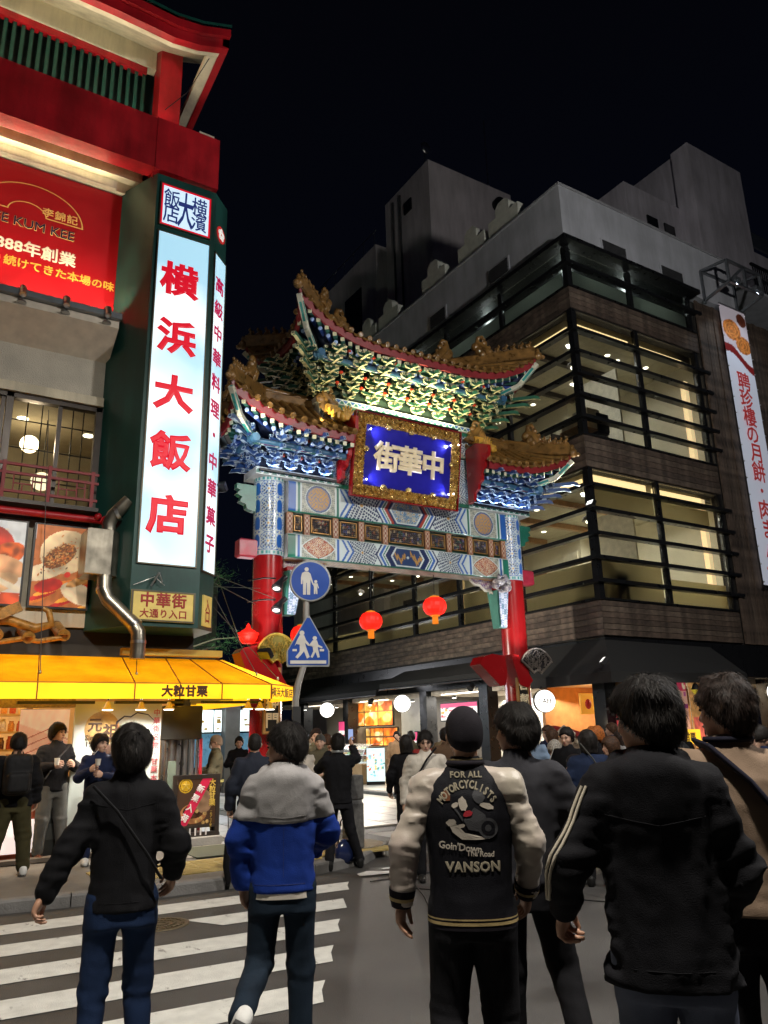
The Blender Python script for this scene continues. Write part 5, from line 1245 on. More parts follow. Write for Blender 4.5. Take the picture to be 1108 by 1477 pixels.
def rosette(U, V, cx, cy, r):
    """painted lattice flower: rings of petals; returns fields"""
    x, y = U - cx, V - cy; d = np.hypot(x, y) / r; a = np.arctan2(y, x); return d, a
def lattice(img, U, V, cx, cy, r, mask, base=WHT, dot=NAV, mid=GLD):
    d, a = rosette(U, V, cx, cy, r)
    img[mask] = base
    for ring, n, w in ((0.28, 6, .5), (0.48, 10, .45), (0.68, 14, .45), (0.88, 18, .45), (1.08, 22, .45), (1.28, 26, .4), (1.48, 30, .4), (1.68, 34, .4)):
        m = mask & (np.abs(d - ring) < 0.075) & (np.cos(a * n + ring * 9) > -0.45)
        img[m] = dot if ring not in (0.5, 1.1) else BLU
    img[mask & (d < 0.14)] = mid
    return img
def mosaic(img, U, V, mask, f, c1, c2, c3=None):
    n1 = np.sin(U * f + 2 * np.sin(V * f * .6)) * np.sin(V * f + 2 * np.sin(U * f * .7))
    img[mask] = c1; img[mask & (n1 > 0.1)] = c2
    if c3 is not None: img[mask & (n1 < -0.45)] = c3
    return img
def dragon(img, U, V, cx, cy, w, h, mask, col=GLD):
    u = (U - cx) / w; v = (V - cy) / h
    c = 0.4 * np.sin(u * 6 + 1) + .18 * np.sin(u * 17); m = mask & (np.abs(v - c) < 0.3 + 0.16 * np.sin(u * 31 + v * 9)) & (np.abs(u) < 1)
    img[m] = col; img[m & (np.sin(u * 60) * np.sin(v * 22) > 0.55)] = tuple(x * .5 for x in col)
    return img
def beam_paint(L, H, kind):
    px = 0.0125
    c = Canvas(L, H, px, WHT); U, V = c.X, c.Y; I = c.I
    e = np.minimum(U, L - U)         # distance from the nearer end
    def b(a0, a1, col): I[(e >= a0) & (e < a1)] = col
    main = BLU if kind == 'up' else GRN
    b(0, 0.16, main); b(0.16, 0.2, WHT); b(0.2, 0.24, GRN if kind == 'up' else BLU); b(0.24, 0.28, WHT)
    m = (e >= 0.28) & (e < 1.0); mosaic(I, U, V, m, 90, (0.3, 0.32, 0.26), (0.5, 0.5, 0.42), (0.16, 0.2, 0.2))
    ce = (V - H / 2)
    q = ((e - 0.64) / 0.27) ** 2 + (ce / (H * 0.43)) ** 2
    qq = np.abs((e - 0.64) / 0.33) ** 1.3 + np.abs(ce / (H * 0.45)) ** 1.3
    shape = q if kind == 'up' else qq
    I[m & (shape < 1.12)] = WHT; I[m & (shape < 1.0)] = NAV if kind == 'up' else (0.3, 0.12, 0.07)
    mm = m & (shape < 0.9)
    if kind == 'up': mosaic(I, U, V, mm, 42, (0.2, 0.2, 0.25), GLD, GLD); I[mm & (q > 0.72)] = (0.12, 0.16, 0.3)
    else: mosaic(I, U, V, mm, 75, (0.6, 0.55, 0.42), (0.34, 0.07, 0.04), (0.5, 0.2, 0.08))
    b(1.0, 1.03, WHT); b(1.03, 1.08, GRN if kind == 'up' else BLU); b(1.08, 1.11, WHT)
    ch = e - np.abs(ce) * 0.62
    ch2 = e + np.abs(ce) * 0.62
    m = (e >= 1.11) & (ch < 2.15)
    for sx_ in (1.6,):
        lattice(I, e, V, sx_, H / 2, H * 0.42, m)
    st = m & (ch2 < 1.42)
    I[st] = WHT; I[st & (np.sin(ch2 * 55) > 0.2)] = BLU; I[st & (ch2 < 1.22)] = WHT
    for a0, a1, col in ((1.9, 1.94, NAV), (1.94, 1.98, WHT), (1.98, 2.04, BLU), (2.04, 2.07, WHT), (2.07, 2.1, GRN), (2.1, 2.13, WHT), (2.13, 2.2, RDD if kind == 'up' else NAV), (2.2, 2.24, WHT)):
        I[(ch + 0.31 * H * 2 * 0 >= a0) & (ch < a1) & (e > 1.11)] = col
    m = (ch >= 2.2)
    I[m] = NAV
    ins = m & (np.abs(ce) < H * 0.38) & (ch > 2.3); I[m & (np.abs(ce) < H * 0.43) & (ch > 2.26)] = WHT; I[ins] = (0.03, 0.06, 0.16)
    if kind == 'up':
        mosaic(I, U, V, ins, 60, (0.35, 0.42, 0.42), (0.1, 0.22, 0.4), (0.45, 0.4, 0.3)); dd = (np.sin(U * 22) ** 2 + np.sin(V * 22) ** 2); I[ins & (dd < 0.25)] = (0.4, 0.3, 0.15); I[ins & (dd > 0.25) & (dd < .4)] = WHT
    else:
        for s_ in (-1, 1): dragon(I, U, V, L / 2 + s_ * 0.36, H / 2, 0.3, H * 0.36, ins)
        I[ins & (np.hypot(U - L / 2, ce) < 0.03)] = WHT
    I[V < H * 0.04] = GRN; I[V > H * 0.96] = WHT
    rs = np.random.RandomState(2); c.I *= (0.85 + 0.3 * c.noise(3))[..., None]
    return c.I
def beam(name, x0, x1, y, z0, z1, kind, thick=0.5, bulge=0.03):
    I = beam_paint(x1 - x0, z1 - z0, kind)
    def pos(u, v):
        r = np.clip(np.minimum(v, 1 - v) / 0.12, 0, 1); return (x0 + u * (x1 - x0), y + bulge * (1 - np.sqrt(1 - (1 - r) ** 2 * 0.99)), z0 + v * (z1 - z0))
    o = painted(name, pos, I, ptm, G)
    MB().box(x0, x1, y + bulge + 0.002, y + thick, z0 + 0.002, z1 - 0.002).build(name + '_core', mat('beam green', (0.03, 0.1, 0.08), 0.4), G)
    c = Canvas(x1 - x0, thick, 0.02, WHT); mosaic(c.I, c.X, c.Y, c.X > 0, 50, (0.5, 0.4, 0.28), (0.6, 0.6, 0.55), (0.2, 0.25, 0.3)); c.put((c.Y < .04) | (c.Y > thick - .04), GRN)
    painted(name + '_soffit', lambda u, v: (x0 + u * (x1 - x0), y + bulge + (1 - v) * (thick - bulge), z0 - 0.002 + 0 * u), c.I, ptm, G)
CL, CR = GX - 2.94, GX + 2.94
for k, cxx in enumerate((CL, CR)):
    place('column_shaft', col_m, G, (cxx, GY, 0)); place('plinth', plinth_m, G, (cxx, GY, KZ * 0 + 0.1))
    H = 1.52; R = 0.292; Lc = 2 * PI * R
    c = Canvas(Lc, H, 0.012, WHT); U, V, I = c.X, c.Y, c.I
    n = 4
    for j in range(4):
        cy = 0.26 + 0.335 * j
        for i in range(n + 1):
            cx0 = Lc * (i / n)
            d = np.hypot(U - cx0, (V - cy)) / 0.165; a = np.arctan2(V - cy, U - cx0)
            m = d < 1.0; I[m] = (0.5, 0.58, 0.6)
            for ring, nn in ((0.35, 6), (0.55, 9), (0.78, 14)): I[m & (np.abs(d - ring) < .09) & (np.cos(a * nn) > -.1)] = BLU if ring != .55 else NAV
            I[m & (d < .13)] = GLD; I[(d > 1.0) & (d < 1.08)] = BLU
            cs = Lc * ((i + 0.5) / n); w = 0.028 + 0.05 * np.abs(np.sin((V - cy) / 0.335 * PI)) ** 3
            w = 0.07 - 0.045 * np.abs(np.cos((V - cy + 0.17) / 0.335 * PI)) ** 4
            I[(np.abs(U - cs) < w + .014)] = WHT; I[(np.abs(U - cs) < w)] = (0.02, 0.13, 0.5)
    for j in range(5):
        cy = 0.1 + 0.335 * j
        for i in range(n):
            cs = Lc * ((i + .5) / n); d = np.abs(U - cs) / .11 + np.abs(V - cy) / .05; I[d < 1] = WHT; I[(np.abs(U - cs) / .09 + np.abs(V - cy) / .03 < 1)] = (0.02, 0.13, 0.5); I[np.hypot(U - cs, V - cy) < .025] = (.7, .7, .6)
    for a0, a1 in ((0, .1), (1.42, 1.52)):
        m = (V >= a0) & (V <= a1); I[m] = WHT; I[m & (np.abs(V - (a0 + a1) / 2) < .03) & (np.sin(U * 70) > 0)] = TEAL; I[m & (np.abs(V - (a0 + a1) / 2) > .04)] = BLU
    painted('painted_band', lambda u, v: (cxx + R * np.cos(-PI / 2 - PI / 4 + u * 2 * PI + 0.35), GY + R * np.sin(-PI / 2 - PI / 4 + u * 2 * PI + 0.35), 4.805 + v * H), I, ptm, G)
    MB().lathe([(0.29, 0), (0.29, 1.7)], (cxx, GY, 4.82), 24).build('column_core', mat('beam green'), G)
    s = -1 if k == 0 else 1
    x = cxx + s * 0.27
    m = MB().bevbox(min(x, x + s * .34), max(x, x + s * .34), GY - 0.12, GY + 0.12, 4.76, 5.1, 0.03); m.build('tie_beam_end', mat('beam end red', (0.4, 0.03, 0.06), 0.35), G)
    m = MB().prism([(0, 0), (.4, 0), (.4, .09), (.33, .12), (.4, .2), (.3, .25), (.34, .34), (.22, .38), (.2, .46), (.08, .5), (0, .5)][::1], Matrix(((s, 0, 0, x), (0, 0, 1, GY - .06), (0, -1, 0, 6.15), (0, 0, 0, 1))), 0, 0.14)
    m.build('scroll_bracket', edge_mat('green scroll', GRN, WHT, 0.03), G)
    xi = cxx - s * 0.3
    c = Canvas(0.34, 0.8, 0.012, (0.25, 0.3, 0.55)); sw = np.sin(c.X * 75 + 3 * np.sin(c.Y * 28)) * np.sin(c.Y * 70 + 3 * np.sin(c.X * 30)); c.put(sw > 0.15, (0.65, 0.7, 0.75)); c.put(sw < -.55, (.05, .2, .15))
    painted('swirl_board', lambda u, v: (xi - s * (0.02 + 0.28 * u * (0.6 + 0.4 * v)), GY - 0.16 + 0 * u - 0.12 * v, 3.75 + 0.8 * v), c.I if s > 0 else c.I, ptm, G)
    m = MB(); m.add([(xi, GY - .1, 3.75), (xi - s * .19, GY - .1, 3.75), (xi - s * .3, GY - .24, 4.55), (xi, GY - .24, 4.55), (xi, GY + .1, 3.75), (xi - s * .19, GY + .1, 3.75), (xi - s * .3, GY + .1, 4.55), (xi, GY + .1, 4.55)], [(0, 1, 2, 3), (5, 4, 7, 6), (1, 5, 6, 2), (0, 3, 7, 4), (3, 2, 6, 7), (4, 5, 1, 0)]); 
    m.v = [(p[0], p[1] + .01, p[2]) for p in m.v]; m.build('swirl_board_core', mat('swirl edge', (0.05, 0.2, 0.16), 0.4), G)
    MB().bevbox(min(xi, xi - s * .3), max(xi, xi - s * .3), GY - .2, GY + .05, 4.56, 4.64, .01).build('board_cap', gred, G)
    c = Canvas(0.9, 0.42, 0.012, (0.45, 0.4, 0.32)); mosaic(c.I, c.X, c.Y, c.X > 0, 80, (0.3, 0.12, 0.1), (0.5, 0.5, 0.5), (0.08, 0.08, 0.3)); c.put((c.Y > .38) | (c.X > .86) | (c.Y < .035 + .0 * c.X), (0.55, 0.35, 0.15)); c.put((c.Y < 0.07), (.6, .6, .55))
    zz = lambda u: 0.1 + 0.28 * u ** 1.5 + 0.03 * np.sin(u * 20)
    painted('spandrel', lambda u, v: (xi - s * 0.9 * u, GY - 0.05 + 0 * u, 4.8 - (1 - v) * (0.44 - zz(u))), c.I, ptm, G)
    m = MB().tube([(xi - s * 0.9 * u, GY - 0.055, 4.8 - (0.44 - float(zz(u)))) for u in np.linspace(0, 1, 14)], 0.028, 8); m.build('spandrel_edge', mat('spandrel edge', (0.6, 0.58, 0.5), 0.4), G)
    bx('spandrel_back', mat('beam green'), G, min(xi, xi - s * .3), max(xi, xi - s * .3), GY - .03, GY + .05, 4.5, 4.8)
    if s > 0:
        m = MB()
        for (p, r) in (((xi - .25, GY - .25, 4.72), (.16, .14, .1)), ((xi - .1, GY - .3, 4.6), (.13, .12, .1)), ((xi - .38, GY - .3, 4.62), (.1, .1, .06)), ((xi - .12, GY - .32, 4.8), (.08, .06, .1)), ((xi - .3, GY - .32, 4.8), (.04, .04, .1)), ((xi - .02, GY - .25, 4.72), (.1, .1, .08))): m.ball(p, r, 10)
        m.tube([(xi - .4, GY - .3, 4.58), (xi - .3, GY - .36, 4.5), (xi - .15, GY - .35, 4.52), (xi - .02, GY - .3, 4.64)], [.02, .035, .035, .02], 8).tube([(xi - .1, GY - .35, 4.78), (xi - .25, GY - .4, 4.84), (xi - .38, GY - .36, 4.78)], .018, 6)
        m.build('dragon_head', mat('dragon paint', (0.08, 0.07, 0.12), 0.25, 0.2, col2=(0.65, 0.62, 0.6), var=.3, vs=14, bump=.8, bs=30), G)
BX0, BX1 = CL + 0.27, CR - 0.27
FY = GY - 0.28
beam('lower_beam', BX0, BX1, FY, 4.8, 5.26, 'low')
beam('upper_beam', BX0, BX1, FY, 5.68, 6.3, 'up')
bx('band_board', mat('band green', (0.015, 0.06, 0.045), 0.4), G, BX0, BX1, FY + .12, FY + .4, 5.262, 5.678)
def carved(name, w, h, seed, hue=0):
    """carved relief panel with a gilded frame"""
    c = Canvas(w - .05, h - .05, .012, (.02, .012, .015)); rs = np.random.RandomState(seed)
    for k in range(int(26 * w / .35)):
        cc = [(.22, .11, .03), (.16, .03, .02), (.03, .08, .06), (.04, .05, .14), (.3, .24, .15)][rs.randint(5)]
        c.ell(rs.uniform(0, w), rs.uniform(0, h), rs.uniform(.015, .05), rs.uniform(.01, .03), cc, rs.uniform(0, 3))
    return c
posts = [0.06, 0.42, 1.04, 1.62, 2.18, 3.22, 3.78, 4.35, 4.93, 5.28]
pm_ = paint_mat('carved print', 0.35, bump=0.8)
for i, xp in enumerate(posts):
    xc = BX0 + xp
    c = Canvas(.12, .416, .01, (.4, .2, .1)); d = np.abs((c.X - .06) / .045) ** 3 + np.abs((c.Y - .208) / .19) ** 8; c.put(d < 1, (.25, .08, .05)); c.put((d < .8) & (np.sin(c.Y * 60) * np.sin(c.X * 80) > 0), (.5, .38, .28))
    painted('post', lambda u, v: (xc - .06 + u * .12, FY + .055 + 0 * u, 5.262 + .416 * v), c.I, pm_, G)
    bx('post_core', mat('post core', (.3, .14, .08), .4), G, xc - .062, xc + .062, FY + .058, FY + .118, 5.262, 5.678)
    if i < len(posts) - 1:
        xn = BX0 + posts[i + 1]; a, b_ = xc + .1, xn - .1; w = b_ - a; h = .3
        if w < .1: continue
        cv_ = carved('p', w, h, i)
        dd = RS.uniform(0, 1)
        painted('carved_panel', lambda u, v: (a + .025 + u * (w - .05), FY + .105 - .03 * np.abs(np.sin(u * w * 60 + dd * 9) * np.sin(v * 18 + dd)), 5.33 + .025 + v * (h - .05)), cv_.I, pm_, G)
        m = MB()
        for q in ((a, a + .015, 5.33, 5.33 + h), (b_ - .015, b_, 5.33, 5.33 + h), (a + .025, b_ - .025, 5.33, 5.345), (a + .025, b_ - .025, 5.33 + h - .015, 5.33 + h)): m.box(q[0], q[1], FY + .07, FY + .118, q[2], q[3])
        m.build('gilt_frame', mat('gilt frame', (.5, .27, .09), .35, .4), G)
def frieze(x0, x1, y, z0, z1, name='wave_frieze'):
    c = Canvas(x1 - x0, z1 - z0, .01, (.02, .14, .12)); h = z1 - z0
    w = h * .5 + h * .33 * np.sin(c.X * 38); c.put(np.abs(c.Y - w) < .016, WHT); c.put((c.Y > w + .02) & (np.sin(c.X * 38) < .3), BLU); c.put((c.Y < .014) | (c.Y > h - .014), WHT)
    painted(name, lambda u, v: (x0 + u * (x1 - x0), y + 0 * u, z0 + v * h), c.I, ptm, G)
    bx(name + '_core', mat('beam green'), G, x0, x1, y + .002, y + .6, z0, z1 - .002)
frieze(CL - .42, GX - 1.62, FY - .06, 6.302, 6.44); frieze(GX + 1.62, CR + .42, FY - .06, 6.302, 6.44)
c = Canvas(3.5, 1.1, .0125, WHT); mosaic(c.I, c.X, c.Y, c.X > 0, 70, (.45, .5, .48), (.06, .1, .22), (.1, .25, .35))
for xx in (.33, 3.17):
    for yy in (.25, .75): lattice(c.I, c.X, c.Y, xx, yy, .2, np.hypot(c.X - xx, c.Y - yy) < .24)
for xx in (0, .66, 2.84, 3.5): c.rect(xx - .04, xx + .04, 0, 1.2, GRN)
painted('central_wall', lambda u, v: (GX - 1.75 + 3.5 * u, FY + .02 + 0 * u, 6.3 + 1.1 * v), c.I, ptm, G)
bx('central_wall_core', mat('beam green'), G, GX - 1.75, GX + 1.75, FY + .03, GY + .3, 6.302, 8.1)
bx('central_sill', mat('sill green', (.015, .12, .07), .4), G, GX - 1.66, GX + 1.66, FY - .04, FY + .018, 6.3, 6.36)
c = Canvas(4.05, .62, .0125, (.5, .45, .32)); U, V, I = c.X, c.Y, c.I; e = np.minimum(U, 4.05 - U)
m = e < .62; mosaic(I, U, V, m, 80, (.5, .48, .35), (.08, .14, .2), (.3, .25, .15)); 
for xx in (.3, 3.75): lattice(I, U, V, xx, .3, .24, np.hypot(U - xx, V - .3) < .27)
I[(e > .6) & (e < .64)] = WHT; I[(e > .64) & (e < .7)] = GRN; I[(e > .7) & (e < .74)] = WHT; I[(e > .74) & (e < .8)] = BLU; I[(e > .8) & (e < .84)] = WHT
m = e > .84; mosaic(I, U, V, m, 60, (.6, .5, .3), (.62, .6, .5), (.5, .28, .08)); I[m & (np.abs(V - .31) < .13)] = GLD; mm = m & (np.abs(V - .31) < .11); mosaic(I, U, V, mm, 40, (.55, .3, .08), (.7, .6, .4), (.2, .2, .3)); I[m & (np.sin((e - np.abs(V - .31)) * 14) > .92)] = GRN
I[(V > .54)] = GRN; I[V < .02] = GRN
painted('frieze_beam', lambda u, v: (GX - 2.02 + 4.05 * u, FY - .03 + 0 * u, 7.42 + .62 * v), I, ptm, G)
bx('frieze_beam_core', mat('beam green'), G, GX - 2.02, GX + 2.03, FY - .028, GY + .3, 7.422, 8.038)
frieze(GX - 2.08, GX + 2.08, FY - .09, 8.04, 8.16)
# ---- bracket clusters
em_g = edge_mat('bracket green', (.02, .09, .06), (.66, .6, .36), .25)
em_b = edge_mat('bracket blue', (.02, .06, .2), (.42, .52, .62), .17)
em_dot = mat('bracket red', (.55, .04, .01), .4)
def cluster(name, mt, tiers, step, dz, lat, arm=1.0, body=.05):
    """bracket set: y points outwards(-y), z up from 0"""
    m = MB()
    for k in range(tiers):
        z = k * dz; L = (.12 + step * (k + 1)) * arm
        m.prism([(0.05, z), (-L + .06, z), (-L - .09, z - .035), (-L - .04, z + .05), (-L + .04, z + .075), (.05, z + .075)], Matrix(((0, 0, 1, 0), (1, 0, 0, 0), (0, 1, 0, 0), (0, 0, 0, 1))), -body / 2, body / 2)
        for j in range(k + 1):
            y = -step * (j + 1) + .03; w = lat * (.62 + .38 * ((k - j) % 2))
            if k - j > 2: continue
            m.prism([(-w / 2, z + .075), (-w / 2, z + .045), (-w / 2 + .05, z + .012), (w / 2 - .05, z + .012), (w / 2, z + .045), (w / 2, z + .075)], Matrix(((1, 0, 0, 0), (0, 0, 1, y), (0, 1, 0, 0), (0, 0, 0, 1))), -.022, .022)
            for sx_ in (-w / 2 + .035, w / 2 - .035, 0):
                b0, b1 = .026, .036; zz_ = z + .078
                v = [(sx_ - b0, y - b0, zz_), (sx_ + b0, y - b0, zz_), (sx_ + b0, y + b0, zz_), (sx_ - b0, y + b0, zz_), (sx_ - b1, y - b1, zz_ + .03), (sx_ + b1, y - b1, zz_ + .03), (sx_ + b1, y + b1, zz_ + .03), (sx_ - b1, y + b1, zz_ + .03), (sx_ - b1, y - b1, zz_ + .045), (sx_ + b1, y - b1, zz_ + .045), (sx_ + b1, y + b1, zz_ + .045), (sx_ - b1, y + b1, zz_ + .045)]
                m.add(v, [(0, 1, 5, 4), (1, 2, 6, 5), (2, 3, 7, 6), (3, 0, 4, 7), (4, 5, 9, 8), (5, 6, 10, 9), (6, 7, 11, 10), (7, 4, 8, 11), (8, 9, 10, 11), (3, 2, 1, 0)])
    return m.mesh(name, mt)
def bracket_row(mt, xs, y, z, tiers, step, dz, lat, sides, corners):
    cl_f = cluster('bracket_set', mt, tiers, step, dz, lat)
    cl_c = cluster('bracket_set', mt, tiers, step, dz, lat * .8, 1.42, .07)
    for x in xs: place('bracket_set', cl_f, G, (x, y, z))
    for (x, yy, rz) in sides: place('bracket_set', cl_f, G, (x, yy, z), rz)
    for (x, yy, rz) in corners: place('bracket_set', cl_c, G, (x, yy, z + .002), rz)
    rd_ = MB().box(-.03, .03, -.03, .03, 0, .04).mesh('red_block', em_dot)
    for i, x in enumerate(xs[:-1]):
        for k in range(1, tiers): place('red_block', rd_, G, ((x + xs[i + 1]) / 2, y - step * k - .02, z + dz * k + .09))
nf = 8
xs_u = [GX - 1.98 + 3.96 * i / (nf - 1) for i in range(nf)]
bracket_row(em_g, xs_u, FY + .02, 8.2, 5, .17, .155, .5, [(GX - 2.05, GY - .0, -PI / 2), (GX - 2.05, GY + .28, -PI / 2), (GX + 2.05, GY, PI / 2)], [(GX - 2.05, FY + .03, -PI / 4), (GX + 2.05, FY + .03, PI / 4), (GX - 2.05, GY + .3, -3 * PI / 4)])
for k in range(9):
    m = MB().beam((GX - 2.06, FY + .15 + .0 * k, 8.22 + .09 * k), (GX - 2.2 - .075 * k, FY - .12 - .07 * k, 8.2 + .09 * k), .05, .055); m.build('corner_arm', em_g, G)
    m = MB().beam((GX - 2.06, GY + .0, 8.22 + .09 * k), (GX - 2.16 - .09 * k, GY + .0, 8.2 + .09 * k), .05, .055); m.build('corner_arm', em_g, G)
bx('bracket_backing', mat('backing dark', (.01, .03, .02), .8), G, GX - 2.03, GX + 2.03, FY + .03, GY + .3, 8.162, 9.1)
for s in (-1, 1):
    x_in, x_out = GX + s * 1.72, GX + s * 3.25
    xs_ = sorted([x_in + (x_out - x_in) * t_ for t_ in (0.14, .38, .62, .86)])
    cornx = GX + s * 3.3
    bracket_row(em_b, xs_, FY + .02, 6.47, 5, .145, .125, .42, [(cornx, GY - .02, s * PI / 2), (cornx, GY + .26, s * PI / 2)], [(cornx, FY + .03, s * PI / 4)])
    for k in range(7):
        MB().beam((cornx, FY + .14, 6.5 + .075 * k), (cornx + s * (.14 + .08 * k), FY - .1 - .075 * k, 6.48 + .075 * k), .045, .05).build('corner_arm', em_b, G)
        MB().beam((cornx, GY + .1, 6.5 + .075 * k), (cornx + s * (.14 + .09 * k), GY + .1, 6.48 + .075 * k), .045, .05).build('corner_arm', em_b, G)
    bx('bracket_backing', mat('backing navy', (.008, .012, .03), .8), G, min(x_in, cornx), max(x_in, cornx), FY + .03, GY + .3, 6.442, 7.3)

# ---- roofs
def lerp(a, b, t): return a + (b - a) * t
tile_end = MB().lathe([(.062, 0), (.062, .02), (.05, .03), (.02, .022)], (0, 0, 0), 12).mesh('tile_end', gtile)
m = MB().lathe([(.07, 0), (.07, 1)], (0, 0, 0), 8)
raft_r = MB().lathe([(.042, 0), (.042, .5)], (0, 0, 0), 8).mesh('rafter', mat('rafter blue', (.03, .07, .3), .35))
raft_e = MB().lathe([(.031, 0), (.031, .012)], (0, 0, 0), 8)
rb_end = mat('rafter end', (.3, .42, .75), .35)
sq_g = MB().box(-.036, .036, -.036, .036, 0, .42).mesh('flying_rafter', mat('flying green', (.03, .12, .09), .35))
fe_m = mat('flying end', (.6, .6, .42), .4)
def along(d, n=(0, 0, 1)):
    z = Vector(d).normalized(); x = z.cross(Vector(n)).normalized(); y = z.cross(x)
    return Matrix((x, y, z)).transposed()
def roof(tagname, ends, ze, zr, b, lift, p, flare, ridge, sp_tile=.2, sp_raft=.165, side_half=None, xin=None):
    """ends: (xa, xb) eave line in x; lifted where a corner is; corner flags"""
    (xa, ca), (xb, cb) = ends
    xm = (xa + xb) / 2; half = (xb - xa) / 2
    def sfac(x):
        s = (x - xm) / half
        if ca and cb: return abs(s)
        if ca: return max(0, (xb - x) / (xb - xa))
        return max(0, (x - xa) / (xb - xa))
    def E(x, sgn=-1):      # front (sgn -1) or rear eave point
        s = sfac(x); q = s ** p
        dx = flare * q * (-1 if (x < xm) else 1)
        return Vector((x + dx * (1 if (ca and x < xm) or (cb and x > xm) else 0), GY + sgn * (b + flare * q), ze + lift * q))
    def Sd(t, side):      # side eave point, t in -1..1 along y
        x0 = xa if side < 0 else xb
        q = abs(t) ** p; ff = 0.55
        c0 = E(x0)
        return Vector((x0 + side * flare * (abs(t) ** p), GY + t * (b + flare * q), ze + lift * q))
    (ra, rb) = ridge
    def R(x): return Vector((min(max(x, ra), rb), GY, zr))
    def skin(path, rid, name):
        v = []; n = len(path); K = 6
        for i in range(n):
            for k in range(K + 1):
                t = k / K; pp = path[i].lerp(rid[i], t); pp.z = lerp(path[i].z, rid[i].z, t ** 1.25)
                v.append(pp + Vector((0, 0, .03)))
        f = [(i * (K + 1) + k, (i + 1) * (K + 1) + k, (i + 1) * (K + 1) + k + 1, i * (K + 1) + k + 1) for i in range(n - 1) for k in range(K)]
        MB().add(v, f, smooth=True).build(name, gtile, G)
    N = 24
    xs = [lerp(xa, xb, i / N) for i in range(N + 1)]
    for sgn in (-1, 1): skin([E(x, sgn) for x in xs], [R(x) for x in xs], 'roof_skin')
    sides = ([-1] if ca else []) + ([1] if cb else [])
    for sd in sides:
        ts = [lerp(-1, 1, i / 14) for i in range(15)]
        skin([Sd(t, sd) for t in ts], [Vector((ra if sd < 0 else rb, GY, zr))] * 15, 'roof_skin')
    def rowsalong(fn, rid, L, outv, name):
        n = int(L / sp_tile)
        for i in range(n + 1):
            u = i / n; e = fn(u); r = rid(u); o = outv
            P = []
            for k in range(6):
                t = k / 5; pp = e.lerp(r, t); pp.z = lerp(e.z, r.z, t ** 1.25) + .055; P.append(pp)
            d0 = (P[0] - P[1]).normalized(); P[0] = P[0] + d0 * .03
            MB().tube(P, .055, 8, cap=False).build('tile_row', gtile, G)
            rot = along(d0 if abs(d0.z) < .9 else o); place('tile_end', tile_end, G, P[0] - d0 * .01, rot=rot)
            if i < n:
                e2 = fn((i + .5) / n); nx = fn((i + 1) / n)
                side = (nx - e).normalized() * (sp_tile * .42)
                c_ = e2 + Vector(o) * .03 + Vector((0, 0, .02)); dn = Vector((0, 0, -.075)) + Vector(o) * .02
                MB().add([c_ - side, c_ - side * .55 + dn * .6, c_ + dn, c_ + side * .55 + dn * .6, c_ + side, c_ + side + Vector(o) * -.02, c_ + dn + Vector(o) * -.02, c_ - side + Vector(o) * -.02], [(0, 1, 2, 3, 4), (5, 6, 7)]).build('drip_tile', gtile, G)
    rowsalong(lambda u: E(lerp(xa, xb, u)), lambda u: R(lerp(xa, xb, u)), xb - xa, (0, -1, 0), 'front')
    for sd in sides: rowsalong(lambda u, sd=sd: Sd(lerp(-1, 1, u), sd), lambda u, sd=sd: Vector((ra if sd < 0 else rb, GY, zr)), 2 * b, (sd, 0, 0), 'side')
    def fascia(path, out, name):
        v = []; o = Vector(out)
        for q in path:
            a = q + o * .005 + Vector((0, 0, .02)); v += [a, a + Vector((0, 0, -.17)) - o * .03, a + Vector((0, 0, -.17)) - o * .08, a - o * .06]
        n = len(path); f = [(4 * i + k, 4 * i + 4 + k, 4 * i + 4 + (k + 1) % 4, 4 * i + (k + 1) % 4) for i in range(n - 1) for k in range(4)]
        MB().add(v, f).build(name, gfasc, G)
    fascia([E(x) for x in xs], (0, -1, 0), 'fascia'); fascia([E(x, 1) for x in xs], (0, 1, 0), 'fascia')
    for sd in sides: fascia([Sd(lerp(-1, 1, i / 16), sd) for i in range(17)], (sd, 0, 0), 'fascia')
    def rafters(fn, L, out, inx):
        n = int(L / sp_raft); o = Vector(out)
        for i in range(n + 1):
            u = i / n; e = fn(u); tgt = inx(u)
            d = (tgt - e); d.z = 0; d.normalize(); dd = Vector((d.x, d.y, .12)).normalized()
            a = e + d * .09 + Vector((0, 0, -.2)); rot = along(dd)
            place('flying_rafter', sq_g, G, a, rot=rot)
            MB().box(-.038, .038, -.038, .038, -.012, 0, Matrix.Translation(a) @ rot.to_4x4()).build('rafter_end', fe_m, G)
            a2 = e + d * .27 + Vector((0, 0, -.28)); place('rafter', raft_r, G, a2, rot=rot)
            MB().lathe([(.044, -.014), (.03, -.024)], (0, 0, 0), 8, m=Matrix.Translation(a2) @ rot.to_4x4()).build('round_rafter_end', rb_end, G)
    inset_y = GY
    rafters(lambda u: E(lerp(xa, xb, u)), (xb - xa), (0, -1, 0), lambda u: Vector((lerp(xa + (b * .75 if ca else 0), xb - (b * .75 if cb else 0), u), GY - .2, ze)))
    for sd in sides: rafters(lambda u, sd=sd: Sd(lerp(-1, 1, u), sd), 2 * b, (sd, 0, 0), lambda u, sd=sd: Vector(((xa if sd < 0 else xb) - sd * b * .8, GY + lerp(-.25, .25, u), ze)))
    v = []; n = len(xs)
    for x in xs: e = E(x); v += [e + Vector((0, .02, -.1)), Vector((min(max(x, xa + (b * .8 if ca else 0)), xb - (b * .8 if cb else 0)), GY - .3, ze - .08))]
    MB().add(v, [(2 * i, 2 * i + 1, 2 * i + 3, 2 * i + 2) for i in range(n - 1)]).build('soffit_board', mat('soffit navy', (.012, .02, .06), .5), G)
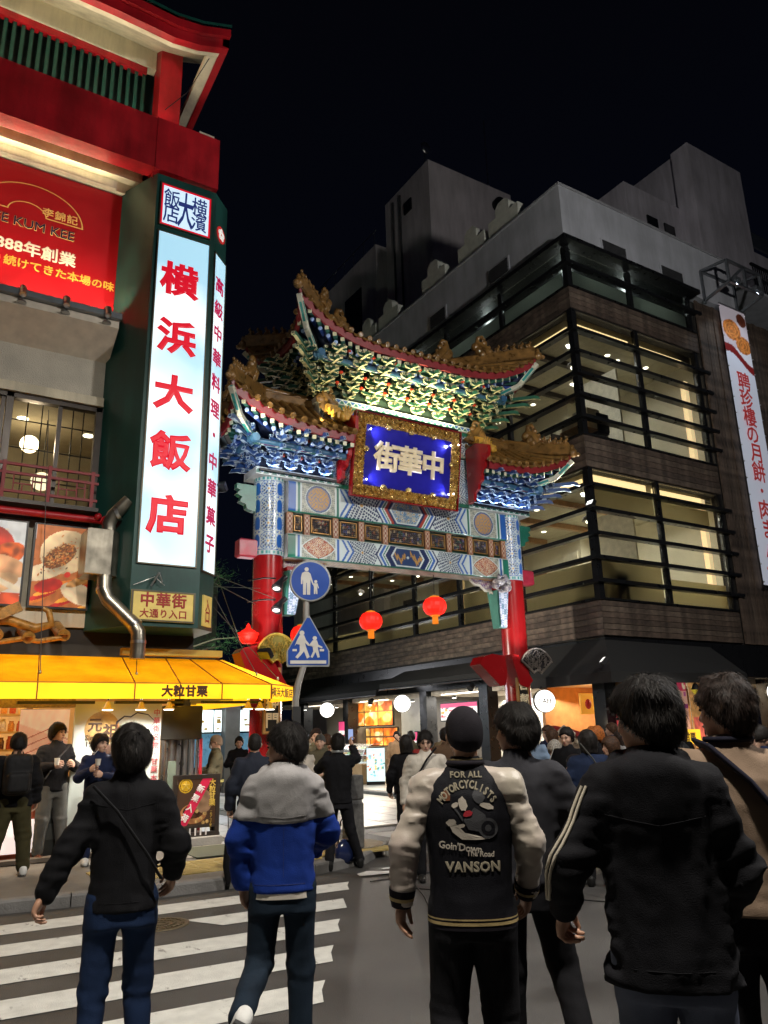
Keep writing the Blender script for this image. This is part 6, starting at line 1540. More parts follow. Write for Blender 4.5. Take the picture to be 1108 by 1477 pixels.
    for sd in sides:
        v = []
        for i in range(15):
            t = lerp(-1, 1, i / 14); e = Sd(t, sd); v += [e + Vector((-sd * .02, 0, -.1)), Vector(((xa if sd < 0 else xb) - sd * b * .8, GY + t * .3, ze - .08))]
        MB().add(v, [(2 * i, 2 * i + 1, 2 * i + 3, 2 * i + 2) for i in range(14)]).build('soffit_board', mat('soffit navy'), G)
    pa = xa + (b * .42 if ca else 0) ; pb = xb - (b * .42 if cb else 0); py = GY - b + .3; zz = ze - .36
    Lp = pb - pa; c = Canvas(Lp, .17, .012, (.03, .1, .09)); nseg = max(2, int(Lp / .55))
    s_ = (c.X / Lp * nseg) % 1.0; q = ((s_ - .5) / .38) ** 4 + ((c.Y - .085) / .062) ** 2; c.put(q < 1.15, WHT); c.put(q < .95, (.06, .03, .1)); mm = q < .85; c.I[mm & (np.sin(c.X * 90) * np.sin(c.Y * 80) > .1)] = (.4, .3, .3)
    odd = (np.floor(c.X / Lp * nseg) % 2 == 1); c.I[mm & odd & (np.hypot((s_ - .5) * .5, c.Y - .085) < .05)] = (.5, .14, .08)
    painted('eave_purlin', lambda u, v: (pa + u * Lp, py + .07 - .072 * np.sin(v * PI * .9 + .1), zz - .072 * np.cos(v * PI * .9 + .1)), c.I, ptm, G)
    MB().tube([(pa - (.12 if ca else 0), py + .05, zz), (pb + (.12 if cb else 0), py + .05, zz)], .06, 12).build('purlin_core', mat('purlin blue', (.04, .12, .22), .35), G)
    for sd in sides:
        MB().tube([((pa if sd < 0 else pb), py - .1, zz + .02), ((pa if sd < 0 else pb), GY + b - .4, zz + .02)], .08, 12).build('side_purlin', mat('purlin blue'), G)
    for sd in sides:
        for sgn in (-1, 1):
            c0 = Sd(sgn, sd); top = Vector((ra if sd < 0 else rb, GY, zr))
            P = []
            for k in range(9):
                t = k / 8; pp = c0.lerp(top, t); pp.z = lerp(c0.z, top.z, t ** 1.25) + .14; P.append(pp)
            m = MB()
            for a_, b_ in zip(P[:-1], P[1:]): m.beam(a_, b_ + (b_ - a_) * .04, .11, .2)
            m.build('hip_ridge', gtile, G)
            MB().tube([q_ + Vector((0, 0, .11)) for q_ in P], .06, 8).build('ridge_cap', gtile, G)
            dh = (P[0] - P[1]).normalized()
            tip = P[0] + dh * .05
            MB().ball(tip + Vector((0, 0, -.06)), (.1, .1, .11), 10).ball(tip + dh * .1 + Vector((0, 0, -.1)), (.07, .07, .05), 8).ball(tip + Vector((0, 0, .06)), (.05, .05, .09), 8).build('tip_head', ggold if False else gtile, G)
            cb0 = c0 + Vector((0, 0, -.14)); inn = Vector((c0.x - sd * b * .75, c0.y - sgn * b * .75, ze - .28))
            mid = cb0.lerp(inn, .35); mid.z = lerp(cb0.z, inn.z, .62)
            MB().beam(cb0 + (cb0 - mid).normalized() * .03, mid, .09, .1).beam(mid, inn, .09, .1).build('corner_beam', edge_mat('corner beam paint', (.03, .3, .28), (.62, .62, .5), .22) if 'cbp' not in MATS else MATS['cbp'], G)
            for k in range(5):
                t = .06 + .085 * k; q_ = c0.lerp(top, t); q_.z = lerp(c0.z, top.z, t ** 1.25) + .3
                hh = .15 + .015 * k
                m = MB().ball(q_ + Vector((0, 0, .05)), (.045, .045, .075), 8).ball(q_ + dh * .035 + Vector((0, 0, .13)), (.032, .032, .038), 8).ball(q_ + dh * .05 + Vector((0, 0, .01)), (.03, .03, .045), 6).ball(q_ - dh * .05 + Vector((0, 0, .06)), (.02, .02, .06), 6)
                m.add([tuple(q_ + dh * .03 + Vector((0, 0, .2))), tuple(q_ + dh * .05 + Vector((0, 0, .15))), tuple(q_ + dh * .01 + Vector((0, 0, .15)))], [(0, 1, 2)])
                m.build('ridge_figure', gtile, G)
            t = .56; q_ = c0.lerp(top, t); q_.z = lerp(c0.z, top.z, t ** 1.25) + .3
            beast(q_, dh, .75)
    m = MB().bevbox(ra, rb, GY - .08, GY + .08, zr, zr + .2, .03); m.tube([(ra, GY, zr + .23), (rb, GY, zr + .23)], .06, 10); m.build('main_ridge', gtile, G)
    return E
def beast(c, d, s, name='ridge_beast'):
    """curled tail ornament: body, leafy fins and a spiral"""
    d = Vector((d.x, d.y, 0)).normalized(); up = Vector((0, 0, 1))
    at_ = lambda a, b_: c + d * (a * s) + up * (b_ * s)
    m = MB()
    m.tube([at_(.18, -.05), at_(.12, .12), at_(-.02, .26), at_(-.16, .42), at_(-.12, .56), at_(.0, .58), at_(.05, .5), at_(-.02, .45)], [.12 * s, .13 * s, .12 * s, .09 * s, .08 * s, .07 * s, .06 * s, .05 * s], 10)
    m.ball(at_(.2, .05), (.12 * s, .12 * s, .1 * s), 10).ball(at_(.32, .0), (.09 * s, .09 * s, .06 * s), 8).ball(at_(.2, .2), (.06 * s, .06 * s, .08 * s), 8)
    n = d.cross(up)
    for (a, b_, r) in ((-.12, .1, .16), (-.22, .26, .15), (.05, .36, .1), (-.02, -.02, .14)):
        m.ball(at_(a, b_), (r * s * .8 * abs(d.x) + .04, r * s * .8 * abs(d.y) + .04, r * s), 10)
    m.build(name, gtile, G)
MATS['cbp'] = edge_mat('corner beam paint', (.03, .3, .28), (.62, .62, .5), .22)
roof('upper', ((GX - 2.78, True), (GX + 2.78, True)), 9.12, 9.62, 1.15, .62, 4.2, .2, (GX - 1.35, GX + 1.35))
for s in (-1, 1): beast(Vector((GX + s * 1.35, GY, 9.95)), Vector((-s, 0, 0)), .8, 'ridge_end_dragon')
roof('left', ((CL - 1.08, True), (GX - 1.66, False)), 7.15, 7.95, 1.05, .45, 3.6, .2, (CL - .15, GX - 1.66))
roof('right', ((GX + 1.66, False), (CR + .78, True)), 7.16, 7.95, 1.05, .42, 3.6, .2, (GX + 1.66, CR + .15))
bright = mat('bright gold glaze', (.6, .33, .05), .3, var=.3, vs=10, bump=.4, bs=40, coat=.3)
for s in (-1, 1):     # bright ornaments where the side ridges meet the centre
    xx = GX + s * 1.85
    beast(Vector((xx, GY - .4, 7.85)), Vector((-s, 0, 0)), .8, 'ridge_end_dragon')
    m = MB()
    for k in range(4): m.bevbox(xx - .12, xx + .12, GY - .95 + .14 * k, GY - .83 + .14 * k, 7.45 + .11 * k, 7.6 + .11 * k, .015)
    m.ball((xx, GY - .95, 7.5), (.07, .07, .1), 8); m.build('stepped_tile', bright, G)
    m = MB()
    for k in range(5): a = k * .5 - .9; m.tube([(xx - s * .12, GY - .9, 7.48), (xx - s * (.12) + .14 * math.sin(a), GY - .95, 7.62 + .14 * math.cos(a))], [.045, .015], 6)
    m.build('leaf_crest', bright, G)
    xb_ = GX + s * 1.63
    pts = [(-1.12, 7.38), (-1.1, 7.1), (-.98, 7.06), (-.96, 6.95), (-.85, 6.9), (-.84, 6.78), (-.72, 6.72), (-.7, 6.62), (-.56, 6.55), (-.54, 6.4), (-.34, 6.36), (-.34, 7.5), (-.7, 7.55)]
    MB().prism([(GY + a, z + (.12 if z > 6.9 else 0)) for a, z in pts], Matrix(((0, 0, 1, xb_), (1, 0, 0, 0), (0, 1, 0, 0), (0, 0, 0, 1))), -.035, .035).build('end_board', gred, G)

# ---- name plaque
PQ = Vector((GX - .27 + .02, 0, 0)); pcx = 8.36; pw, ph = 2.5, 1.62
pm4 = frame((pcx, 12.3, 6.93), (1, 0, 0), (0, -math.sin(math.radians(9)), math.cos(math.radians(9))))
MB().bevbox(-pw / 2, pw / 2, -ph / 2, ph / 2, -.09, -.02, .01, pm4).build('plaque_back', gred, G)
MB().box(-pw / 2 + .2, pw / 2 - .2, -ph / 2 + .2, ph / 2 - .2, -.018, .0, pm4).build('plaque_field', mat('plaque blue', (.02, .018, .3), .22, var=.05, coat=.6), G)
def relief(x0, x1, y0, y1):
    w, h = x1 - x0, y1 - y0; px = .009; nx, ny = int(w / px) + 2, int(h / px) + 2
    u, v = np.meshgrid(np.linspace(0, 1, nx), np.linspace(0, 1, ny)); X, Y = x0 + u * w, y0 + v * h
    z = .0 + .06 * np.abs(np.sin(X * 31 + 2.5 * np.sin(Y * 27)) * np.sin(Y * 33 + 2.5 * np.sin(X * 23))) + .02 * np.abs(np.sin(X * 83 + 3 * np.sin(Y * 61)))
    edge = np.minimum(np.minimum(u * w, (1 - u) * w), np.minimum(v * h, (1 - v) * h)); z = z * np.clip(edge / .02, 0, 1) - .02
    P = np.stack([X, Y, z], -1).reshape(-1, 3); i = np.arange(nx * ny).reshape(ny, nx); F = np.stack([i[:-1, :-1], i[:-1, 1:], i[1:, 1:], i[1:, :-1]], -1).reshape(-1, 4)
    M4 = np.array(pm4); P = P @ M4[:3, :3].T + M4[:3, 3]
    me = bpy.data.meshes.new('carved_frame'); me.from_pydata(P.tolist(), [], F.tolist()); me.materials.append(ggold); put('carved_frame', me, G)
b_ = .21
relief(-pw / 2, pw / 2, ph / 2 - b_, ph / 2 + .03); relief(-pw / 2, pw / 2, -ph / 2 - .03, -ph / 2 + b_); relief(-pw / 2 - .03, -pw / 2 + b_, -ph / 2 + b_, ph / 2 - b_); relief(pw / 2 - b_, pw / 2 + .03, -ph / 2 + b_, ph / 2 - b_)
m = MB()
for q in ((-pw / 2 - .05, -pw / 2 - .031, -ph / 2 - .05, ph / 2 + .05), (pw / 2 + .031, pw / 2 + .05, -ph / 2 - .05, ph / 2 + .05), (-pw / 2 - .03, pw / 2 + .03, -ph / 2 - .05, -ph / 2 - .031), (-pw / 2 - .03, pw / 2 + .03, ph / 2 + .031, ph / 2 + .05)): m.box(q[0], q[1], q[2], q[3], -.1, .01, pm4)
m.build('plaque_rim', gred, G)
m = MB()
for (x, y) in ((-pw / 2 + .2, .1), (pw / 2 - .2, .1), (0, -ph / 2 + .22), (-.6, -ph / 2 + .2), (.6, -ph / 2 + .2), (0, ph / 2 - .2), (.55, ph / 2 - .2), (-.55, ph / 2 - .2)): m.ball((x, y, .05), (.07, .06, .05), 8, pm4)
m.build('frame_boss', ggold, G)
for k, ch in enumerate('街華中'):
    write('character', ch, .6, pm4 @ Matrix.Translation((-.55 + .57 * k, .02, .002)), mat('character gold', (.9, .76, .5), .35, .25, var=.1), G, .04, thick=.05)
for (x, y) in ((pw / 2 - .25, ph / 2 - .3), (pw / 2 - .25, -ph / 2 + .27), (pw / 2 - .05, ph / 2 - .25), (pw / 2 - .12, -ph / 2 + .3), (-pw / 2 + .25, -ph / 2 + .3), (-pw / 2 + .28, ph / 2 - .3)):
    MB().ball((x, y, .05), (.016, .016, .016), 6, pm4).build('led', mat('led', (1, 1, 1), emit=(.8, .85, 1), es=18, var=0), G)
for (x, y) in ((pw / 2 - .27, ph / 2 - .3), (pw / 2 - .27, -ph / 2 + .3), (-pw / 2 + .27, -ph / 2 + .3), (-pw / 2 + .27, ph / 2 - .3)):
    p0 = pm4 @ Vector((x, y, .1)); p1 = pm4 @ Vector((x * .3, y * .6, -.02)); spot('plaque_light', p0, p1, 15, (.55, .6, 1), 110, .9, .03)
bx('added_light_trough', black_metal, G, GX - 1.15, GX + 1.15, 12.3, 12.42, 7.86, 7.9)  # added fixture trough under the bracket strip
area('bracket_strip', (GX, 12.36, 7.91), (GX, 12.25, 8.9), 120, 2.2, .08, (1, .9, .5))
for s in (-1, 1): spot('bracket_lamp', (GX + s * 2.2, FY - .35, 7.45), (GX + s * 1.2, FY - .4, 8.8), 60, (1, .88, .5), 100, .9, .05)
for s in (-1, 1):
    bx('added_light_trough', black_metal, G, GX + s * 2.5 - .8, GX + s * 2.5 + .8, FY - .12, FY - .062, 6.36, 6.4); area('eave_strip', (GX + s * 2.5, FY - .1, 6.42), (GX + s * 2.5, FY - .6, 7.3), 12, 1.5, .05, (.62, .78, 1))  # added fixture trough under the eave strip
    spot('column_lamp', (GX + s * 3.0 + (-.75 if s < 0 else -.7), GY - .95, 2.95), (GX + s * 3.0, GY - .2, 4.4), 85, (1, .88, .8), 75, .8, .06)
def added_flood(p, to, power, col, ang, label):
    t = thing('floodlight', label, 'floodlight', p, 'added floodlights lighting gate and street')
    P0 = Vector(p); d = (Vector(to) - P0).normalized(); rot = along(d).to_4x4()
    MB().bevbox(-.11, .11, -.08, .08, -.08, .02, .01, Matrix.Translation(P0) @ rot).build('housing', black_metal, t)
    MB().box(-.09, .09, -.06, .06, .021, .026, Matrix.Translation(P0) @ rot).build('lens', mat('lens dim', (.9, .9, .85), emit=(1, 1, .95), es=1.2, var=0), t)
    spot('added_flood_light', P0 + d * .05, to, power, col, ang, .9, .08)
added_flood((4.95, 11.5, 2.9), (7.6, 13, 5.7), 200, (.93, .97, 1), 80, 'added small black floodlight above the yellow awning corner')
added_flood((12.35, 11.3, 2.95), (9.8, 13, 5.8), 210, (.95, .97, 1), 85, 'added small black floodlight on the edge of the corner canopy')
added_flood((4.2, 11.6, 6.4), (7.2, 12.2, 8.3), 200, (1, .9, .7), 85, 'added small black floodlight on the side of the green sign column')
added_flood((4.15, 11.65, 5.6), (5.2, 12.6, 7.0), 70, (.85, .93, 1), 90, 'second added small black floodlight lower on the green sign column')
added_flood((4.12, 14.6, 3.7), (13.3, 16.0, 3.9), 2300, (1, .92, .8), 62, 'added small black floodlight on the hotel side wall aimed across the street')
added_flood((13.1, 11.9, 6.6), (10.4, 12.0, 8.4), 240, (1, .88, .68), 85, 'added small black floodlight on the timber band of the corner building')

def fan(cx, cy, cz, w, h, mt, label, back):
    t = thing('fan_lamp', label, 'lamp', (cx, cy, cz), 'fan shaped lamps on the gate columns')
    def P_(a, r): return (cx + r * math.sin(a) * w, r * math.cos(a) * h + cz - h * .55)
    n = 20
    out = [P_(-1.0 + 2.0 * i / n, 1.0) for i in range(n + 1)]; inn = [P_(1.0 - 2.0 * i / 8, .22) for i in range(9)]
    m = MB(); 
    rim = [(x, cy, z) for x, z in out + inn + [out[0]]]
    m.tube(rim, .022, 6, cap=False); m.build('rim', mt, t)
    rs = random.Random(int(cx * 10)); b = MB()
    for k in range(90):
        a = rs.uniform(-.95, .95); r = rs.uniform(.3, .95); a2 = a + rs.uniform(-.22, .22); r2 = min(.98, max(.25, r + rs.uniform(-.2, .2)))
        p, q = P_(a, r), P_(a2, r2); b.beam((p[0], cy, p[1]), (q[0], cy, q[1]), .014, .02, up=(0, 1, 0))
    b.build('lattice', mt, t)
    sh_ = [(x, z) for x, z in out + inn]
    MB().prism(sh_, Matrix(((1, 0, 0, 0), (0, 0, -1, cy + .05), (0, 1, 0, 0), (0, 0, 0, 1))), -.01, 0).build('diffuser', back, t)
    return t
fan(5.5, 12.3, 3.06, .42, .56, mat('fan gold', (.45, .3, .05), .35, .4, var=.2), 'gold lattice fan lamp on the left red column', mat('fan back gold', (.16, .13, .02), .6, emit=(.4, .3, .05), es=.18))
fan(11.45, 12.3, 3.0, .5, .58, mat('fan dark', (.2, .17, .15), .4, .3), 'dark lattice fan lamp beside the right red column', mat('fan back dark', (.012, .01, .012), .6))
def wedge(pts, y0, y1, label, name='lamp_housing'):
    m = MB().prism(pts, Matrix(((1, 0, 0, 0), (0, 0, 1, 0), (0, 1, 0, 0), (0, 0, 0, 1))), y0, y1)
    tag(m.build(name, gred), label, 'lamp housing', 'red lamp housings on the columns')
wedge([(4.84, 2.98), (4.9, 3.06), (5.2, 3.12), (5.3, 2.75), (5.3, 2.3), (4.95, 2.7)], 12.35, 12.72, 'angular red housing on the left side of the left column')
wedge([(5.15, 3.15), (5.25, 3.2), (5.72, 2.45), (5.6, 2.25), (5.3, 2.3)], 12.36, 12.7, 'slanting red housing behind the gold fan lamp')
wedge([(9.96, 2.9), (10.05, 3.05), (10.3, 3.12), (10.62, 3.08), (10.66, 2.75), (10.6, 2.5), (10.45, 2.48)], 12.35, 12.7, 'bulky red housing left of the right column')
wedge([(10.8, 3.12), (11.0, 3.12), (11.35, 2.6), (11.2, 2.45), (11.0, 2.5)], 12.36, 12.7, 'slanting red housing behind the dark fan lamp')
def nameboard(x, z, txt, label):
    t = thing('name_board', label, 'name board', (x, 12.4, z), 'name boards on the gate columns')
    MB().bevbox(x - .15, x + .15, 12.4, 12.46, z - .55, z + .55, .01).build('frame', mat('gilt frame'), t)
    MB().box(x - .11, x + .11, 12.39, 12.399, z - .5, z + .5).build('field', mat('board black', (.02, .018, .015), .3), t)
    for k, ch in enumerate(txt): write('character', ch, .26, facing(x, 12.388, z + .33 - .33 * k), mat('character gold'), t, .03)
nameboard(5.46, 2.2, '善鄰門', 'gilt framed black name board on the left column, cut off by the awning')
nameboard(11.1, 2.2, '善鄰門', 'gilt framed black name board with gold characters on the right column')
for i, (z, zz) in enumerate(((4.28, 4.1), (3.9, 3.75))):
    t = thing('column_lamp', ['upper black spot lamp on an arm at the left red column', 'lower black spot lamp on an arm at the left red column'][i], 'spot lamp', (5.5, 12.3, z), 'black spot lamps at the left column')
    MB().tube([(5.05, 12.6, z - .02), (5.25, 12.35, z), (5.45, 12.3, z)], .014, 6).build('arm', black_metal, t)
    MB().tube([(5.62, 12.25, z + .03), (5.52, 12.25, z - .06), (5.42, 12.2, z - .2)], [.05, .05, .1], 12).build('shade', black_metal, t)
    MB().ball((5.42, 12.19, z - .2), (.07, .07, .03), 10).build('lens', mat('lens dim', (.9, .9, .85), emit=(1, 1, .95), es=1.2, var=0), t)
t = thing('relief_wall', 'low stone dragon relief in a red frame at the foot of the right column', 'relief', (11.7, 12.1, .1))
m = MB(); m.prism([(11.5, .12), (12.45, .12), (12.45, 1.35), (12.35, 1.5), (12.0, 1.6), (11.5, 1.68), (11.5, 1.58), (12.0, 1.5), (12.28, 1.4), (12.35, 1.3), (12.35, .25), (11.5, .25)], Matrix(((1, 0, 0, 0), (0, 0, 1, 0), (0, 1, 0, 0), (0, 0, 0, 1))), 12.0, 12.12)
m.build('frame', mat('relief red', (.25, .02, .02), .4), t)
bx('panel', mat('relief stone', (.3, .22, .15), .6, var=.3, vs=8), t, 11.5, 12.34, 12.06, 12.12, .26, 1.45)
m = MB()
m.tube([(11.55, 12.04, 1.5), (11.75, 11.98, 1.6), (11.95, 11.98, 1.5), (11.85, 11.98, 1.3), (11.7, 11.98, 1.2), (11.9, 11.98, 1.05), (12.1, 11.98, 1.1)], [.05, .09, .09, .07, .07, .06, .04], 8)
for k in range(5): m.tube([(12.1, 11.99, 1.12), (12.2 + .04 * math.cos(k), 11.97, 1.22 - .07 * k)], [.03, .012], 6)
for k in range(7): m.ball((11.6 + .08 * k, 11.98, 1.55 - .02 * k * k * .3), (.035, .03, .05), 6)
m.build('dragon', mat('dragon stone', (.4, .34, .25), .5, var=.3, vs=12, bump=.5), t)
# ---- traffic sign post
sgb = mat('sign blue', (.015, .07, .36), .35, var=.08); sgw = mat('sign white', (.62, .6, .56), .45, var=.08)
T = thing('traffic_sign', 'bent grey post with a round walkers sign above a pointed crossing sign', 'traffic sign', (4.68, 9.75, KZ))
pg = mat('post grey', (.32, .31, .29), .45, .3, var=.1)
MB().tube([(4.68, 9.78, KZ), (4.64, 9.78, 1.3), (4.65, 9.78, 2.1), (4.68, 9.77, 2.3), (4.76, 9.76, 2.55), (4.79, 9.76, 2.75), (4.8, 9.76, 4.05)], .045, 12).build('post', pg, T)
n0 = Vector((-.32, -.95, 0)).normalized()
def onface(c, n, off=0): return facing(*(Vector(c) + n * off), n)
rs_ = onface((4.83, 9.7, 3.73), n0)
sr = MB().lathe([(.3, -.012), (.3, .0), (.285, .006)], (0, 0, 0), 36); sr.v = [tuple(rs_ @ Vector(p)) for p in sr.v]; o = sr.build('round_sign_plate', mat('sign rim', (.35, .36, .36), .4, .4), T)
sr = MB().lathe([(.272, .0065), (.272, .009)], (0, 0, 0), 36); sr.v = [tuple(rs_ @ Vector(p)) for p in sr.v]; sr.build('blue_face', sgb, o)
def sil(polys, m4, nm, mt, par, z0=.01, z1=.013):
    b = MB()
    for pl in polys:
        if len(pl) == 3 and isinstance(pl[2], (int, float)): b.lathe([(pl[2], z0), (pl[2], z1)], (pl[0], pl[1], 0), 14, m4)
        else: b.prism(pl, m4, z0, z1)
    return b.build(nm, mt, par)
adult = [(-.055, .165, .03), [(-.085, .13), (-.03, .13), (.0, .1), (.03, -.0), (.045, -.05), (.03, -.055), (.0, .02), (.0, -.02), (-.005, -.2), (-.05, -.2), (-.052, -.03), (-.06, -.03), (-.065, -.2), (-.105, -.2), (-.105, -.0), (-.11, .02), (-.115, -.05), (-.135, -.05), (-.135, .05), (-.12, .11)]]
kid = [(.075, -.01, .022), [(.05, -.035), (.1, -.035), (.12, -.1), (.11, -.11), (.095, -.07), (.1, -.19), (.08, -.19), (.075, -.12), (.07, -.19), (.05, -.19), (.05, -.09), (.035, -.05), (.03, -.06), (.035, -.04)]]
sil(adult, rs_, 'adult_figure', sgw, o); sil(kid, rs_, 'child_figure', sgw, o)
n1 = Vector((-.3, -.953, 0)).normalized(); ts = onface((4.8, 9.7, 2.86), n1)
tri = [(-.29, -.33), (.29, -.33), (.3, -.3), (.3, -.12), (.02, .37), (-.02, .37), (-.3, -.12), (-.3, -.3)]
b = MB().prism(tri, ts, -.012, 0); o = b.build('pointed_sign_plate', mat('sign rim'), T)
b = MB().prism([(x * .93, y * .93) for x, y in tri], ts, .001, .004); b.build('blue_face', sgb, o)
a1 = [(-.09, .13, .035), [(-.12, .1), (-.06, .1), (-.03, .03), (.02, -.03), (.0, -.05), (-.05, .0), (-.03, -.07), (.02, -.2), (-.02, -.22), (-.06, -.12), (-.1, -.17), (-.15, -.22), (-.18, -.2), (-.12, -.12), (-.12, -.03), (-.17, -.02), (-.19, -.05), (-.16, .03)]]
a2 = [(.09, .06, .03), [(.06, .03), (.12, .03), (.14, -.03), (.2, -.06), (.19, -.08), (.13, -.06), (.14, -.11), (.16, -.2), (.13, -.21), (.1, -.13), (.06, -.21), (.03, -.2), (.07, -.12), (.06, -.06), (.0, -.03), (.0, -.05)]]
sil(a1, ts, 'walking_figure', sgw, o, .005, .008); sil(a2, ts, 'walking_figure', sgw, o, .005, .008)
sil([[(-.25, -.29), (.25, -.29), (.25, -.245), (-.25, -.245)], [(-.22, -.12), (-.16, -.12), (-.16, -.09), (-.22, -.09)], [(.16, -.12), (.22, -.12), (.22, -.09), (.16, -.09)]], ts, 'crossing_line', sgw, o, .005, .008)
MB().bevbox(4.58, 4.7, 9.72, 9.735, 1.55, 2.0, .004).build('sticker', mat('sticker black', (.03, .03, .03), .5), T)
# ---- lanterns
def lantern(c, r, label, hang):
    t = thing('red_lantern', label, 'lantern', c, 'red lanterns')
    lm = mat('lantern red', (.6, .01, .005), .5, var=.1, emit=(1.0, .015, .006), es=1.1)
    x, y, z = c
    prof = [(r * .4, -r * .78), (r * .75, -r * .62), (r * .95, -r * .3), (r, 0), (r * .95, r * .3), (r * .75, r * .62), (r * .4, r * .78)]
    b = MB(); n = 32; v = []; f = []
    for rr, zz in prof:
        for k in range(n):
            a = 2 * PI * k / n; q = rr * (1 + (.02 if k % 2 else -.02)); v.append((x + q * math.cos(a), y + q * math.sin(a), z + zz))
    for i in range(6):
        for k in range(n): f.append((i * n + k, i * n + (k + 1) % n, (i + 1) * n + (k + 1) % n, (i + 1) * n + k))
    b.add(v, f); b.build('shade', lm, t)
    gold = mat('lantern gold', (.7, .3, .02), .4, .3, var=.1, emit=(.8, .3, .02), es=.35)
    MB().lathe([(r * .42, -r * .86), (r * .42, -r * .76)], c, 16).build('bottom_ring', gold, t)
    MB().lathe([(r * .42, r * .76), (r * .42, r * .86), (.02, r * .95)], c, 16).build('top_ring', gold, t)
    m = MB()
    for k in range(14): a = k * 2 * PI / 14; m.tube([(x + .05 * math.cos(a), y + .05 * math.sin(a), z - r * .86), (x + .055 * math.cos(a), y + .055 * math.sin(a), z - r * 1.5)], .012, 5)
    m.build('tassel', mat('tassel orange', (.7, .22, .01), .7, var=.1, emit=(.8, .25, .01), es=.5), t)
    MB().tube([(x, y, z + r * .9), (x, y, hang)], .006, 5).build('cord', black_metal, t)
    point('lantern_light', (x, y - r - .15, z - .1), 2.0, (1, .1, .04), .1)
lantern((9.36, 13.0, 4.13), .245, 'round red lantern hanging higher and further right under the gate', 4.8)
lantern((7.8, 13.0, 3.74), .225, 'round red lantern hanging left of the other under the middle of the gate', 4.8)
lantern((6.45, 13.3, 3.45), .22, 'red lantern half hidden behind the pointed blue sign', 4.8)
t = thing('red_lantern', 'squat red lantern with a pointed top left of the left column', 'lantern', (5.12, 12.9, 3.05), 'red lanterns')
lx, ly, lz = 5.14, 12.75, 3.28
MB().lathe([(.1, -.1), (.16, -.02), (.17, .06), (.12, .12), (.05, .16), (.03, .22), (.0, .26)], (lx, ly, lz), 14).build('shade', mat('lantern red'), t)
MB().lathe([(.19, .0), (.19, .03), (.16, .04)], (lx, ly, lz + .05), 14).build('rim', mat('lantern red'), t)
point('lantern_light', (lx, ly - .35, lz), 2.0, (1, .1, .04), .1)
# ---- food counter and pictures under the corner building
def backlit(name, label, x, y0, y1, z0, z1, kind, es=1.0, cat='picture'):
    w, h = y1 - y0, z1 - z0
    t = thing(name, label, cat, (x, (y0 + y1) / 2, z0))
    c = Canvas(w, h, .03, (.8, .5, .15)); rs = np.random.RandomState(kind)
    if kind < 10:
        c.rect(0, w, 0, h, (.75, .35, .06)); nx = 3
        for i in range(3):
            for j in range(2):
                cx_, cy_ = w * (i + .5) / 3, h * (j + .5) / 2
                for k in range(5): c.ell(cx_ + rs.uniform(-.35, .35), cy_ + rs.uniform(-.15, .15), .26, .15, [(.75, .18, .02), (.85, .5, .12), (.6, .12, .02), (.9, .65, .3)][rs.randint(4)], rs.uniform(-.6, .6), shade=12)
        for i in (1, 2): c.line(w * i / 3, 0, w * i / 3, h, .05, (.1, .05, .02))
        c.line(0, h / 2, w, h / 2, .05, (.1, .05, .02))
    else:
        c.rect(0, w, 0, h, (.7, .68, .66)); c.rect(0, w, h * .72, h, (.55, .05, .15))
        for k in range(16): c.rect(*(lambda a, b: (a, a + rs.uniform(.05, .25), b, b + .05))(rs.uniform(0, w * .8), rs.uniform(0.05, h * .68)), [(.5, .03, .06), (.1, .12, .2), (.1, .3, .15), (.6, .3, .05)][rs.randint(4)])
    painted('print', lambda u, v: (x - .02 + 0 * u, y1 - u * w, z0 + v * h), c.I, paint_mat('menu print', .3, es=es), t)
    bx('box', dark_alu, t, x - .015, x + .05, y0 - .03, y1 + .03, z0 - .03, z1 + .03)
    return t
backlit('food_picture', 'large glowing orange pictures of dishes above the sweets counter', 13.9, 21.9, 24.6, 1.85, 2.75, 3, .95)
backlit('menu_board', 'yellow lit price board under the orange pictures', 14.2, 22.1, 24.7, 1.2, 1.75, 4, .8)
backlit('wall_poster', 'pink and white poster by the shop front left of the capped man', 13.25, 16.65, 18.3, 1.9, 2.35, 12, .5, 'poster')
backlit('wall_poster', 'small white leaflet poster on the tiled shop front', 13.3, 19.6, 20.1, .8, 1.6, 14, .7, 'poster')
backlit('wall_poster', 'tall poster with red flowers on the dark shop front', 13.25, 23.95, 24.35, .9, 2.0, 15, .4, 'poster')
backlit('wall_poster', 'white lit notice left of the phone man near the dark doorway', 13.3, 24.8, 26.2, 1.15, 1.45, 17, .6, 'poster')
DC = thing('display_case', 'curved glass display case of sweets on a tan base', 'display case', (12.7, 22, KZ))
cb_ = mat('case base', (.45, .3, .16), .5, var=.12)
MB().bevbox(12.3, 13.1, 21.2, 24.0, KZ, .72, .02).build('base', cb_, DC)
bx('white_shelf', mat('case white', (.7, .75, .75), .4, emit=(.7, .9, 1), es=.35, var=0), DC, 12.34, 13.06, 21.24, 23.96, .722, .76)
for k, z in enumerate((.95, 1.12)):
    bx('glass_shelf', mat('case white'), DC, 12.5 + .1 * k, 13.0, 21.3, 23.9, z, z + .012)
cols = [(.6, .35, .1), (.2, .35, .1), (.7, .65, .5), (.5, .1, .06), (.65, .5, .2)]
rnd = random.Random(9)
pkm = [MB().bevbox(-.05, .05, -.06, .06, 0, .06, .015).mesh('sweet', mat('sweet %d' % i, c, .4, var=.2, vs=20)) for i, c in enumerate(cols)]
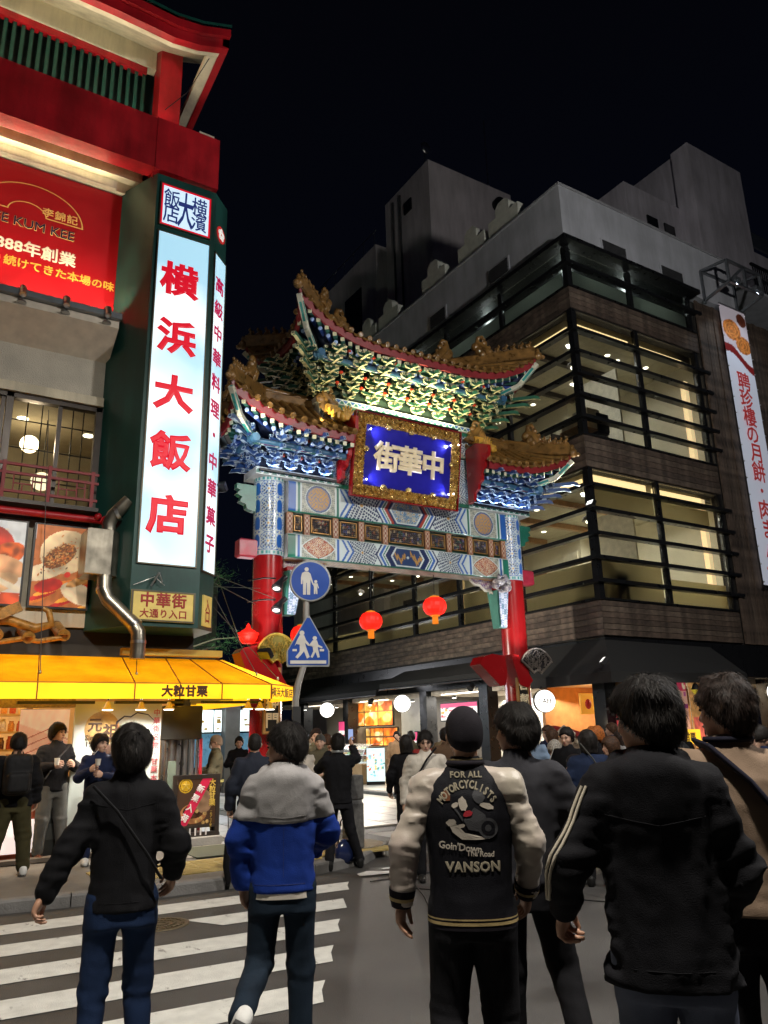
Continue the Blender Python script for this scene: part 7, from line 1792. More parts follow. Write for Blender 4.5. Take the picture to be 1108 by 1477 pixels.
for z in (.762, .963, 1.133):
    for k in range(15):
        ci = rnd.randrange(5); o = place('sweet_box', pkm[ci], None, (12.65 + (.1 if z > 1.1 else 0), 21.4 + .17 * k, z)); tag(o, '%s packet, %s from the near end, %s row of the glass case' % (('tan', 'green', 'white', 'red', 'yellow')[ci], nth(k), 'bottom' if z < .8 else 'middle' if z < 1 else 'top'), 'sweets', 'packets in the glass display case')
gp = MB(); pr_ = [(12.36, .76), (12.36, .95), (12.42, 1.1), (12.55, 1.22), (12.75, 1.28), (13.06, 1.28)]
v = []
for (x, z) in pr_: v += [(x, 21.22, z), (x, 23.98, z)]
gp.add(v, [(2 * i, 2 * i + 1, 2 * i + 3, 2 * i + 2) for i in range(5)], smooth=True); gp.build('curved_glass', mat('case glass', (.9, .95, 1), .05, var=0, alpha=.22), DC)
m = MB()
for y in (21.22, 22.6, 23.98):
    for a_, b2 in zip(pr_[:-1], pr_[1:]): m.beam((a_[0], y, a_[1]), (b2[0], y, b2[1]), .02, .02)
m.build('glass_frame', steel, DC)
point('case_light', (12.6, 22.5, 1.2), 12, (.85, .95, 1), .2)
t = thing('menu_stand', 'white lit menu stand on the pavement beside the display case', 'menu stand', (12.4, 20.8, KZ))
c = Canvas(.5, .95, .02, (.6, .75, .8)); rs = np.random.RandomState(2)
for k in range(30): c.ell(rs.uniform(0, .5), rs.uniform(.15, .8), .04, .025, [(.1, .3, .3), (.7, .5, .2), (.2, .5, .6), (.6, .15, .05)][rs.randint(4)], rs.uniform(0, 3))
painted('print', lambda u, v: (12.3 + .45 * u, 20.9 - .3 * u, KZ + .1 + .95 * v), c.I, paint_mat('menu print'), t)
MB().prism([(12.3, 20.91), (12.75, 20.61), (12.78, 20.66), (12.33, 20.96)], Matrix.Identity(4), KZ, 1.2).build('case', black_metal, t)
t = thing('shop_sign', 'orange lit wooden sign with carved characters inside the corner shop', 'sign', (14.3, 12.9, 1.9))
bx('board', mat('orange board', (.7, .3, .03), .5, var=.1, emit='base', es=.6), t, 13.75, 15.5, 13.4, 13.45, 1.92, 2.4)
write('lettering', '聘珍樓', .38, facing(14.7, 13.395, 2.16), mat('carved yellow', (.8, .5, .06), .4, emit=(.9, .55, .08), es=.7, var=0), t, .04)
MB().ball((13.95, 13.36, 2.15), (.1, .05, .12), 8).build('red_flower', mat('rosette red', (.5, .02, .02), .6), t)
t = thing('shop_poster', 'white poster with a purple heading about new chestnuts in the corner shop', 'poster', (14.0, 12.4, 1.2))
c = Canvas(.95, .9, .012, (.62, .58, .5)); c.put(c.Y > .62 + .25 * ((c.X - .475) ** 2), (.18, .05, .3))
for (x, y, r) in ((.7, .4, .12), (.3, .3, .1), (.5, .2, .12)): c.ell(x, y, r, r * .7, (.45, .3, .1), shade=20)
c.ell(.35, .5, .1, .1, (.2, .35, .3)); c.speck(15, .15)
painted('print', lambda u, v: (13.78 + .95 * u, 12.7 + 0 * u, .95 + .9 * v), c.I, paint_mat('poster lit', .4, es=.45), t)
bx('backing', greyboard, t, 13.78, 14.73, 12.703, 12.72, .95, 1.85)
write('lettering', '新栗入荷', .15, facing(14.25, 12.695, 1.72), wpt, t, .03)
t = thing('shop_banner', 'narrow red vertical shop banner with white marks at the door frame', 'banner', (13.6, 12.1, 1.3))
bx('cloth', mat('banner cloth red', (.5, .04, .05), .6, emit=(.5, .04, .05), es=.35, var=.1), t, 13.42, 13.64, 12.05, 12.07, 1.25, 2.05)
for k, ch in enumerate('月餅'): write('character', ch, .2, facing(13.53, 12.045, 1.8 - .25 * k), wpt, t, .02)
t = thing('shop_notice', 'bright yellow counter notice about big sweet chestnuts', 'notice', (15.0, 12.2, 1.1))
bx('board', mat('notice yellow', (.8, .5, .02), .5, emit=(.9, .55, .03), es=.75, var=.05), t, 14.75, 16.1, 12.0, 12.03, 1.2, 1.52)
write('lettering', '聘珍大甘栗', .2, facing(15.42, 11.995, 1.36), mat('brush brown'), t, .03)
t = thing('shop_poster', 'tall pink and red poster column right of the dark pillar', 'poster', (16.0, 12.2, 1.2))
c = Canvas(.5, 1.6, .02, (.65, .35, .25)); rs = np.random.RandomState(8)
c.rect(0, .5, 1.3, 1.6, (.5, .03, .08)); c.rect(0, .5, .9, 1.0, (.25, .05, .15))
for k in range(26): c.rect(*(lambda a, b: (a, a + .08, b, b + .1))(rs.uniform(0, .45), rs.uniform(0, 1.4)), [(.6, .1, .05), (.75, .6, .4), (.4, .08, .2), (.7, .3, .1)][rs.randint(4)])
painted('print', lambda u, v: (15.68 + .5 * u, 12.3 + 0 * u, 1.1 + 1.6 * v), c.I, paint_mat('poster lit'), t)
bx('backing', greyboard, t, 15.68, 16.18, 12.303, 12.32, 1.1, 2.69)
t = thing('shop_poster', 'orange and yellow poster hanging behind the slim dark post', 'poster', (16.6, 12.3, 1.2))
c = Canvas(.5, 1.6, .02, (.6, .3, .1)); c.ell(.25, 1.35, .15, .12, (.8, .6, .05)); c.rect(.05, .45, .2, .7, (.6, .12, .08)); c.speck(30, .5)
painted('print', lambda u, v: (16.3 + .5 * u, 12.32 + 0 * u, 1.1 + 1.6 * v), c.I, paint_mat('poster lit'), t)
bx('backing', greyboard, t, 16.3, 16.8, 12.323, 12.34, 1.1, 2.69)
t = thing('produce_stand', 'stand of pale stacked steamed buns behind the people at the right column', 'stand', (12.9, 12.4, KZ))
bx('rack', mat('rack', (.3, .2, .1), .5), t, 12.45, 13.1, 12.75, 13.1, KZ, .7)
bn = MB().lathe([(.02, .07), (.06, .06), (.09, .03), (.085, 0)], (0, 0, 0), 10).mesh('bun', mat('bun', (.6, .5, .33), .6, var=.15))
for i in range(4):
    for j in range(4): place('bun', bn, t, (12.52 + .16 * i, 12.78, .72 + .12 * j), sc=(.9, .9, 1))
point('bun_light', (12.8, 12.4, 1.7), 6, WARM, .1)
for (x, y, z, lb) in ((13.7, 11.3, 2.35, 'black cone lamp under the right end of the corner canopy'), (15.2, 11.3, 2.4, 'black cone lamp under the canopy above the parted hair man'), (12.5, 13.3, 2.5, 'black cone lamp at the left end of the corner canopy')):
    t = thing('canopy_lamp', lb, 'spot lamp', (x, y, z), 'black lamps under the corner canopy')
    MB().tube([(x, y, z + .3), (x, y, z + .1)], .012, 6).build('stem', black_metal, t)
    MB().lathe([(.1, 0), (.06, .1), (.03, .14)], (x, y, z - .02), 14).build('shade', black_metal, t)
# ---- the far side of the street on the left, seen under the awning
LB = thing('street_shop', 'row of lit menu boards and dark pillars on the far left of the side street', 'building', (5.2, 20, 0))
bx('front', mat('shop dark front', (.03, .03, .032), .5), LB, 4.1, 6.0, 22.0, 30, .1, 6)
bx('front', mat('shop dark front'), LB, 5.2, 9.3, 26.0, 26.2, .1, 7)
for x in (6.9, 8.35): bx('pillar', mat('pillar grey', (.06, .055, .05), .5), LB, x - .22, x + .22, 21.7, 22.1, .1, 2.9)
bx('canopy', mat('shop dark front'), LB, 6.0, 9.5, 21.6, 22.4, 2.95, 3.6)
for i, (x0, x1) in enumerate(((6.1, 6.6), (7.2, 7.85), (7.9, 8.1), (8.62, 9.3))):
    t = thing('menu_board', ['white lit menu panel farthest left beyond the roaster', 'white lit menu panel between the dark pillars', 'narrow lit menu strip by the second pillar', 'white lit menu panel beside the left red column'][i], 'menu board', (x0, 22, 1.6), 'lit menu panels across the side street')
    bx('lit_face', mat('menu white', (.8, .85, .85), emit=(.85, 1, 1), es=1.3, var=0), t, x0, x1, 21.95, 22.0, 1.75, 2.35)
    m = MB(); rs = random.Random(i)
    for k in range(6): xx = rs.uniform(x0 + .05, max(x0 + .06, x1 - .15)); zz = rs.uniform(1.8, 2.25); m.box(xx, min(x1, xx + rs.uniform(.05, .15)), 21.94, 21.949, zz, zz + rs.uniform(.02, .08))
    m.build('print_block', mat('menu print ochre', (.4, .25, .06), .5, var=0), t)
t = thing('neon_sign', 'green and red neon letters over the far menu panels', 'neon sign', (8.3, 21.8, 2.6))
for k, (ch, cc) in enumerate((('O', (.02, .7, .15)), ('M', (.9, .05, .1)), ('E', (.9, .05, .2)), ('N', (.5, .9, .95)), ('U', (.5, .9, .95)))):
    write('letter', ch, .42, facing(7.7 + .32 * k, 21.55, 2.62), mat('neon %d' % k, cc, .4, emit=cc, es=1.4, var=0), t, .06)
bx('glass_front', mat('freezer blue', (.05, .12, .18), .3, emit=(.08, .2, .3), es=.5, var=.4, vs=8), LB, 6.1, 9.4, 22.05, 22.1, .8, 1.7)
area('street_glow', (7.6, 21.2, 2.9), (7.5, 20, 0), 120, 3, 1, COOL)
area('street_glow', (9.0, 25.5, 3.2), (9, 22, 0), 160, 3, 2, (.95, .95, 1))
EB = thing('far_building', 'dark building closing the far end of the side street', 'building', (8, 42, 0))
bx('wall', mat('far wall', (.04, .042, .05), .7, var=.2), EB, 0, 13.2, 42, 44, 0, 13)
for i in range(5):
    for k in range(3): bx('window', mat('far window', (.2, .2, .16), .3, emit=(.6, .55, .35), es=.25 if (i + k) % 2 else .05, var=0), EB, 3 + 2 * i, 4.1 + 2 * i, 41.9, 41.99, 3.2 + 3 * k, 4.6 + 3 * k)
DB = thing('narrow_building', 'narrow dark building between the sign column and the gate', 'building', (5.5, 24, 0))
bx('wall', mat('dark concrete', (.016, .018, .022), .7, var=.15, vs=.5), DB, 4.2, 6.9, 24, 26, 3, 12.6)
bx('corner_strip', mat('pale strip', (.12, .12, .12), .6), DB, 6.9, 6.98, 23.95, 24.0, 4, 12.4)
MB().tube([(6.2, 23.9, 6.5), (6.2, 23.6, 6.4)], .04).ball((6.2, 23.55, 6.38), (.1, .1, .1), 8).build('wall_lamp', mat('pale strip'), DB)
TR = thing('pine_tree', 'dark pine tree with long needles standing behind the left red column', 'tree', (5.6, 18.5, KZ))
MB().tube([(5.6, 18.6, .1), (5.7, 18.5, 2.0), (5.5, 18.4, 3.8), (5.65, 18.4, 5.2)], [.16, .13, .1, .05], 10).build('trunk', mat('bark', (.06, .045, .035), .9, var=.4, vs=20, bump=1), TR)
lv = MB(); lb = MB(); rs = random.Random(3)
for k in range(46):
    a = rs.uniform(0, 2 * PI); z = rs.uniform(2.9, 5.7); R = rs.uniform(.5, 1.7) * (1.15 - abs(z - 4) / 3.2)
    c0 = Vector((5.58, 18.4, z - .3)); c1 = Vector((5.6 + R * math.cos(a), 18.4 + R * math.sin(a), z + rs.uniform(-.2, .25)))
    lb.tube([c0, c0.lerp(c1, .6) + Vector((0, 0, .1)), c1], [.03, .02, .01], 5)
    for j in range(130):
        p = c1 + Vector((rs.gauss(0, .22), rs.gauss(0, .22), rs.gauss(0, .13))); d = Vector((rs.gauss(0, 1), rs.gauss(0, 1), rs.gauss(.3, .7))).normalized() * rs.uniform(.1, .2); w = d.orthogonal().normalized() * .006
        lv.v += [tuple(p - w), tuple(p + w), tuple(p + d)]; n_ = len(lv.v); lv.f.append((n_ - 3, n_ - 2, n_ - 1)); lv.u.append(((0, 0), (1, 0), (1, 1))); lv.sm.append(False)
lb.build('limb', mat('bark'), TR)
lv.build('crown', mat('pine needles', (.03, .08, .025), .6, var=.5, vs=4), TR)
bx('hedge_wall', mat('dark hedge wall', (.02, .03, .03), .7), DB, 4.15, 4.9, 15, 23.9, .1, 3.4)
area('added_tree_glow', (5.4, 16.2, 4.4), (5.6, 18.4, 4.0), 160, .6, .6, (.8, 1, .75))  # added light without a fitting that brightens the pine
t = thing('overhead_wire', 'thin wires strung from the sign column to the left red column', 'wires', (4.8, 12.2, 4))
m = MB()
for (a, b2) in (((4.1, 11.8, 4.15), (5.45, 12.3, 3.92)), ((4.1, 11.8, 3.95), (5.2, 12.4, 4.1)), ((4.09, 11.7, 4.3), (5.3, 12.9, 2.6)), ((4.09, 11.7, 4.0), (5.2, 12.6, 3.85))): m.tube([a, b2], .006, 4)
m.build('wire', mat('wire green', (.05, .06, .05), .5), t)
bx('side_wall', mat('shop dark front'), LB, 4.0, 4.1, 12.6, 22, .1, 2.8)
# ---- people: bodies and clothes grown from distance fields
f32 = np.float32
from mathutils.bvhtree import BVHTree
def surf_nets(F, o, vs):
    nx, ny, nz = F.shape
    ins = F < 0
    cnt = np.zeros((nx - 1, ny - 1, nz - 1), np.int8)
    for a in (0, 1):
        for b in (0, 1):
            for c in (0, 1): cnt += ins[a:nx - 1 + a, b:ny - 1 + b, c:nz - 1 + c]
    act = (cnt > 0) & (cnt < 8)
    I, J, K = np.nonzero(act)
    n = len(I)
    idx = -np.ones(act.shape, np.int64); idx[I, J, K] = np.arange(n)
    acc = np.zeros((n, 3), f32); num = np.zeros(n, f32)
    C = [(a, b, c) for a in (0, 1) for b in (0, 1) for c in (0, 1)]
    for p in C:
        for ax in range(3):
            if p[ax]: continue
            q = list(p); q[ax] = 1
            f0 = F[I + p[0], J + p[1], K + p[2]]; f1 = F[I + q[0], J + q[1], K + q[2]]
            m = (f0 < 0) != (f1 < 0)
            t = np.where(m, f0 / np.where(m, f0 - f1, 1), 0)
            w = m.astype(f32)
            for d in range(3):
                acc[:, d] += w * (p[d] + (t if d == ax else 0))
            num += w
    V = np.stack([I, J, K], -1) + acc / np.maximum(num, 1)[:, None]
    V = V * vs + np.array(o, f32)
    Q = []
    for ax in range(3):
        s0 = [slice(None)] * 3; s1 = [slice(None)] * 3; s0[ax] = slice(0, -1); s1[ax] = slice(1, None)
        a, b = ins[tuple(s0)], ins[tuple(s1)]
        e = a != b
        u, v = (ax + 1) % 3, (ax + 2) % 3
        sl = [slice(None)] * 3; sl[u] = slice(1, F.shape[u] - 1); sl[v] = slice(1, F.shape[v] - 1)
        ee = np.zeros_like(e); ee[tuple(sl)] = e[tuple(sl)]
        P = np.stack(np.nonzero(ee), -1)
        if len(P) == 0: continue
        flip = a[P[:, 0], P[:, 1], P[:, 2]]
        du = np.zeros(3, int); du[u] = 1; dv = np.zeros(3, int); dv[v] = 1
        g = lambda p: idx[p[:, 0], p[:, 1], p[:, 2]]
        q = np.stack([g(P - du - dv), g(P - dv), g(P), g(P - du)], -1)
        q[~flip] = q[~flip][:, ::-1]
        Q.append(q)
    return V, np.concatenate(Q)
def vv(p): return np.array(p, f32)
class Field:
    """accumulates rounded shapes in a local grid"""
    def __init__(s, lo, hi, vs):
        s.vs = vs; s.o = np.array(lo, f32)
        n = [int(math.ceil((hi[i] - lo[i]) / vs)) + 1 for i in range(3)]
        ax = [np.arange(n[i], dtype=f32) * vs + lo[i] for i in range(3)]
        s.X, s.Y, s.Z = ax[0][:, None, None], ax[1][None, :, None], ax[2][None, None, :]
        s.F = np.full(n, 1.0, f32)
    def uni(s, d, k=0.0):
        if k <= 0: s.F = np.minimum(s.F, d)
        else:
            h = np.clip(0.5 + 0.5 * (s.F - d) / k, 0, 1); s.F = s.F * (1 - h) + d * h - k * h * (1 - h)
        return s
    def cut(s, d): s.F = np.maximum(s.F, d); return s
    def sub(s, d, k=0.01):
        d = -d; h = np.clip(0.5 - 0.5 * (s.F - d) / k, 0, 1); s.F = s.F * (1 - h) + d * h + k * h * (1 - h); return s
    def rc(s, a, b, ra, rb):
        a, b = vv(a), vv(b); ba = b - a; L = float(ba @ ba) + 1e-9
        px, py, pz = s.X - a[0], s.Y - a[1], s.Z - a[2]
        t = np.clip((px * ba[0] + py * ba[1] + pz * ba[2]) / L, 0, 1)
        return np.sqrt((px - t * ba[0]) ** 2 + (py - t * ba[1]) ** 2 + (pz - t * ba[2]) ** 2) - (ra + (rb - ra) * t)
    def el(s, c, r):
        k = np.sqrt(((s.X - c[0]) / r[0]) ** 2 + ((s.Y - c[1]) / r[1]) ** 2 + ((s.Z - c[2]) / r[2]) ** 2)
        return (k - 1) * min(r)
    def loft(s, prof, e=2.4):
        p = np.array(prof, f32); z = s.Z.ravel()
        rx, ry, cx, cy = [np.interp(z, p[:, 0], p[:, i]).astype(f32)[None, None, :] for i in (1, 2, 3, 4)]
        k = (np.abs((s.X - cx) / rx) ** e + np.abs((s.Y - cy) / ry) ** e) ** (1 / e)
        d = (k - 1) * np.minimum(rx, ry)
        return np.maximum(d, np.maximum(s.Z - p[-1, 0], p[0, 0] - s.Z))
    def noise(s, f, seed, st=(1, 1, 1)):
        rs = np.random.RandomState(seed); n = 0
        x, y, z = s.X * st[0], s.Y * st[1], s.Z * st[2]
        w = np.sin(x * f * .6 + rs.uniform(0, 6)) + np.sin(y * f * .7 + rs.uniform(0, 6)) + np.sin(z * f * .5 + rs.uniform(0, 6))
        for k in range(4):
            d = rs.normal(0, 1, 3); d /= np.linalg.norm(d); q = f * rs.uniform(.7, 1.6)
            n = n + np.sin((x * d[0] + y * d[1] + z * d[2]) * q + 1.1 * w + rs.uniform(0, 6))
        return (n / 4).astype(f32)
    def folds(s, f, seed, st=(1, 1, 1)): return 1 - np.abs(s.noise(f, seed, st)) * 1.6
    def mesh(s): return surf_nets(s.F, s.o, s.vs)
def np_mesh(name, V, Q, mt, smooth=True):
    me = bpy.data.meshes.new(name)
    me.vertices.add(len(V)); me.vertices.foreach_set('co', np.asarray(V, f32).ravel())
    me.loops.add(Q.size); me.loops.foreach_set('vertex_index', Q.astype(np.int32).ravel())
    me.polygons.add(len(Q)); me.polygons.foreach_set('loop_start', np.arange(0, Q.size, 4, dtype=np.int32))
    me.polygons.foreach_set('use_smooth', np.full(len(Q), smooth, dtype=bool))
    me.update(calc_edges=True)
    me.materials.append(mt)
    return me
def hand_mesh(curl, vs=0.0042):
    H = Field((-.09, -.07, -.2), (.05, .11, .03), vs)
    H.uni(H.rc((0, 0, .02), (0, 0, -.01), .027, .026))
    H.uni(H.el((0, .002, -.05), (.019, .043, .05)), .02)
    H.uni(H.rc((0, .026, -.045), (-.004, .03, -.085), .013, .011), .012); H.uni(H.rc((0, -.024, -.045), (-.004, -.03, -.08), .013, .01), .012)
    for i, (y, L, r) in enumerate(((.033, .068, .0088), (.0115, .076, .0092), (-.0105, .07, .0088), (-.032, .055, .0078))):
        z0 = (-.088, -.092, -.09, -.082)[i]
        p = np.array([-.003, y, z0]); a = .15 + curl * .3; sy = y * .12
        for k, fr in enumerate((.42, .32, .26)):
            a += curl * (.55, .75, .5)[k] * (1 + .12 * i) * .8
            q = p + np.array([-math.sin(a), sy, -math.cos(a)]) * L * fr
            H.uni(H.rc(p, q, r * (1 - .07 * k), r * (1 - .07 * (k + 1))), .004); p = q
    p = [np.array(v) for v in ((-.006, .028, -.02), (-.018, .052, -.048), (-.026, .057, -.078), (-.032 - .012 * curl, .05, -.102))]
    H.uni(H.rc(p[0], p[1], .015, .0125), .014); H.uni(H.rc(p[1], p[2], .0118, .0105), .005); H.uni(H.rc(p[2], p[3], .0102, .0085), .004)
    return H.mesh()
HANDS = {'relaxed': hand_mesh(.45), 'curled': hand_mesh(1.0), 'coarse': hand_mesh(.8, .0075)}
skin_m = mat('skin', (.42, .23, .15), .5, var=.1, vs=9, bump=.1, bs=90)
skin_pale = mat('skin pale', (.52, .32, .23), .5, var=.08, vs=9)
eye_m = mat('eye dark', (.015, .01, .01), .2, var=0); brow_m = mat('brow', (.02, .012, .01), .8, var=0); lip_m = mat('lip', (.32, .1, .09), .45, var=0)
def hairmat(name, col):
    m = mat(name, col, .62, var=.6, vs=60, spec=.2); return m
h_black = hairmat('hair black', (.012, .010, .009)); h_brown = hairmat('hair brown', (.05, .025, .014)); h_grey = hairmat('hair grey', (.25, .23, .2)); h_orange = hairmat('hair orange', (.3, .09, .02)); h_dk = hairmat('hair dark brown', (.022, .014, .011))
def cloth(name, col=(.1, .1, .1), rough=.85, **k):
    if name in MATS: return MATS[name]
    k.setdefault('var', .18); k.setdefault('vs', 7); k.setdefault('bump', .25); k.setdefault('bs', 260); k.setdefault('spec', .15)
    m = mat(name, col, rough, **k); nt = m.node_tree; L = nt.links; b = nt.nodes['Principled BSDF']
    tc = nt.nodes.new('ShaderNodeTexCoord'); mp = nt.nodes.new('ShaderNodeMapping'); mp.inputs['Scale'].default_value = (1, 1, .55); n = nt.nodes.new('ShaderNodeTexNoise')
    n.inputs['Scale'].default_value = 9; n.inputs['Detail'].default_value = 2; n.inputs['Distortion'].default_value = .3
    L.new(tc.outputs['Object'], mp.inputs[0]); L.new(mp.outputs[0], n.inputs['Vector']); bp = nt.nodes.new('ShaderNodeBump'); bp.inputs['Strength'].default_value = .4; bp.inputs['Distance'].default_value = .03
    L.new(n.outputs[0], bp.inputs['Height']); src = b.inputs['Normal'].links
    if src: L.new(src[0].from_socket, bp.inputs['Normal'])
    L.new(bp.outputs[0], b.inputs['Normal']); return m
def P3(v, s, m=1): return (v[0] * m * s, v[1] * s, v[2] * s)
ARM_DOWN = ((.27, -.03, 1.15), (.29, .05, .9)); LEG = ((.1, .03, .5), (.1, -.01, .08))
def person(label, x, y, az, h, z0=0.0, q=0, group=None, top=None, top2=None, pants=None, shoes=None, hair=None, style='short', yaw=0, pitch=0, armR=ARM_DOWN, armL=ARM_DOWN, legR=LEG, legL=LEG, hem=.86, w=1.0, dep=1.0, lean=0.0, collar='plain', skin=None, hand=('relaxed', 'relaxed'), wr=1.0, coat=False, sleeve=1.0, seed=1, face=True, flare=0.0, hatm=None, headscale=1.0, legw=1.0, upto=None):
    s = h / 1.75
    T = thing('person', label, 'person', (x, y, z0), group, rz=-math.radians(az))
    vs = (.021, .0125)[q]
    skin = skin or skin_m; rnd = random.Random(seed)
    sh = .168 * w
    SR, SL = (sh, -.005, 1.395), (-sh, -.005, 1.395)
    eR, wR = armR; eL, wL = ((-armL[0][0],) + tuple(armL[0][1:]), (-armL[1][0],) + tuple(armL[1][1:]))
    kR, aR = legR; kL, aL = ((-legL[0][0],) + tuple(legL[0][1:]), (-legL[1][0],) + tuple(legL[1][1:]))
    S_ = lambda p: (p[0] * s, p[1] * s, p[2] * s)
    pts = [SR, SL, eR, wR, eL, wL, (0, 0, hem), (.22 * w, .17 * dep, 1.2), (-.22 * w, -.17 * dep, 1.2), (0, 0, 1.56)]
    lo = [min(p[i] for p in pts) * s - .13 for i in range(3)]; hi = [max(p[i] for p in pts) * s + .13 for i in range(3)]
    lo[2] = min(lo[2], hem * s - .05); hi[2] = 1.6 * s
    ln = lambda z: lean * max(0, z - .95)
    # ---- top garment
    def torso(F, grow=0.0):
        hw = .178 * w + flare; P = [(hem, hw + grow, .128 * dep + grow), (1.0, .168 * w + flare * .6 + grow, .12 * dep + grow), (1.12, .175 * w + flare * .3 + grow, .122 * dep + grow), (1.28, .188 * w + grow, .13 * dep + grow), (1.37, .18 * w + grow, .118 * dep + grow), (1.425, .15 * w + grow, .1 + grow), (1.46, .1 * w + grow, .085 + grow), (1.5, .07 + grow, .072 + grow), (1.53, .064 + grow, .064 + grow)]
        return F.loft([(a * s, b * s, c * s, 0, ln(a) * s) for a, b, c in P])
    def sleeves(F, k=.05, g=0.0, only=False):
        for (sp, e, wv) in ((SR, eR, wR), (SL, eL, wL)):
            sg = 1 if sp[0] > 0 else -1
            r0, r1, r2 = (.066 * sleeve + g) * s, (.056 * sleeve + g) * s, (.046 * sleeve + g) * s
            sp2 = (sp[0], sp[1] + ln(1.43), sp[2])
            A = F.rc(S_(sp2), S_(e), r0, r1); wq = tuple(e[i] + (wv[i] - e[i]) * .93 for i in range(3))
            Bq = F.rc(S_(e), S_(wq), r1 * 1.02, r2)
            if only: F.uni(A, .02); F.uni(Bq, .03)
            else: F.uni(A, k * s); F.uni(Bq, .035 * s)
    F = Field(lo, hi, vs)
    F.uni(torso(F))
    F.uni(F.rc(S_((sh * .9, ln(1.4), 1.395)), S_((-sh * .9, ln(1.4), 1.395)), .06 * s, .06 * s), .05)
    sleeve_sep = top2 is not None and collar == 'raglan'
    if not sleeve_sep: sleeves(F)
    amp = (.008 if q else .011) * wr
    arm_ = 1 + .5 * np.clip((np.abs(F.X) - .17 * s) / .06, 0, 1)
    wa_ = np.clip((np.abs(F.X) - .15 * w * s) / (.05 * s), 0, 1)
    bodyf = .75 * F.folds(24 / s, seed, (1, 1, .3)) + .4 * F.folds(46 / s, seed + 3, (.9, .9, .5)) + np.clip((hem * s + .22 - F.Z) / .2, 0, 1) * .5 * F.folds(30 / s, seed + 7, (.4, .4, 1.5))
    armf = .9 * F.folds(30 / s, seed + 1, (.35, .35, 1.25)) + .6 * F.folds(58 / s, seed + 2, (.4, .4, 1.2))
    F.F = F.F - amp * (bodyf * (1 - wa_) + armf * wa_ * 1.35 + .15 * F.noise(95, seed + 5))
    F.cut((hem * s - F.Z))
    if collar == 'hood':
        F.uni(F.el((0, -.055 * s, 1.46 * s), (.12 * s, .085 * s, .05 * s)) - .004 * F.folds(34, seed + 9), .05); F.uni(F.el((0, -.115 * s, 1.385 * s), (.1 * s, .035 * s, .085 * s)) - .003 * F.folds(40, seed + 4), .05)
        F.uni(F.rc((-.1 * s, .03 * s, 1.49 * s), (.0, .085 * s, 1.43 * s), .035, .03), .03); F.uni(F.rc((.1 * s, .03 * s, 1.49 * s), (.0, .085 * s, 1.43 * s), .035, .03), .03)
    if collar == 'stand': F.uni(np.maximum(F.loft([(1.44 * s, .1 * s, .09 * s, 0, .0), (1.53 * s, .075 * s, .078 * s, 0, .005)]), 0 * F.X), .015)
    if top2 is not None and collar in ('hood', 'yoke'):
        FF = F.F.copy(); zc = 1.235 * s + .02 * np.abs(F.X / (.2 * s)) * s
        F.cut(F.Z - zc); V, Q_ = F.mesh(); put('lower_jacket', np_mesh('lower_jacket', V, Q_, top2), T, local=True)
        F.F = np.maximum(FF - .006, (zc - .012) - F.Z)
        V, Q_ = F.mesh(); put('upper_jacket', np_mesh('upper_jacket', V, Q_, top), T, local=True)
    else:
        V, Q_ = F.mesh(); jk = put('coat' if coat else 'jacket', np_mesh('jacket', V, Q_, top), T, local=True)
        T['_j'] = jk.name
    if sleeve_sep:
        F2 = Field(lo, hi, vs * .85); sleeves(F2, only=True)
        for sg in (-1, 1): F2.uni(F2.rc(S_((sg * sh * .42, ln(1.45) - .0, 1.44)), S_((sg * sh * 1.02, ln(1.4), 1.39)), .042 * s, .07 * s), .05)
        F2.F = F2.F - .006 * F2.folds(26 / s, seed + 8, (.6, .6, .5)) - .007 * F2.folds(62 / s, seed + 9, (.45, .45, 1.0)) - .004 * F2.folds(110 / s, seed + 11, (.4, .4, 1.0))
        V, Q_ = F2.mesh(); put('sleeve', np_mesh('sleeve', V, Q_, top2), T, local=True)
    # ---- trousers
    if pants is not None:
        pts = [(.2, .15, 1.0), (-.2, -.15, 1.0), kR, aR, kL, aL]
        lo2 = [min(p[i] for p in pts) * s - .13 for i in range(3)]; hi2 = [max(p[i] for p in pts) * s + .13 for i in range(3)]; hi2[2] = 1.04 * s
        F = Field(lo2, hi2, vs)
        F.uni(F.loft([(.78 * s, .16 * s, .115 * s, 0, 0), (.9 * s, .155 * s * (w * .5 + .5), .108 * s, 0, 0), (1.02 * s, .135 * s, .092 * s, 0, 0)]))
        for (hx, k_, a_) in ((.085, kR, aR), (-.085, kL, aL)):
            F.uni(F.rc(S_((hx, 0, .9)), S_(k_), .097 * s * legw, .07 * s * legw), .025 * s); F.uni(F.rc(S_(k_), S_((a_[0], a_[1], a_[2] + .02)), .069 * s * legw, .055 * s * legw), .02)
        kn_ = np.exp(-((F.Z - .5 * s) / (.12 * s)) ** 2) + np.exp(-((F.Z - .12 * s) / (.1 * s)) ** 2) + .5 * np.exp(-((F.Z - .85 * s) / (.1 * s)) ** 2)
        F.F = F.F - .009 * wr * (.5 * F.folds(22 / s, seed + 21, (1, 1, .35)) + kn_ * F.folds(38 / s, seed + 22, (.4, .4, 1.3)) * .9)
        V, Q_ = F.mesh(); put('trousers', np_mesh('trousers', V, Q_, pants), T, local=True)
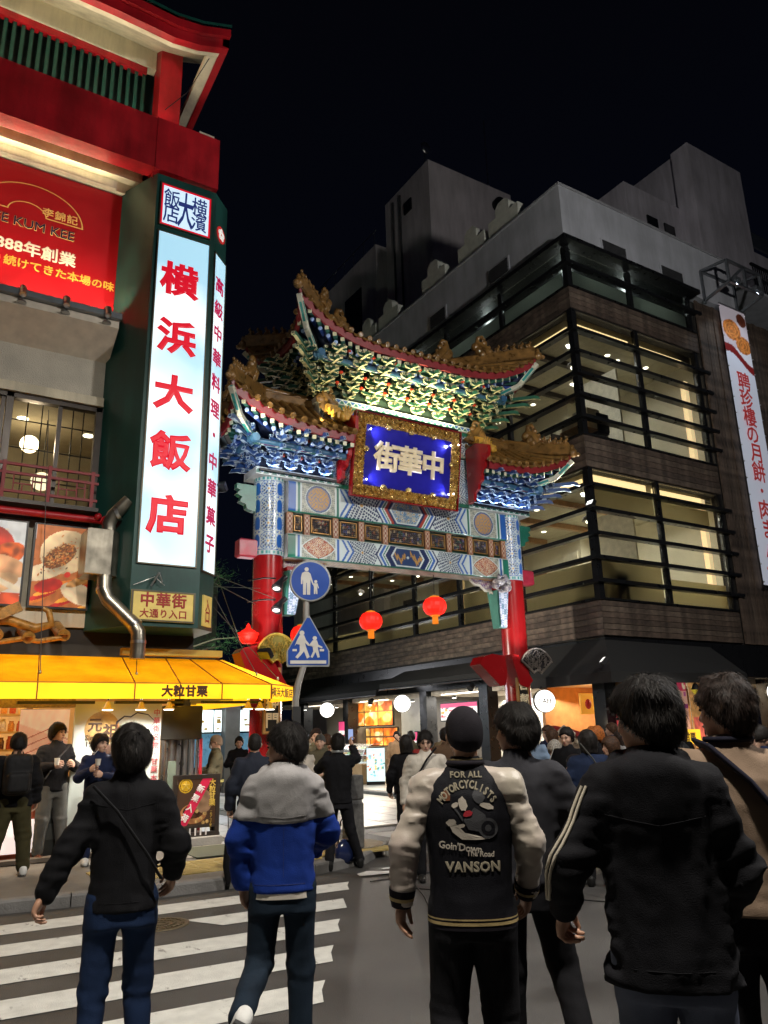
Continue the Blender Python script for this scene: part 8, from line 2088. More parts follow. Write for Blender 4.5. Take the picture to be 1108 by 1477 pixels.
    # ---- shoes
    if shoes is not None:
        for (k_, a_) in ((kR, aR), (kL, aL)):
            a = np.array(S_(a_)); up = (np.array(S_(k_)) - a); up /= np.linalg.norm(up)
            fw = np.array([0, 1, 0.0]); fw = fw - up * (fw @ up) * (1.0 if a_[2] > .14 else 0); fw /= np.linalg.norm(fw)
            ce = a - np.array([0, 0, .0]); 
            m4 = Matrix.Translation(Vector(a.tolist())) @ (frame((0, 0, 0), tuple(np.cross(fw, [0, 0, 1.0]) if a_[2] <= .14 else np.cross(fw, up)), tuple(fw)))
            Fs = Field((-.07, -.11, -.1), (.07, .22, .07), .014 if not q else .009)
            Fs.uni(Fs.rc((0, -.045, -.045), (0, .15, -.055), .04, .034)); Fs.uni(Fs.rc((0, -.04, .0), (0, .03, -.02), .045, .036), .03)
            Fs.cut(-.082 - Fs.Z); V, Q_ = Fs.mesh()
            o = put('shoe', np_mesh('shoe', V, Q_, shoes), T, m4, local=True)
            MB().prism([(-.038, -.085), (.038, -.085), (.045, .02), (.046, .13), (.03, .185), (-.03, .185), (-.046, .13), (-.045, .02)], Matrix.Identity(4), -.1, -.078).build('sole', mat('sole', (.45, .43, .4) if shoes.name.startswith('white') else (.02, .02, .02), .7), o, local=True)
    # ---- body: head, neck, hands and the limbs under the clothes, one mesh
    hc = np.array([0, ln(1.6) + .012, h / s - .125]) * s
    Rh = Matrix.Rotation(math.radians(yaw), 3, 'Z') @ Matrix.Rotation(math.radians(pitch), 3, 'X')
    vh = (.0105, .0068)[q]
    K = headscale
    Hf = Field((-.1, -.13, -.21), (.1, .135, .135), vh)
    Hf.uni(Hf.el((0, -.012, .028), (.074, .094, .088))); Hf.uni(Hf.el((0, .028, -.03), (.06, .063, .076)), .03)
    Hf.uni(Hf.el((0, .055, -.088), (.03, .026, .022)), .028)
    for sg in (-1, 1):
        Hf.uni(Hf.el((sg * .038, .058, -.03), (.022, .022, .022)), .02)
        Hf.uni(Hf.el((sg * .077, -.006, -.012), (.01, .02, .032)), .006)
        Hf.sub(Hf.el((sg * .03, .1, .004), (.017, .014, .011)), .012)
    Hf.uni(Hf.rc((0, .082, .004), (0, .103, -.033), .008, .0135), .012); Hf.uni(Hf.el((0, .08, .02), (.045, .014, .009)), .012)
    Hf.uni(Hf.el((0, .086, -.062), (.024, .01, .011)), .008)
    Hf.uni(Hf.rc((0, -.025, -.06), (0, -.03, -.2), .052, .056), .02)
    V, Q_ = Hf.mesh(); V = V * K * (s * .35 + .65)
    M3 = np.array(Rh); V = V @ M3.T + hc
    allV = [V]; allQ = [Q_]; off = len(V)
    for (e, wv, sg, hk) in ((eR, wR, 1, hand[0]), (eL, wL, -1, hand[1])):
        if hk is None: continue
        hv, hq = HANDS[hk if q else 'coarse']
        hv = hv.copy(); hq = hq.copy()
        d = np.array(wv, float) - np.array(e, float); d /= np.linalg.norm(d)
        zc = -d; th = np.array([-.25 * sg, 1, .15]) if abs(d[2]) > .5 else np.array([-.2 * sg, 0, 1.0])
        yc = th - zc * (th @ zc); yc /= np.linalg.norm(yc); xc = np.cross(yc, zc)
        if sg < 0: hv[:, 0] *= -1; hq = hq[:, ::-1]
        R_ = np.stack([xc, yc, zc], -1)
        hv = (hv * s * 1.0) @ R_.T + np.array(wv) * s
        allV.append(hv.astype(f32)); allQ.append(hq + off); off += len(hv)
    Fb = Field(lo, [hi[0], hi[1], hi[2]], .03)
    Fb.uni(Fb.loft([((hem + .04) * s, .12 * s, .08 * s, 0, 0), (1.3 * s, .14 * s, .09 * s, 0, ln(1.3) * s), (1.44 * s, .08 * s, .06 * s, 0, ln(1.44) * s)]))
    for (sp, e, wv) in ((SR, eR, wR), (SL, eL, wL)): Fb.uni(Fb.rc(S_((sp[0] * .8, sp[1], sp[2] - .03)), S_(e), .04 * s, .034 * s), .02); Fb.uni(Fb.rc(S_(e), S_(wv), .034 * s, .026 * s), .01)
    V, Q_ = Fb.mesh(); allV.append(V); allQ.append(Q_ + off)
    put('body', np_mesh('body', np.concatenate(allV), np.concatenate(allQ), skin), T, local=True)
    HM = Matrix.Translation(Vector(hc.tolist())) @ Rh.to_4x4() @ Matrix.Scale(K * (s * .35 + .65), 4)
    if face:
        for sg in (-1, 1):
            MB().ball((sg * .03, .087, .004), (.0105, .006, .0055), 8).build('eye', eye_m, T, local=True).matrix_basis = HM
            MB().tube([(sg * .016, .092, .021), (sg * .032, .093, .026), (sg * .047, .084, .022)], [.0035, .0042, .002], 5).build('eyebrow', brow_m, T, local=True).matrix_basis = HM
        MB().ball((0, .094, -.062), (.019, .006, .006), 8).build('lips', lip_m, T, local=True).matrix_basis = HM
    # ---- hair or hat
    if style != 'bald' or hair is not None:
        g = {'short': .016, 'thick': .024, 'bob': .02, 'long': .02, 'cap': .012, 'beanie': .012, 'bald': .004, 'crop': .006}[style]
        Hh = Field((-.13, -.15, -.3 if style in ('long',) else -.16), (.13, .15, .15), (.0115, .0075)[q])
        Hh.uni(Hh.el((0, -.014, .03), (.074 + g, .095 + g, .09 + g)))
        Hh.uni(Hh.el((0, -.04, -.015), (.066 + g, .068 + g, .075 + g * .6)), .02)
        if style in ('bob', 'long'):
            Hh.uni(Hh.loft([(-.12 if style == 'bob' else -.27, .085, .075, 0, -.03), (0, .095, .095, 0, -.012), (.05, .09, .1, 0, -.012)]), .02)
            Hh.cut(Hh.loft([(-.4, .052, .2, 0, .17), (.03, .05, .2, 0, .17), (.05, .04, .1, 0, .15)]) * -1)
        elif style in ('cap', 'beanie', 'crop', 'bald'):
            Hh.cut((.5 * Hh.Y - .86 * Hh.Z) - (.01 if style != 'beanie' else .0) - .012)
        else:
            c = .008 if style == 'short' else .016
            Hh.cut((.65 * Hh.Y - .76 * Hh.Z) - c - .012 * Hh.noise(55, seed + 40)); Hh.cut(-(Hh.Z + .085 + .008 * Hh.noise(90, seed + 2)))
        if style not in ('cap', 'beanie', 'bald', 'crop'):
            Hh.F = Hh.F - .007 * Hh.folds(38, seed + 31, (1, 1, .5)) - .0035 * Hh.folds(90, seed + 32, (1, 1, .4))
            if style == 'thick': Hh.F = Hh.F - .01 * np.clip(Hh.Z / .08, 0, 1) * Hh.noise(45, seed + 6)
        V, Q_ = Hh.mesh()
        hm = hatm if hatm is not None else hair
        nm = {'cap': 'cap', 'beanie': 'beanie'}.get(style, 'hair')
        o = np_mesh(nm, V, Q_, hm); ho = put(nm, o, T, HM, local=True)
        if q and style in ('short', 'thick', 'crop'):
            rs = np.random.RandomState(seed); nrm = np.zeros((len(V), 3), f32)
            a = V[Q_[:, 1]] - V[Q_[:, 0]]; b = V[Q_[:, 3]] - V[Q_[:, 0]]; fn = np.cross(a, b); fn /= np.linalg.norm(fn, axis=1)[:, None] + 1e-9
            pick = rs.randint(0, len(Q_), 6500); p = V[Q_[pick, 0]]; n_ = fn[pick]
            cr = np.array([0.01, -.03, .12]); fl = p - cr; fl[:, 2] -= .08; fl += rs.normal(0, .035, fl.shape); fl -= n_ * np.sum(fl * n_, 1)[:, None]; fl /= np.linalg.norm(fl, axis=1)[:, None] + 1e-9
            side = np.cross(fl, n_); L = rs.uniform(.015, .045, (len(p), 1)); wd = .0008
            p0 = p - n_ * .002; p1 = p + fl * L * .6 + n_ * .0035; p2 = p + fl * L + n_ * np.abs(rs.normal(0, .0042, (len(p), 1)))
            VV = np.stack([p0 - side * wd, p0 + side * wd, p1 + side * wd * .8, p1 - side * wd * .8, p2 + side * wd * .1, p2 - side * wd * .1], 1).reshape(-1, 3)
            i = np.arange(len(p)) * 6; QQ = np.concatenate([np.stack([i, i + 1, i + 2, i + 3], -1), np.stack([i + 3, i + 2, i + 4, i + 5], -1)])
            put('hair_strands', np_mesh('hair_strands', VV, QQ, hm), ho, local=True)
        if style == 'cap':
            MB().prism([(-.07, .06), (-.06, .12), (-.03, .15), (.03, .15), (.06, .12), (.07, .06)], Matrix.Identity(4), .012, .02).build('brim', hm, ho, local=True)
    T['_s'] = s
    for k_ in ('_s', '_j'):
        pass
    return T, s, HM
def child(T, mb, name, mt): return mb.build(name, mt, T, local=True)

black_c = cloth('cloth black', (.006, .006, .0075)); dkjean = cloth('denim dark', (.012, .02, .045), bs=400); blue_jean = cloth('denim blue', (.03, .07, .16)); navy_c = cloth('cloth navy', (.012, .018, .05)); grey_c = cloth('cloth grey', (.09, .09, .085)); olive = cloth('cloth olive', (.045, .04, .018)); tan = cloth('cloth tan', (.34, .22, .13)); white_s = cloth('white shoe', (.6, .6, .58), .6); black_s = cloth('black shoe', (.012, .012, .012), .35); cream_c = cloth('cloth cream', (.5, .46, .4)); blackpants = cloth('trouser black', (.009, .009, .011)); grey_marl = cloth('grey marl', (.3, .29, .29)); royal = cloth('royal blue', (.008, .03, .2)); taupe = cloth('cloth taupe', (.24, .17, .12)); brown_s = cloth('brown shoe', (.09, .03, .015), .35); olive_j = cloth('olive jacket', (.09, .08, .05)); pinkc = cloth('cloth pink', (.4, .22, .2))

# A: dark jacket, jeans, walking to the gate, arms away from the body
T, s, HM = person('man in a plain black jacket and blue jeans with arms held out on the crosswalk', 1.1, 4.31, 14.4, 1.70, q=1, top=black_c, pants=cloth('jean A', (.009, .02, .055)), shoes=black_s, hair=h_black, style='thick', yaw=8, armL=((.27, -.05, 1.16), (.37, -.08, .96)), armR=((.26, -.02, 1.15), (.25, .08, 1.0)), legR=((.1, .06, .5), (.12, -.02, .08)), legL=((.11, .0, .5), (.12, -.1, .09)), w=.88, dep=.92, collar='stand', hem=.85, sleeve=1.0, legw=.92, hand=('relaxed', 'curled'), seed=3, face=True, wr=1.2)
m = MB().tube([(-.17, -.12, 1.42), (-.05, -.15, 1.3), (.1, -.152, 1.1), (.18, -.1, .97)], [.012] * 4, 6, sx=.4); child(T, m, 'bag_strap', cloth('strap black', (.016, .016, .018)))
# B: grey and blue hooded jacket
T, s, HM = person('man in a hooded jacket, grey above and royal blue below, head turned left', 1.88, 4.09, 24.6, 1.70, q=1, top=grey_marl, top2=royal, pants=cloth('jean B', (.010, .018, .03)), shoes=white_s, hair=h_black, style='short', yaw=66, pitch=-3, collar='hood', armL=((.25, .0, 1.14), (.22, .06, .9)), armR=((.25, .06, 1.16), (.18, .22, 1.05)), legR=((.1, .03, .5), (.1, .0, .08)), legL=((.12, .02, .52), (.2, -.32, .36)), hem=.88, w=.9, sleeve=.95, seed=5, flare=.005, legw=.98)
TB = T
# C: satin souvenir jacket
satin = mat('satin ivory', (.4, .36, .29), .45, var=.1, vs=3, bump=.08, bs=200, sheen=.2, col2=(.44, .36, .32))
T, s, HM = person('man in a cap and black souvenir jacket with shiny ivory sleeves and embroidered back', 2.28, 2.98, 37.0, 1.75, q=1, top=cloth('souvenir black', (.006, .006, .009), .7), top2=satin, pants=blackpants, shoes=black_s, hair=h_black, style='cap', hatm=cloth('cap wool', (.018, .016, .02), .95), collar='raglan', armL=((.285, -.05, 1.16), (.31, -.02, .93)), armR=((.27, .0, 1.16), (.25, .12, .94)), w=1.04, dep=1.08, hem=.86, sleeve=.98, hand=('relaxed', 'relaxed'), seed=8, wr=.45, yaw=12, legR=((.1, .05, .5), (.11, .03, .08)), legL=((.12, .02, .5), (.14, -.16, .1)), legw=1.12)
JC = T
def rib(T, s, z0, z1, w_, d_, mt, nm='ribbing'):
    m = MB(); n = 28; v = []; f = []
    for z in (z0, z1):
        for k in range(n): a = 2 * PI * k / n; c_, q_ = math.cos(a), math.sin(a); r = (abs(c_) ** 2.4 + abs(q_) ** 2.4) ** (-1 / 2.4); v.append((w_ * c_ * r, d_ * q_ * r, z))
    f = [(k, (k + 1) % n, n + (k + 1) % n, n + k) for k in range(n)]; m.add(v, f, smooth=True); return child(T, m, nm, mt)
rib(TB, 1, .83, .885, .166, .124, cream_c, 'shirt_hem')
gold_t = cloth('gold trim', (.4, .3, .14), .6); knit = cloth('knit black', (.012, .010, .014))
rib(T, s, .832, .888, .195, .147, knit); rib(T, s, .852, .864, .1975, .149, gold_t); rib(T, s, .872, .878, .1975, .149, gold_t)
for (e, wv) in (((.27, .0, 1.16), (.25, .12, .94)), ((-.285, -.05, 1.16), (-.31, -.02, .93))):
    e, wv = Vector(e), Vector(wv); d = (wv - e).normalized()
    m = MB().tube([wv - d * .05, wv - d * .02, wv + d * .025], [.06, .056, .044], 16); child(T, m, 'cuff', knit)
    m = MB().tube([wv - d * .02, wv - d * .005], [.058, .055], 16, cap=False); child(T, m, 'cuff_trim', gold_t)
m = MB().tube([(.075 * math.cos(a), .078 * math.sin(a) - .0, 1.5 + .0 * a) for a in np.linspace(0, 2 * PI, 17)], .016, 6, cap=False); child(T, m, 'collar', knit)
m = MB().tube([(.074 * math.cos(a), .077 * math.sin(a), 1.516) for a in np.linspace(0, 2 * PI, 17)], .006, 5, cap=False); child(T, m, 'collar_trim', gold_t)
bpy.context.view_layer.update()
jme = bpy.data.objects[T['_j']].data
bvh = BVHTree.FromPolygons([v.co.copy() for v in jme.vertices], [tuple(p.vertices) for p in jme.polygons])
DZ = .07
def press(me, off=.0035, T_=None):
    off += .0008
    for v in me.vertices:
        hit = bvh.ray_cast(Vector((v.co.x, -.6, v.co.z)), Vector((0, 1, 0)))
        if hit[0] is not None: v.co.y = hit[0].y - off + v.co.y
        else: v.co.y = -.16
    me.update()
def embroider(name, me, cx, cz, mt, rot=0.0, off=.0035):
    for v in me.vertices:
        x, y, z = v.co; c_, q_ = math.cos(rot), math.sin(rot)
        v.co = (cx + x * c_ - y * q_, -z * .6, cz + x * q_ + y * c_)
    press(me, off); me.materials.clear(); me.materials.append(mt); put(name, me, JC, local=True)
thr = cloth('thread cream', (.34, .3, .22), .7, bump=.6, bs=500); thr2 = cloth('thread pale', (.45, .4, .34), .7); thr_r = cloth('thread red', (.3, .02, .03)); thr_g = cloth('thread grey', (.06, .06, .065)); thr_b = cloth('thread brown', (.15, .06, .03))
embroider('lettering', letters('FOR ALL', .036, .035, .0015, spacing=1.05), .0, 1.455, thr, 0)
for k, ch in enumerate('MOTORCYCLISTS'):
    a = (k - 6) * .165; embroider('lettering', letters(ch, .045, .045, .0015, sx=.7), .138 * math.sin(a), 1.275 + .14 * math.cos(a), thr, -a * .9)
embroider('lettering', letters("Goin'Down", .042, .025, .0015, spacing=.95), -.04, 1.16, thr2, -.12)
embroider('lettering', letters('The Road', .032, .025, .0015, spacing=.95), .045, 1.132, thr2, -.05)
embroider('lettering', letters('VANSON', .055, .05, .0015, spacing=1.06), .01, 1.08, thr, 0)
def patch(poly, nm, mt, off=.0035, n=1):
    poly = [(x, z + DZ) for x, z in poly]; me = bpy.data.meshes.new(nm); cx_ = sum(p[0] for p in poly) / len(poly); cz_ = sum(p[1] for p in poly) / len(poly)
    v = [(cx_, 0, cz_)] + [(x, 0, z) for x, z in poly]; me.from_pydata(v, [], [(0, (i + 1) % len(poly) + 1, i + 1) for i in range(len(poly))]); me.materials.append(mt); press(me, off); put(nm, me, JC, local=True)
def blob(cx, cz, rx, rz, a=0, n=14, wob=.15, sd=0):
    rs = random.Random(sd); return [(cx + (rx * math.cos(t) * math.cos(a) - rz * math.sin(t) * math.sin(a)) * (1 + wob * rs.uniform(-1, 1)), cz + (rx * math.cos(t) * math.sin(a) + rz * math.sin(t) * math.cos(a)) * (1 + wob * rs.uniform(-1, 1))) for t in [2 * PI * k / n for k in range(n)]]
patch(blob(.085, 1.165, .042, .042, wob=.02, n=20), 'embroidered_wheel', thr_g, .003); patch(blob(.085, 1.165, .03, .03, wob=.02, n=18), 'embroidered_wheel', cloth('souvenir black'), .0036); patch(blob(.085, 1.165, .014, .014, wob=.02), 'embroidered_wheel', thr_g, .0042)
patch([(-.02, 1.2), (.03, 1.25), (.075, 1.22), (.09, 1.17), (.05, 1.15), (.0, 1.16)], 'embroidered_frame', thr_g, .0028)
patch(blob(.0, 1.225, .02, .013, .3, sd=2), 'embroidered_tank', thr_r, .004)
patch(blob(-.02, 1.265, .018, .03, .2, sd=3), 'embroidered_cloud', thr2); patch(blob(.085, 1.255, .032, .012, -.3, sd=4), 'embroidered_cloud', thr2); patch(blob(-.055, 1.26, .016, .01, .4, sd=5), 'embroidered_cloud', thr2)
patch(blob(.05, 1.295, .026, .03, .2, sd=6), 'embroidered_cloud', thr_g, .003); patch(blob(-.09, 1.3, .016, .026, .4, sd=7), 'embroidered_cloud', thr_b)
patch([(-.09, 1.195), (-.06, 1.19), (-.03, 1.15), (.03, 1.13), (.09, 1.122), (.03, 1.118), (-.03, 1.12), (-.07, 1.15)], 'embroidered_dust', thr2); patch(blob(-.075, 1.19, .022, .014, .2, sd=9), 'embroidered_dust', thr2); patch(blob(-.035, 1.175, .02, .008, .2, sd=10), 'embroidered_dust', thr2)
patch([(-.06, 1.245), (-.052, 1.25), (-.02, 1.2), (-.026, 1.195)], 'embroidered_fork', thr_g)
# D: charcoal top, behind the souvenir jacket
T, s, HM = person('young man in a charcoal top with his head turned left behind the souvenir jacket', 2.82, 3.24, 40.5, 1.76, q=1, top=cloth('charcoal', (.03, .03, .036)), pants=blackpants, shoes=black_s, hair=h_black, style='thick', yaw=58, w=1.02, hem=.9, armR=((.29, .02, 1.18), (.27, .16, .98)), armL=ARM_DOWN, legR=((.16, .1, .5), (.24, -.1, .1)), legL=((.1, .02, .5), (.1, .02, .08)), seed=12, sleeve=1.12)
# E: large black jacket with a white stripe on the sleeve
T, s, HM = person('big man in a black jacket with a white sleeve stripe, nearest the camera', 2.29, 1.93, 46.0, 1.80, q=1, top=cloth('jacket E', (.007, .007, .009)), pants=cloth('jean E', (.13, .15, .21)), shoes=black_s, hair=h_black, style='thick', yaw=50, pitch=-2, w=.92, dep=1.0, hem=.81, collar='hood', armL=((.3, -.06, 1.17), (.33, .06, 1.0)), armR=((.25, .02, 1.15), (.2, .17, 1.0)), hand=('relaxed', 'curled'), seed=15, sleeve=.97, headscale=1.02, flare=.03, wr=1.3)
m = MB(); s0, s1, s2 = Vector((-.17, 0, 1.4)), Vector((-.3, -.06, 1.17)), Vector((-.33, .04, 1.04)); bpy.context.view_layer.update()
jE = bpy.data.objects[T['_j']].data; bE = BVHTree.FromPolygons([v.co.copy() for v in jE.vertices], [tuple(p.vertices) for p in jE.polygons])
for off_ in (0.0, .022):
    pp = []
    for k in range(12):
        t_ = k / 11; c_ = (s0.lerp(s1, t_ * 1.7) if t_ < .59 else s1.lerp(s2, (t_ - .59) / .41)) * s; dr = Vector((-.75 + off_ * 12, -.65 - off_ * 4, .1)).normalized(); hit = bE.ray_cast(c_ + dr * .4, -dr)
        if hit[0] is not None: pp.append(hit[0] + dr * .003)
    m.tube(pp, .0065, 5)
child(T, m, 'sleeve_stripe', cloth('stripe white', (.5, .45, .36)))
# F: taupe coat with a strap
T, s, HM = person('man in a taupe coat with a black shoulder strap at the right picture edge', 2.95, 2.07, 52.0, 1.83, q=1, top=taupe, pants=blackpants, shoes=black_s, hair=h_dk, style='thick', yaw=58, w=1.12, dep=1.1, hem=.9, armL=((.3, .04, 1.16), (.26, .18, 1.0)), armR=ARM_DOWN, seed=18, sleeve=1.18, flare=.02)
m = MB().tube([(-.12, .05, 1.57), (-.07, -.11, 1.55), (.05, -.165, 1.43), (.17, -.17, 1.26), (.25, -.11, 1.08)], [.034] * 5, 8, sx=.35); child(T, m, 'bag_strap', cloth('strap navy', (.012, .012, .022)))
m = MB().tube([(.088 * math.cos(a), .085 * math.sin(a) + .0, 1.585) for a in np.linspace(0, 2 * PI, 17)], .013, 6, cap=False); child(T, m, 'shirt_collar', cloth('strap navy'))

def seams(T, part, lines, mt):
    """stitched seams lying on a garment: each line is a list of (x, z) seen from behind"""
    ob = [c for c in T.children if c.name.split('.')[0] == part][0]; bv = BVHTree.FromPolygons([v.co.copy() for v in ob.data.vertices], [tuple(p.vertices) for p in ob.data.polygons])
    for ln_ in lines:
        pp = []
        for (a, b) in zip(ln_[:-1], ln_[1:]):
            for k in range(8):
                t_ = k / 8; x, z = a[0] + (b[0] - a[0]) * t_, a[1] + (b[1] - a[1]) * t_; hit = bv.ray_cast(Vector((x, -.6, z)), Vector((0, 1, 0)))
                if hit[0] is not None: pp.append(hit[0] + Vector((0, -.0005, 0)))
        if len(pp) > 2: MB().tube(pp, .0018, 4).build('seam', mt, ob, local=True)
sm_ = mat('seam thread', (.011, .011, .013), .8, var=0, spec=.1)
bpy.context.view_layer.update()
for o in [q for q in S.objects if q.type == 'EMPTY' and q.parent is None and q.get('category') == 'person' and 'jacket' in q.get('label', '')]:
    lb_ = o['label']
    if 'plain black jacket' in lb_: seams(o, 'jacket', [[(0, 1.42), (0, 1.1), (0.005, .84)], [(-.15, 1.33), (0, 1.3), (.15, 1.33)], [(-.15, .875), (.15, .875)], [(-.145, 1.36), (-.14, 1.2)], [(.145, 1.36), (.14, 1.2)]], sm_)
    if 'sleeve stripe' in lb_: seams(o, 'jacket', [[(0, 1.4), (0, 1.1), (-.005, .87)], [(-.17, 1.36), (0, 1.33), (.17, 1.36)], [(-.16, .9), (.16, .9)], [(-.165, 1.4), (-.16, 1.2)], [(.165, 1.4), (.16, 1.2)]], sm_)
    if 'royal blue below' in lb_: seams(o, 'lower_jacket', [[(0, 1.18), (0, .9)], [(-.15, .9), (.15, .9)]], mat('seam blue', (.004, .012, .09), .7, var=0)); seams(o, 'upper_jacket', [[(-.14, 1.235), (0, 1.222), (.14, 1.235)]], mat('seam grey', (.14, .135, .135), .7, var=0))
# G: man in black photographing with his phone
T, s, HM = person('man in black with a white collar holding up a phone beside the stone posts', 5.0, 9.23, 24.0, 1.62, z0=0.0, q=1, top=black_c, pants=blackpants, shoes=black_s, hair=h_black, style='short', armR=((.27, .14, 1.42), (.22, .3, 1.62)), armL=((.26, .16, 1.3), (.1, .36, 1.5)), legR=((.17, .05, .48), (.3, .12, .08)), legL=((.1, .03, .5), (.13, -.06, .08)), hem=.84, seed=20, hand=('curled', 'curled'))
m = MB().tube([(.068 * math.cos(a), .066 * math.sin(a) - .005, 1.42 * 1) for a in np.linspace(0, 2 * PI, 13)], .024, 6, cap=False); child(T, m, 'shirt_collar', cloth('shirt white', (.6, .62, .65)))
p = thing('phone', 'dark phone held up in front of the man in black', 'phone', (5.3, 9.45, 1.55))
MB().bevbox(-.036, .036, -.004, .004, -.075, .075, .003, Matrix.Translation((5.31, 9.44, 1.62)) @ Matrix.Rotation(-.4, 4, 'Z')).build('phone_body', black_metal, p)
MB().box(-.032, .032, -.0052, -.0045, -.068, .068, Matrix.Translation((5.31, 9.44, 1.62)) @ Matrix.Rotation(-.4, 4, 'Z')).build('screen', mat('phone screen', (.2, .25, .4), .2, emit=(.3, .4, .7), es=.8, var=0), p)
t = thing('handbag', 'glossy dark blue bag standing on the ground by the feet of the man photographing', 'bag', (5.12, 9.3, 0.02))
MB().ball((5.14, 9.32, .18), (.15, .09, .16), 14).build('bag_body', mat('blue leather', (.012, .02, .07), .2, coat=.5), t)
MB().tube([(5.03, 9.3, .3), (5.06, 9.28, .55), (5.14, 9.28, .68), (5.21, 9.3, .55), (5.24, 9.32, .3)], .01, 6).build('handle', black_metal, t)
back = 180
def bg(label, x, y, az, h, **k):
    k.setdefault('z0', 0.1); k.setdefault('shoes', black_s); k.setdefault('skin', skin_pale); k.setdefault('pants', blackpants)
    return person(label, x, y, az, h, **k)
bg('smiling man in a tan jacket facing the phone', 5.88, 11.59, 205, 1.61, top=olive_j, hair=h_dk, style='short', seed=30)
bg('older man in a grey beanie and olive coat facing the phone', 5.62, 10.94, 215, 1.52, top=olive_j, hair=None, hatm=grey_c, style='beanie', seed=31, armL=((.27, .1, 1.15), (.1, .3, 1.12)))
bg('woman in a pale patterned coat half hidden behind the blue jacket', 5.35, 11.0, 200, 1.46, top=cream_c, hair=h_brown, style='bob', seed=32)
T, s, HM = bg('bald man in a dark suit walking away with an umbrella in hand', 3.65, 8.77, 22.6, 1.66, z0=0.0, top=cloth('suit navy', (.018, .022, .035), .7), hair=h_black, style='crop', seed=33, hem=.74, coat=True, w=1.02)
t = thing('umbrella', 'folded dark umbrella hanging from the hand of the bald man', 'umbrella', (3.42, 8.68, .1))
MB().tube([(3.4, 8.9, .78), (3.4, 8.88, .62)], .006, 6).build('handle', steel, t)
MB().tube([(3.4, 8.88, .62), (3.4, 8.87, .5), (3.4, 8.86, .25), (3.4, 8.86, .06)], [.012, .04, .06, .02], 10).build('folded_canopy', black_c, t)
T, s, HM = bg('older man in a cap, glasses and white face mask with folded arms', 4.57, 12.6, 285, 1.55, top=olive_j, pants=blackpants, hair=None, hatm=cloth('cap beige', (.3, .24, .2)), style='beanie', seed=34, armR=((.27, .1, 1.15), (-.02, .26, 1.14)), armL=((.27, .1, 1.12), (.0, .28, 1.08)), pitch=-5)
MB().ball((0, .075, -.055), (.05, .04, .042), 12).build('face_mask', mat('mask white', (.6, .6, .6), .7), T, local=True).matrix_basis = HM
MB().beam((-.055, .09, .004), (.055, .09, .004), .01, .024).beam((-.07, .08, .006), (-.085, 0, .0), .006, .006).beam((.07, .08, .006), (.085, 0, .0), .006, .006).build('glasses', black_metal, T, local=True).matrix_basis = HM
m = MB(); v = 0
rib(T, s, .83, .87, .19, .14, cloth('hem yellow', (.4, .35, .12)), 'hem_band')
bg('man in a black coat facing the camera beyond the bald man', 6.05, 15.35, 200, 1.5, top=black_c, hair=h_black, style='short', seed=35, coat=True, hem=.7, armR=((.27, .08, 1.15), (.08, .27, 1.16)), armL=((.27, .08, 1.15), (.08, .25, 1.08)))
T, s, HM = bg('person in a black jacket with a round backpack and olive trousers at the stall', 1.37, 10.71, 0, 1.60, z0=KZ, q=1, top=black_c, pants=olive, shoes=white_s, hair=h_black, style='short', seed=40, w=1.12, hem=.84, legw=1.35, pitch=-12, legR=((.17, .04, .48), (.2, .02, .08)), legL=((.15, .04, .48), (.2, .0, .08)), sleeve=1.25, flare=.03)
Fp = Field((-.2, -.4, .82), (.2, -.05, 1.5), .014)
bxd = lambda c_, hh, r: np.sqrt(np.maximum(np.abs(Fp.X - c_[0]) - hh[0] + r, 0) ** 2 + np.maximum(np.abs(Fp.Y - c_[1]) - hh[1] + r, 0) ** 2 + np.maximum(np.abs(Fp.Z - c_[2]) - hh[2] + r, 0) ** 2) - r
Fp.uni(bxd((0, -.19, 1.14), (.155, .09, .23), .07)); Fp.uni(bxd((0, -.28, 1.05), (.12, .05, .11), .04), .02); Fp.uni(Fp.rc((0, -.15, 1.36), (0, -.12, 1.4), .02, .02), .01); Fp.F = Fp.F - .006 * Fp.folds(30, 2)
V, Q_ = Fp.mesh(); put('backpack', np_mesh('backpack', V, Q_, cloth('pack black', (.012, .012, .013), .6)), T, local=True)
T, s, HM = bg('tall young man in a black jacket and grey trousers holding a cup', 2.0, 11.83, 170, 1.74, z0=KZ, q=1, top=black_c, pants=grey_c, shoes=brown_s, hair=h_black, style='thick', seed=41, yaw=28, armR=((.28, .04, 1.17), (.1, .24, 1.2)), armL=((.29, .02, 1.15), (.16, .25, 1.2)), hand=('curled', 'curled'), legw=1.2, legR=((.12, .03, .5), (.13, -.02, .08)), legL=((.12, .03, .5), (.17, .05, .08)))
m = MB().lathe([(.026, 0), (.036, .09)], (.09, .31, 1.2), 12); child(T, m, 'cup', mat('paper cup', (.65, .62, .55), .6))
m = MB().tube([(-.15, .1, 1.46), (.0, .14, 1.3), (.16, .12, 1.02)], .014, 6, sx=.4); child(T, m, 'bag_strap', cloth('strap grey', (.06, .06, .065)))
T, s, HM = bg('young man in navy eating from a paper cup before the white panel', 2.41, 11.04, 190, 1.57, z0=KZ, q=1, top=navy_c, pants=navy_c, shoes=white_s, hair=h_black, style='thick', seed=42, yaw=35, armR=((.27, .12, 1.17), (.13, .3, 1.27)), armL=((.24, .14, 1.15), (.04, .3, 1.2)), hand=('curled', 'curled'))
m = MB().lathe([(.026, 0), (.036, .08)], (.03, .37, 1.2), 12); child(T, m, 'cup', mat('paper cup'))
m = MB().tube([(.09, .37, 1.33), (.03, .32, 1.4)], .003, 5); child(T, m, 'spoon', mat('paper cup'))
bg('person cut off by the left picture edge holding something at the stall', 1.0, 10.9, 30, 1.46, z0=KZ, top=black_c, hair=h_black, style='short', seed=43, armR=((.27, .1, 1.15), (.2, .3, 1.15)))
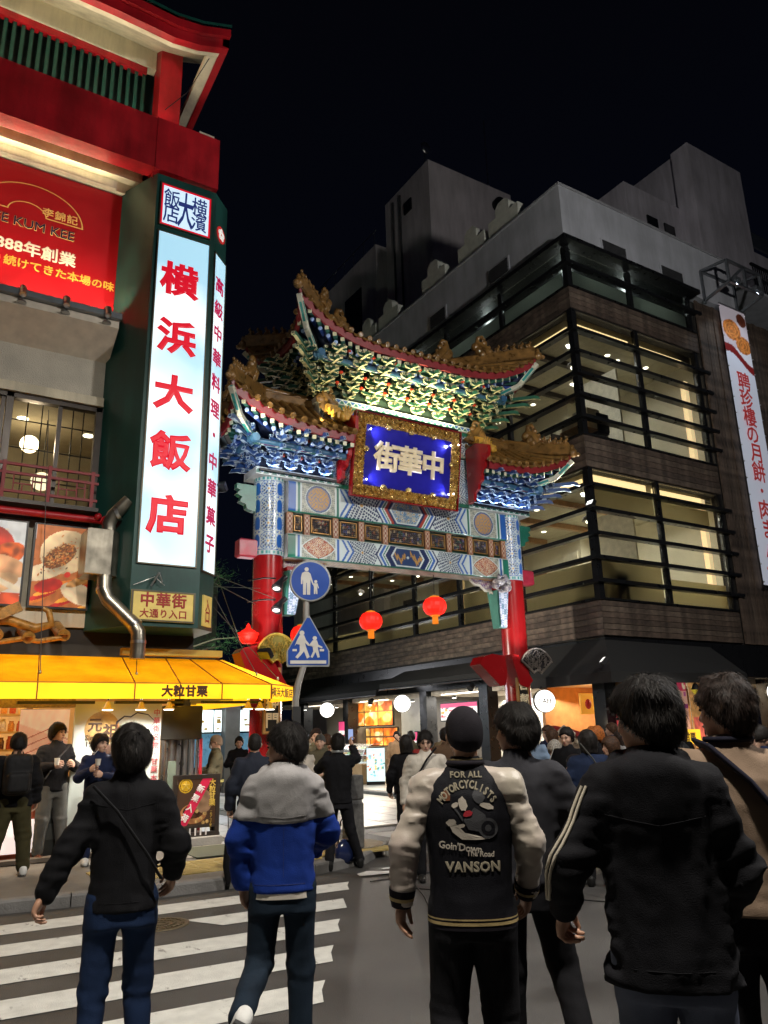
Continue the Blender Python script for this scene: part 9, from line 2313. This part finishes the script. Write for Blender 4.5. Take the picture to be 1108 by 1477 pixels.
T, s, HM = bg('man in a beige sweatshirt with a black strap walking out of the street', 10.79, 16.84, 195, 1.53, top=tan, hair=h_black, style='short', seed=50, yaw=-35, hem=.86, legR=((.1, .08, .5), (.1, .14, .08)), legL=((.1, .0, .5), (.1, -.14, .1)))
m = MB().tube([(.14, .12, 1.44), (.0, .15, 1.3), (-.16, .13, 1.04)], .014, 6, sx=.4); child(T, m, 'bag_strap', black_c)
T, s, HM = bg('woman in a long black coat walking beside the man in beige', 8.54, 12.93, 200, 1.40, z0=.03, top=black_c, hair=h_black, style='long', seed=51, hem=.55, coat=True, flare=.04, legR=((.08, .05, .5), (.09, .1, .08)), legL=((.08, 0, .5), (.08, -.1, .09)))
T, s, HM = bg('man in a white sweater and glasses with a black strap behind the souvenir jacket', 5.46, 7.9, 210, 1.63, z0=0, q=1, top=cream_c, hair=h_black, style='short', seed=52, w=1.1, pitch=-10, hem=.85)
m = MB().tube([(-.12, .12, 1.45), (.0, .155, 1.32), (.17, .14, 1.05)], .016, 6, sx=.4); child(T, m, 'bag_strap', black_c)
MB().tube([(-.048, .095, .004), (-.03, .1, .016), (-.012, .1, .004), (-.03, .1, -.01), (-.048, .095, .004)], .0025, 4).tube([(.048, .095, .004), (.03, .1, .016), (.012, .1, .004), (.03, .1, -.01), (.048, .095, .004)], .0025, 4).build('glasses', black_metal, T, local=True).matrix_basis = HM
bg('person in a brown jacket walking away left of the capped man', 7.66, 10.5, 30, 1.66, z0=0.01, top=cloth('brown jacket', (.1, .06, .035)), hair=h_black, style='short', seed=53)
bg('person in black walking behind the man in the white sweater', 6.5, 9.9, 35, 1.56, z0=0.01, top=black_c, hair=h_black, style='bob', seed=54)
bg('man in a dark jacket facing left beside the dragon relief', 9.9, 10.5, 280, 1.56, top=navy_c, hair=h_brown, style='thick', seed=60)
bg('woman with brown hair and a fluffy pale coat facing the buns', 9.6, 10.1, 320, 1.5, top=cream_c, hair=h_brown, style='long', seed=61)
bg('short person with grey bobbed hair bending forward in the crowd', 7.98, 8.28, 250, 1.45, z0=0, top=black_c, hair=h_grey, style='bob', seed=62, pitch=-25, lean=.2)
T, s, HM = bg('man in a black jacket carrying a white shoulder bag in the crowd', 7.58, 7.69, 255, 1.63, z0=0, top=black_c, hair=h_black, style='short', seed=63, yaw=8, pitch=-8, armR=((.27, .08, 1.15), (.1, .3, 1.1)), armL=((.27, .1, 1.15), (.1, .3, 1.1)))
m = MB().ball((.24, .1, .98), (.07, .14, .13), 12); child(T, m, 'shoulder_bag', mat('white canvas', (.55, .55, .53), .8)); m = MB().tube([(.1, .12, 1.46), (.2, .13, 1.25), (.25, .1, 1.05)], .014, 6, sx=.4); child(T, m, 'bag_strap', mat('white canvas'))
T, s, HM = bg('woman in a navy coat with a grey bag strap seen from behind in the crowd', 6.68, 6.47, 46, 1.59, z0=0, top=cloth('coat navy', (.015, .025, .06)), hair=h_black, style='bob', seed=64, coat=True, hem=.62, flare=.04, yaw=35)
m = MB().tube([(-.08, -.1, 1.47), (.05, -.15, 1.3), (.2, -.1, 1.0)], .012, 6, sx=.4); child(T, m, 'bag_strap', grey_c)
bg('person with curly orange hair and a black top in the crowd', 8.56, 8.12, 300, 1.62, z0=0, top=black_c, hair=h_orange, style='thick', seed=65, headscale=1.08)
bg('small child in pink between the adults at the corner', 6.93, 6.93, 300, 1.3, z0=0, top=pinkc, hair=h_black, style='bob', seed=66, hem=.8)
bg('person in a brown scarf and black coat with bent arms in the crowd', 7.74, 7.1, 290, 1.5, z0=0, top=black_c, hair=h_brown, style='bob', seed=67, armR=((.27, .1, 1.15), (.1, .28, 1.1)))
bg('person in a black hood before the yellow notice', 4.72, 3.71, 60, 1.52, z0=0, q=0, top=black_c, hair=None, hatm=black_c, style='beanie', collar='hood', seed=68)
bg('man with his head bowed at the far right edge', 7.95, 5.2, 110, 1.6, z0=0, top=navy_c, hair=h_black, style='short', seed=69, pitch=-25, yaw=0)
bg('person in a dark top partly hidden behind the man in taupe', 7.04, 4.76, 100, 1.58, z0=0, top=black_c, hair=h_dk, style='short', seed=70)
XT = [('red sweater', cloth('x red', (.25, .03, .03))), ('pale blue shirt', cloth('x blue', (.2, .28, .4))), ('white blouse', cream_c), ('khaki coat', cloth('x khaki', (.2, .16, .09))), ('grey hoodie', grey_marl), ('black coat', black_c), ('tan coat', tan), ('navy jacket', navy_c), ('pink top', pinkc), ('olive jacket', olive_j)]
for i, (x, y, az_, h_, st, wh) in enumerate(((9.0, 9.9, 250, 1.6, 'short', 'near the middle of the crowd'), (10.4, 9.3, 300, 1.52, 'bob', 'in front of the corner shop'), (11.4, 10.4, 340, 1.66, 'short', 'looking into the corner shop'), (8.0, 11.6, 200, 1.55, 'long', 'walking out under the gate'), (9.6, 13.2, 190, 1.64, 'short', 'under the right side of the gate'), (7.3, 14.2, 210, 1.5, 'bob', 'under the middle of the gate'), (10.2, 15.3, 20, 1.6, 'short', 'walking into the side street'), (8.7, 17.4, 195, 1.58, 'short', 'far behind the gate'), (12.2, 9.5, 280, 1.56, 'bob', 'by the buns at the corner'), (11.0, 7.8, 310, 1.62, 'short', 'between the two big men at the right'), (9.4, 6.8, 290, 1.6, 'long', 'right of the navy coat in the crowd'), (6.6, 12.6, 30, 1.58, 'short', 'passing the posts into the street'))):
    cn, cm_ = XT[(i * 3 + 1) % 10]; bg('person in a %s %s' % (cn, wh), x, y, az_, h_, top=cm_, pants=[blackpants, grey_c, blue_jean][i % 3], hair=[h_black, h_dk, h_brown][i % 3], style=st, seed=100 + i, z0=.03, hem=(.86, .7)[i % 2], armR=((.27, .08, 1.15), (.15 + .03 * (i % 4), .26, 1.1)) if i % 2 else ARM_DOWN, yaw=-20 + 13 * (i % 4))
for i, (x, y, lb) in enumerate(((9.4, 20.5, 'distant walker in dark clothes deep in the side street'), (8.0, 24.0, 'distant walker near the end of the side street'))):
    bg(lb, x, y, 190 + i * 20, 1.6, top=[grey_c, navy_c][i], hair=h_black, style='short', seed=80 + i, z0=.03)
for o in list(S.objects):
    for k_ in ('_j', '_s'):
        if k_ in o: del o[k_]
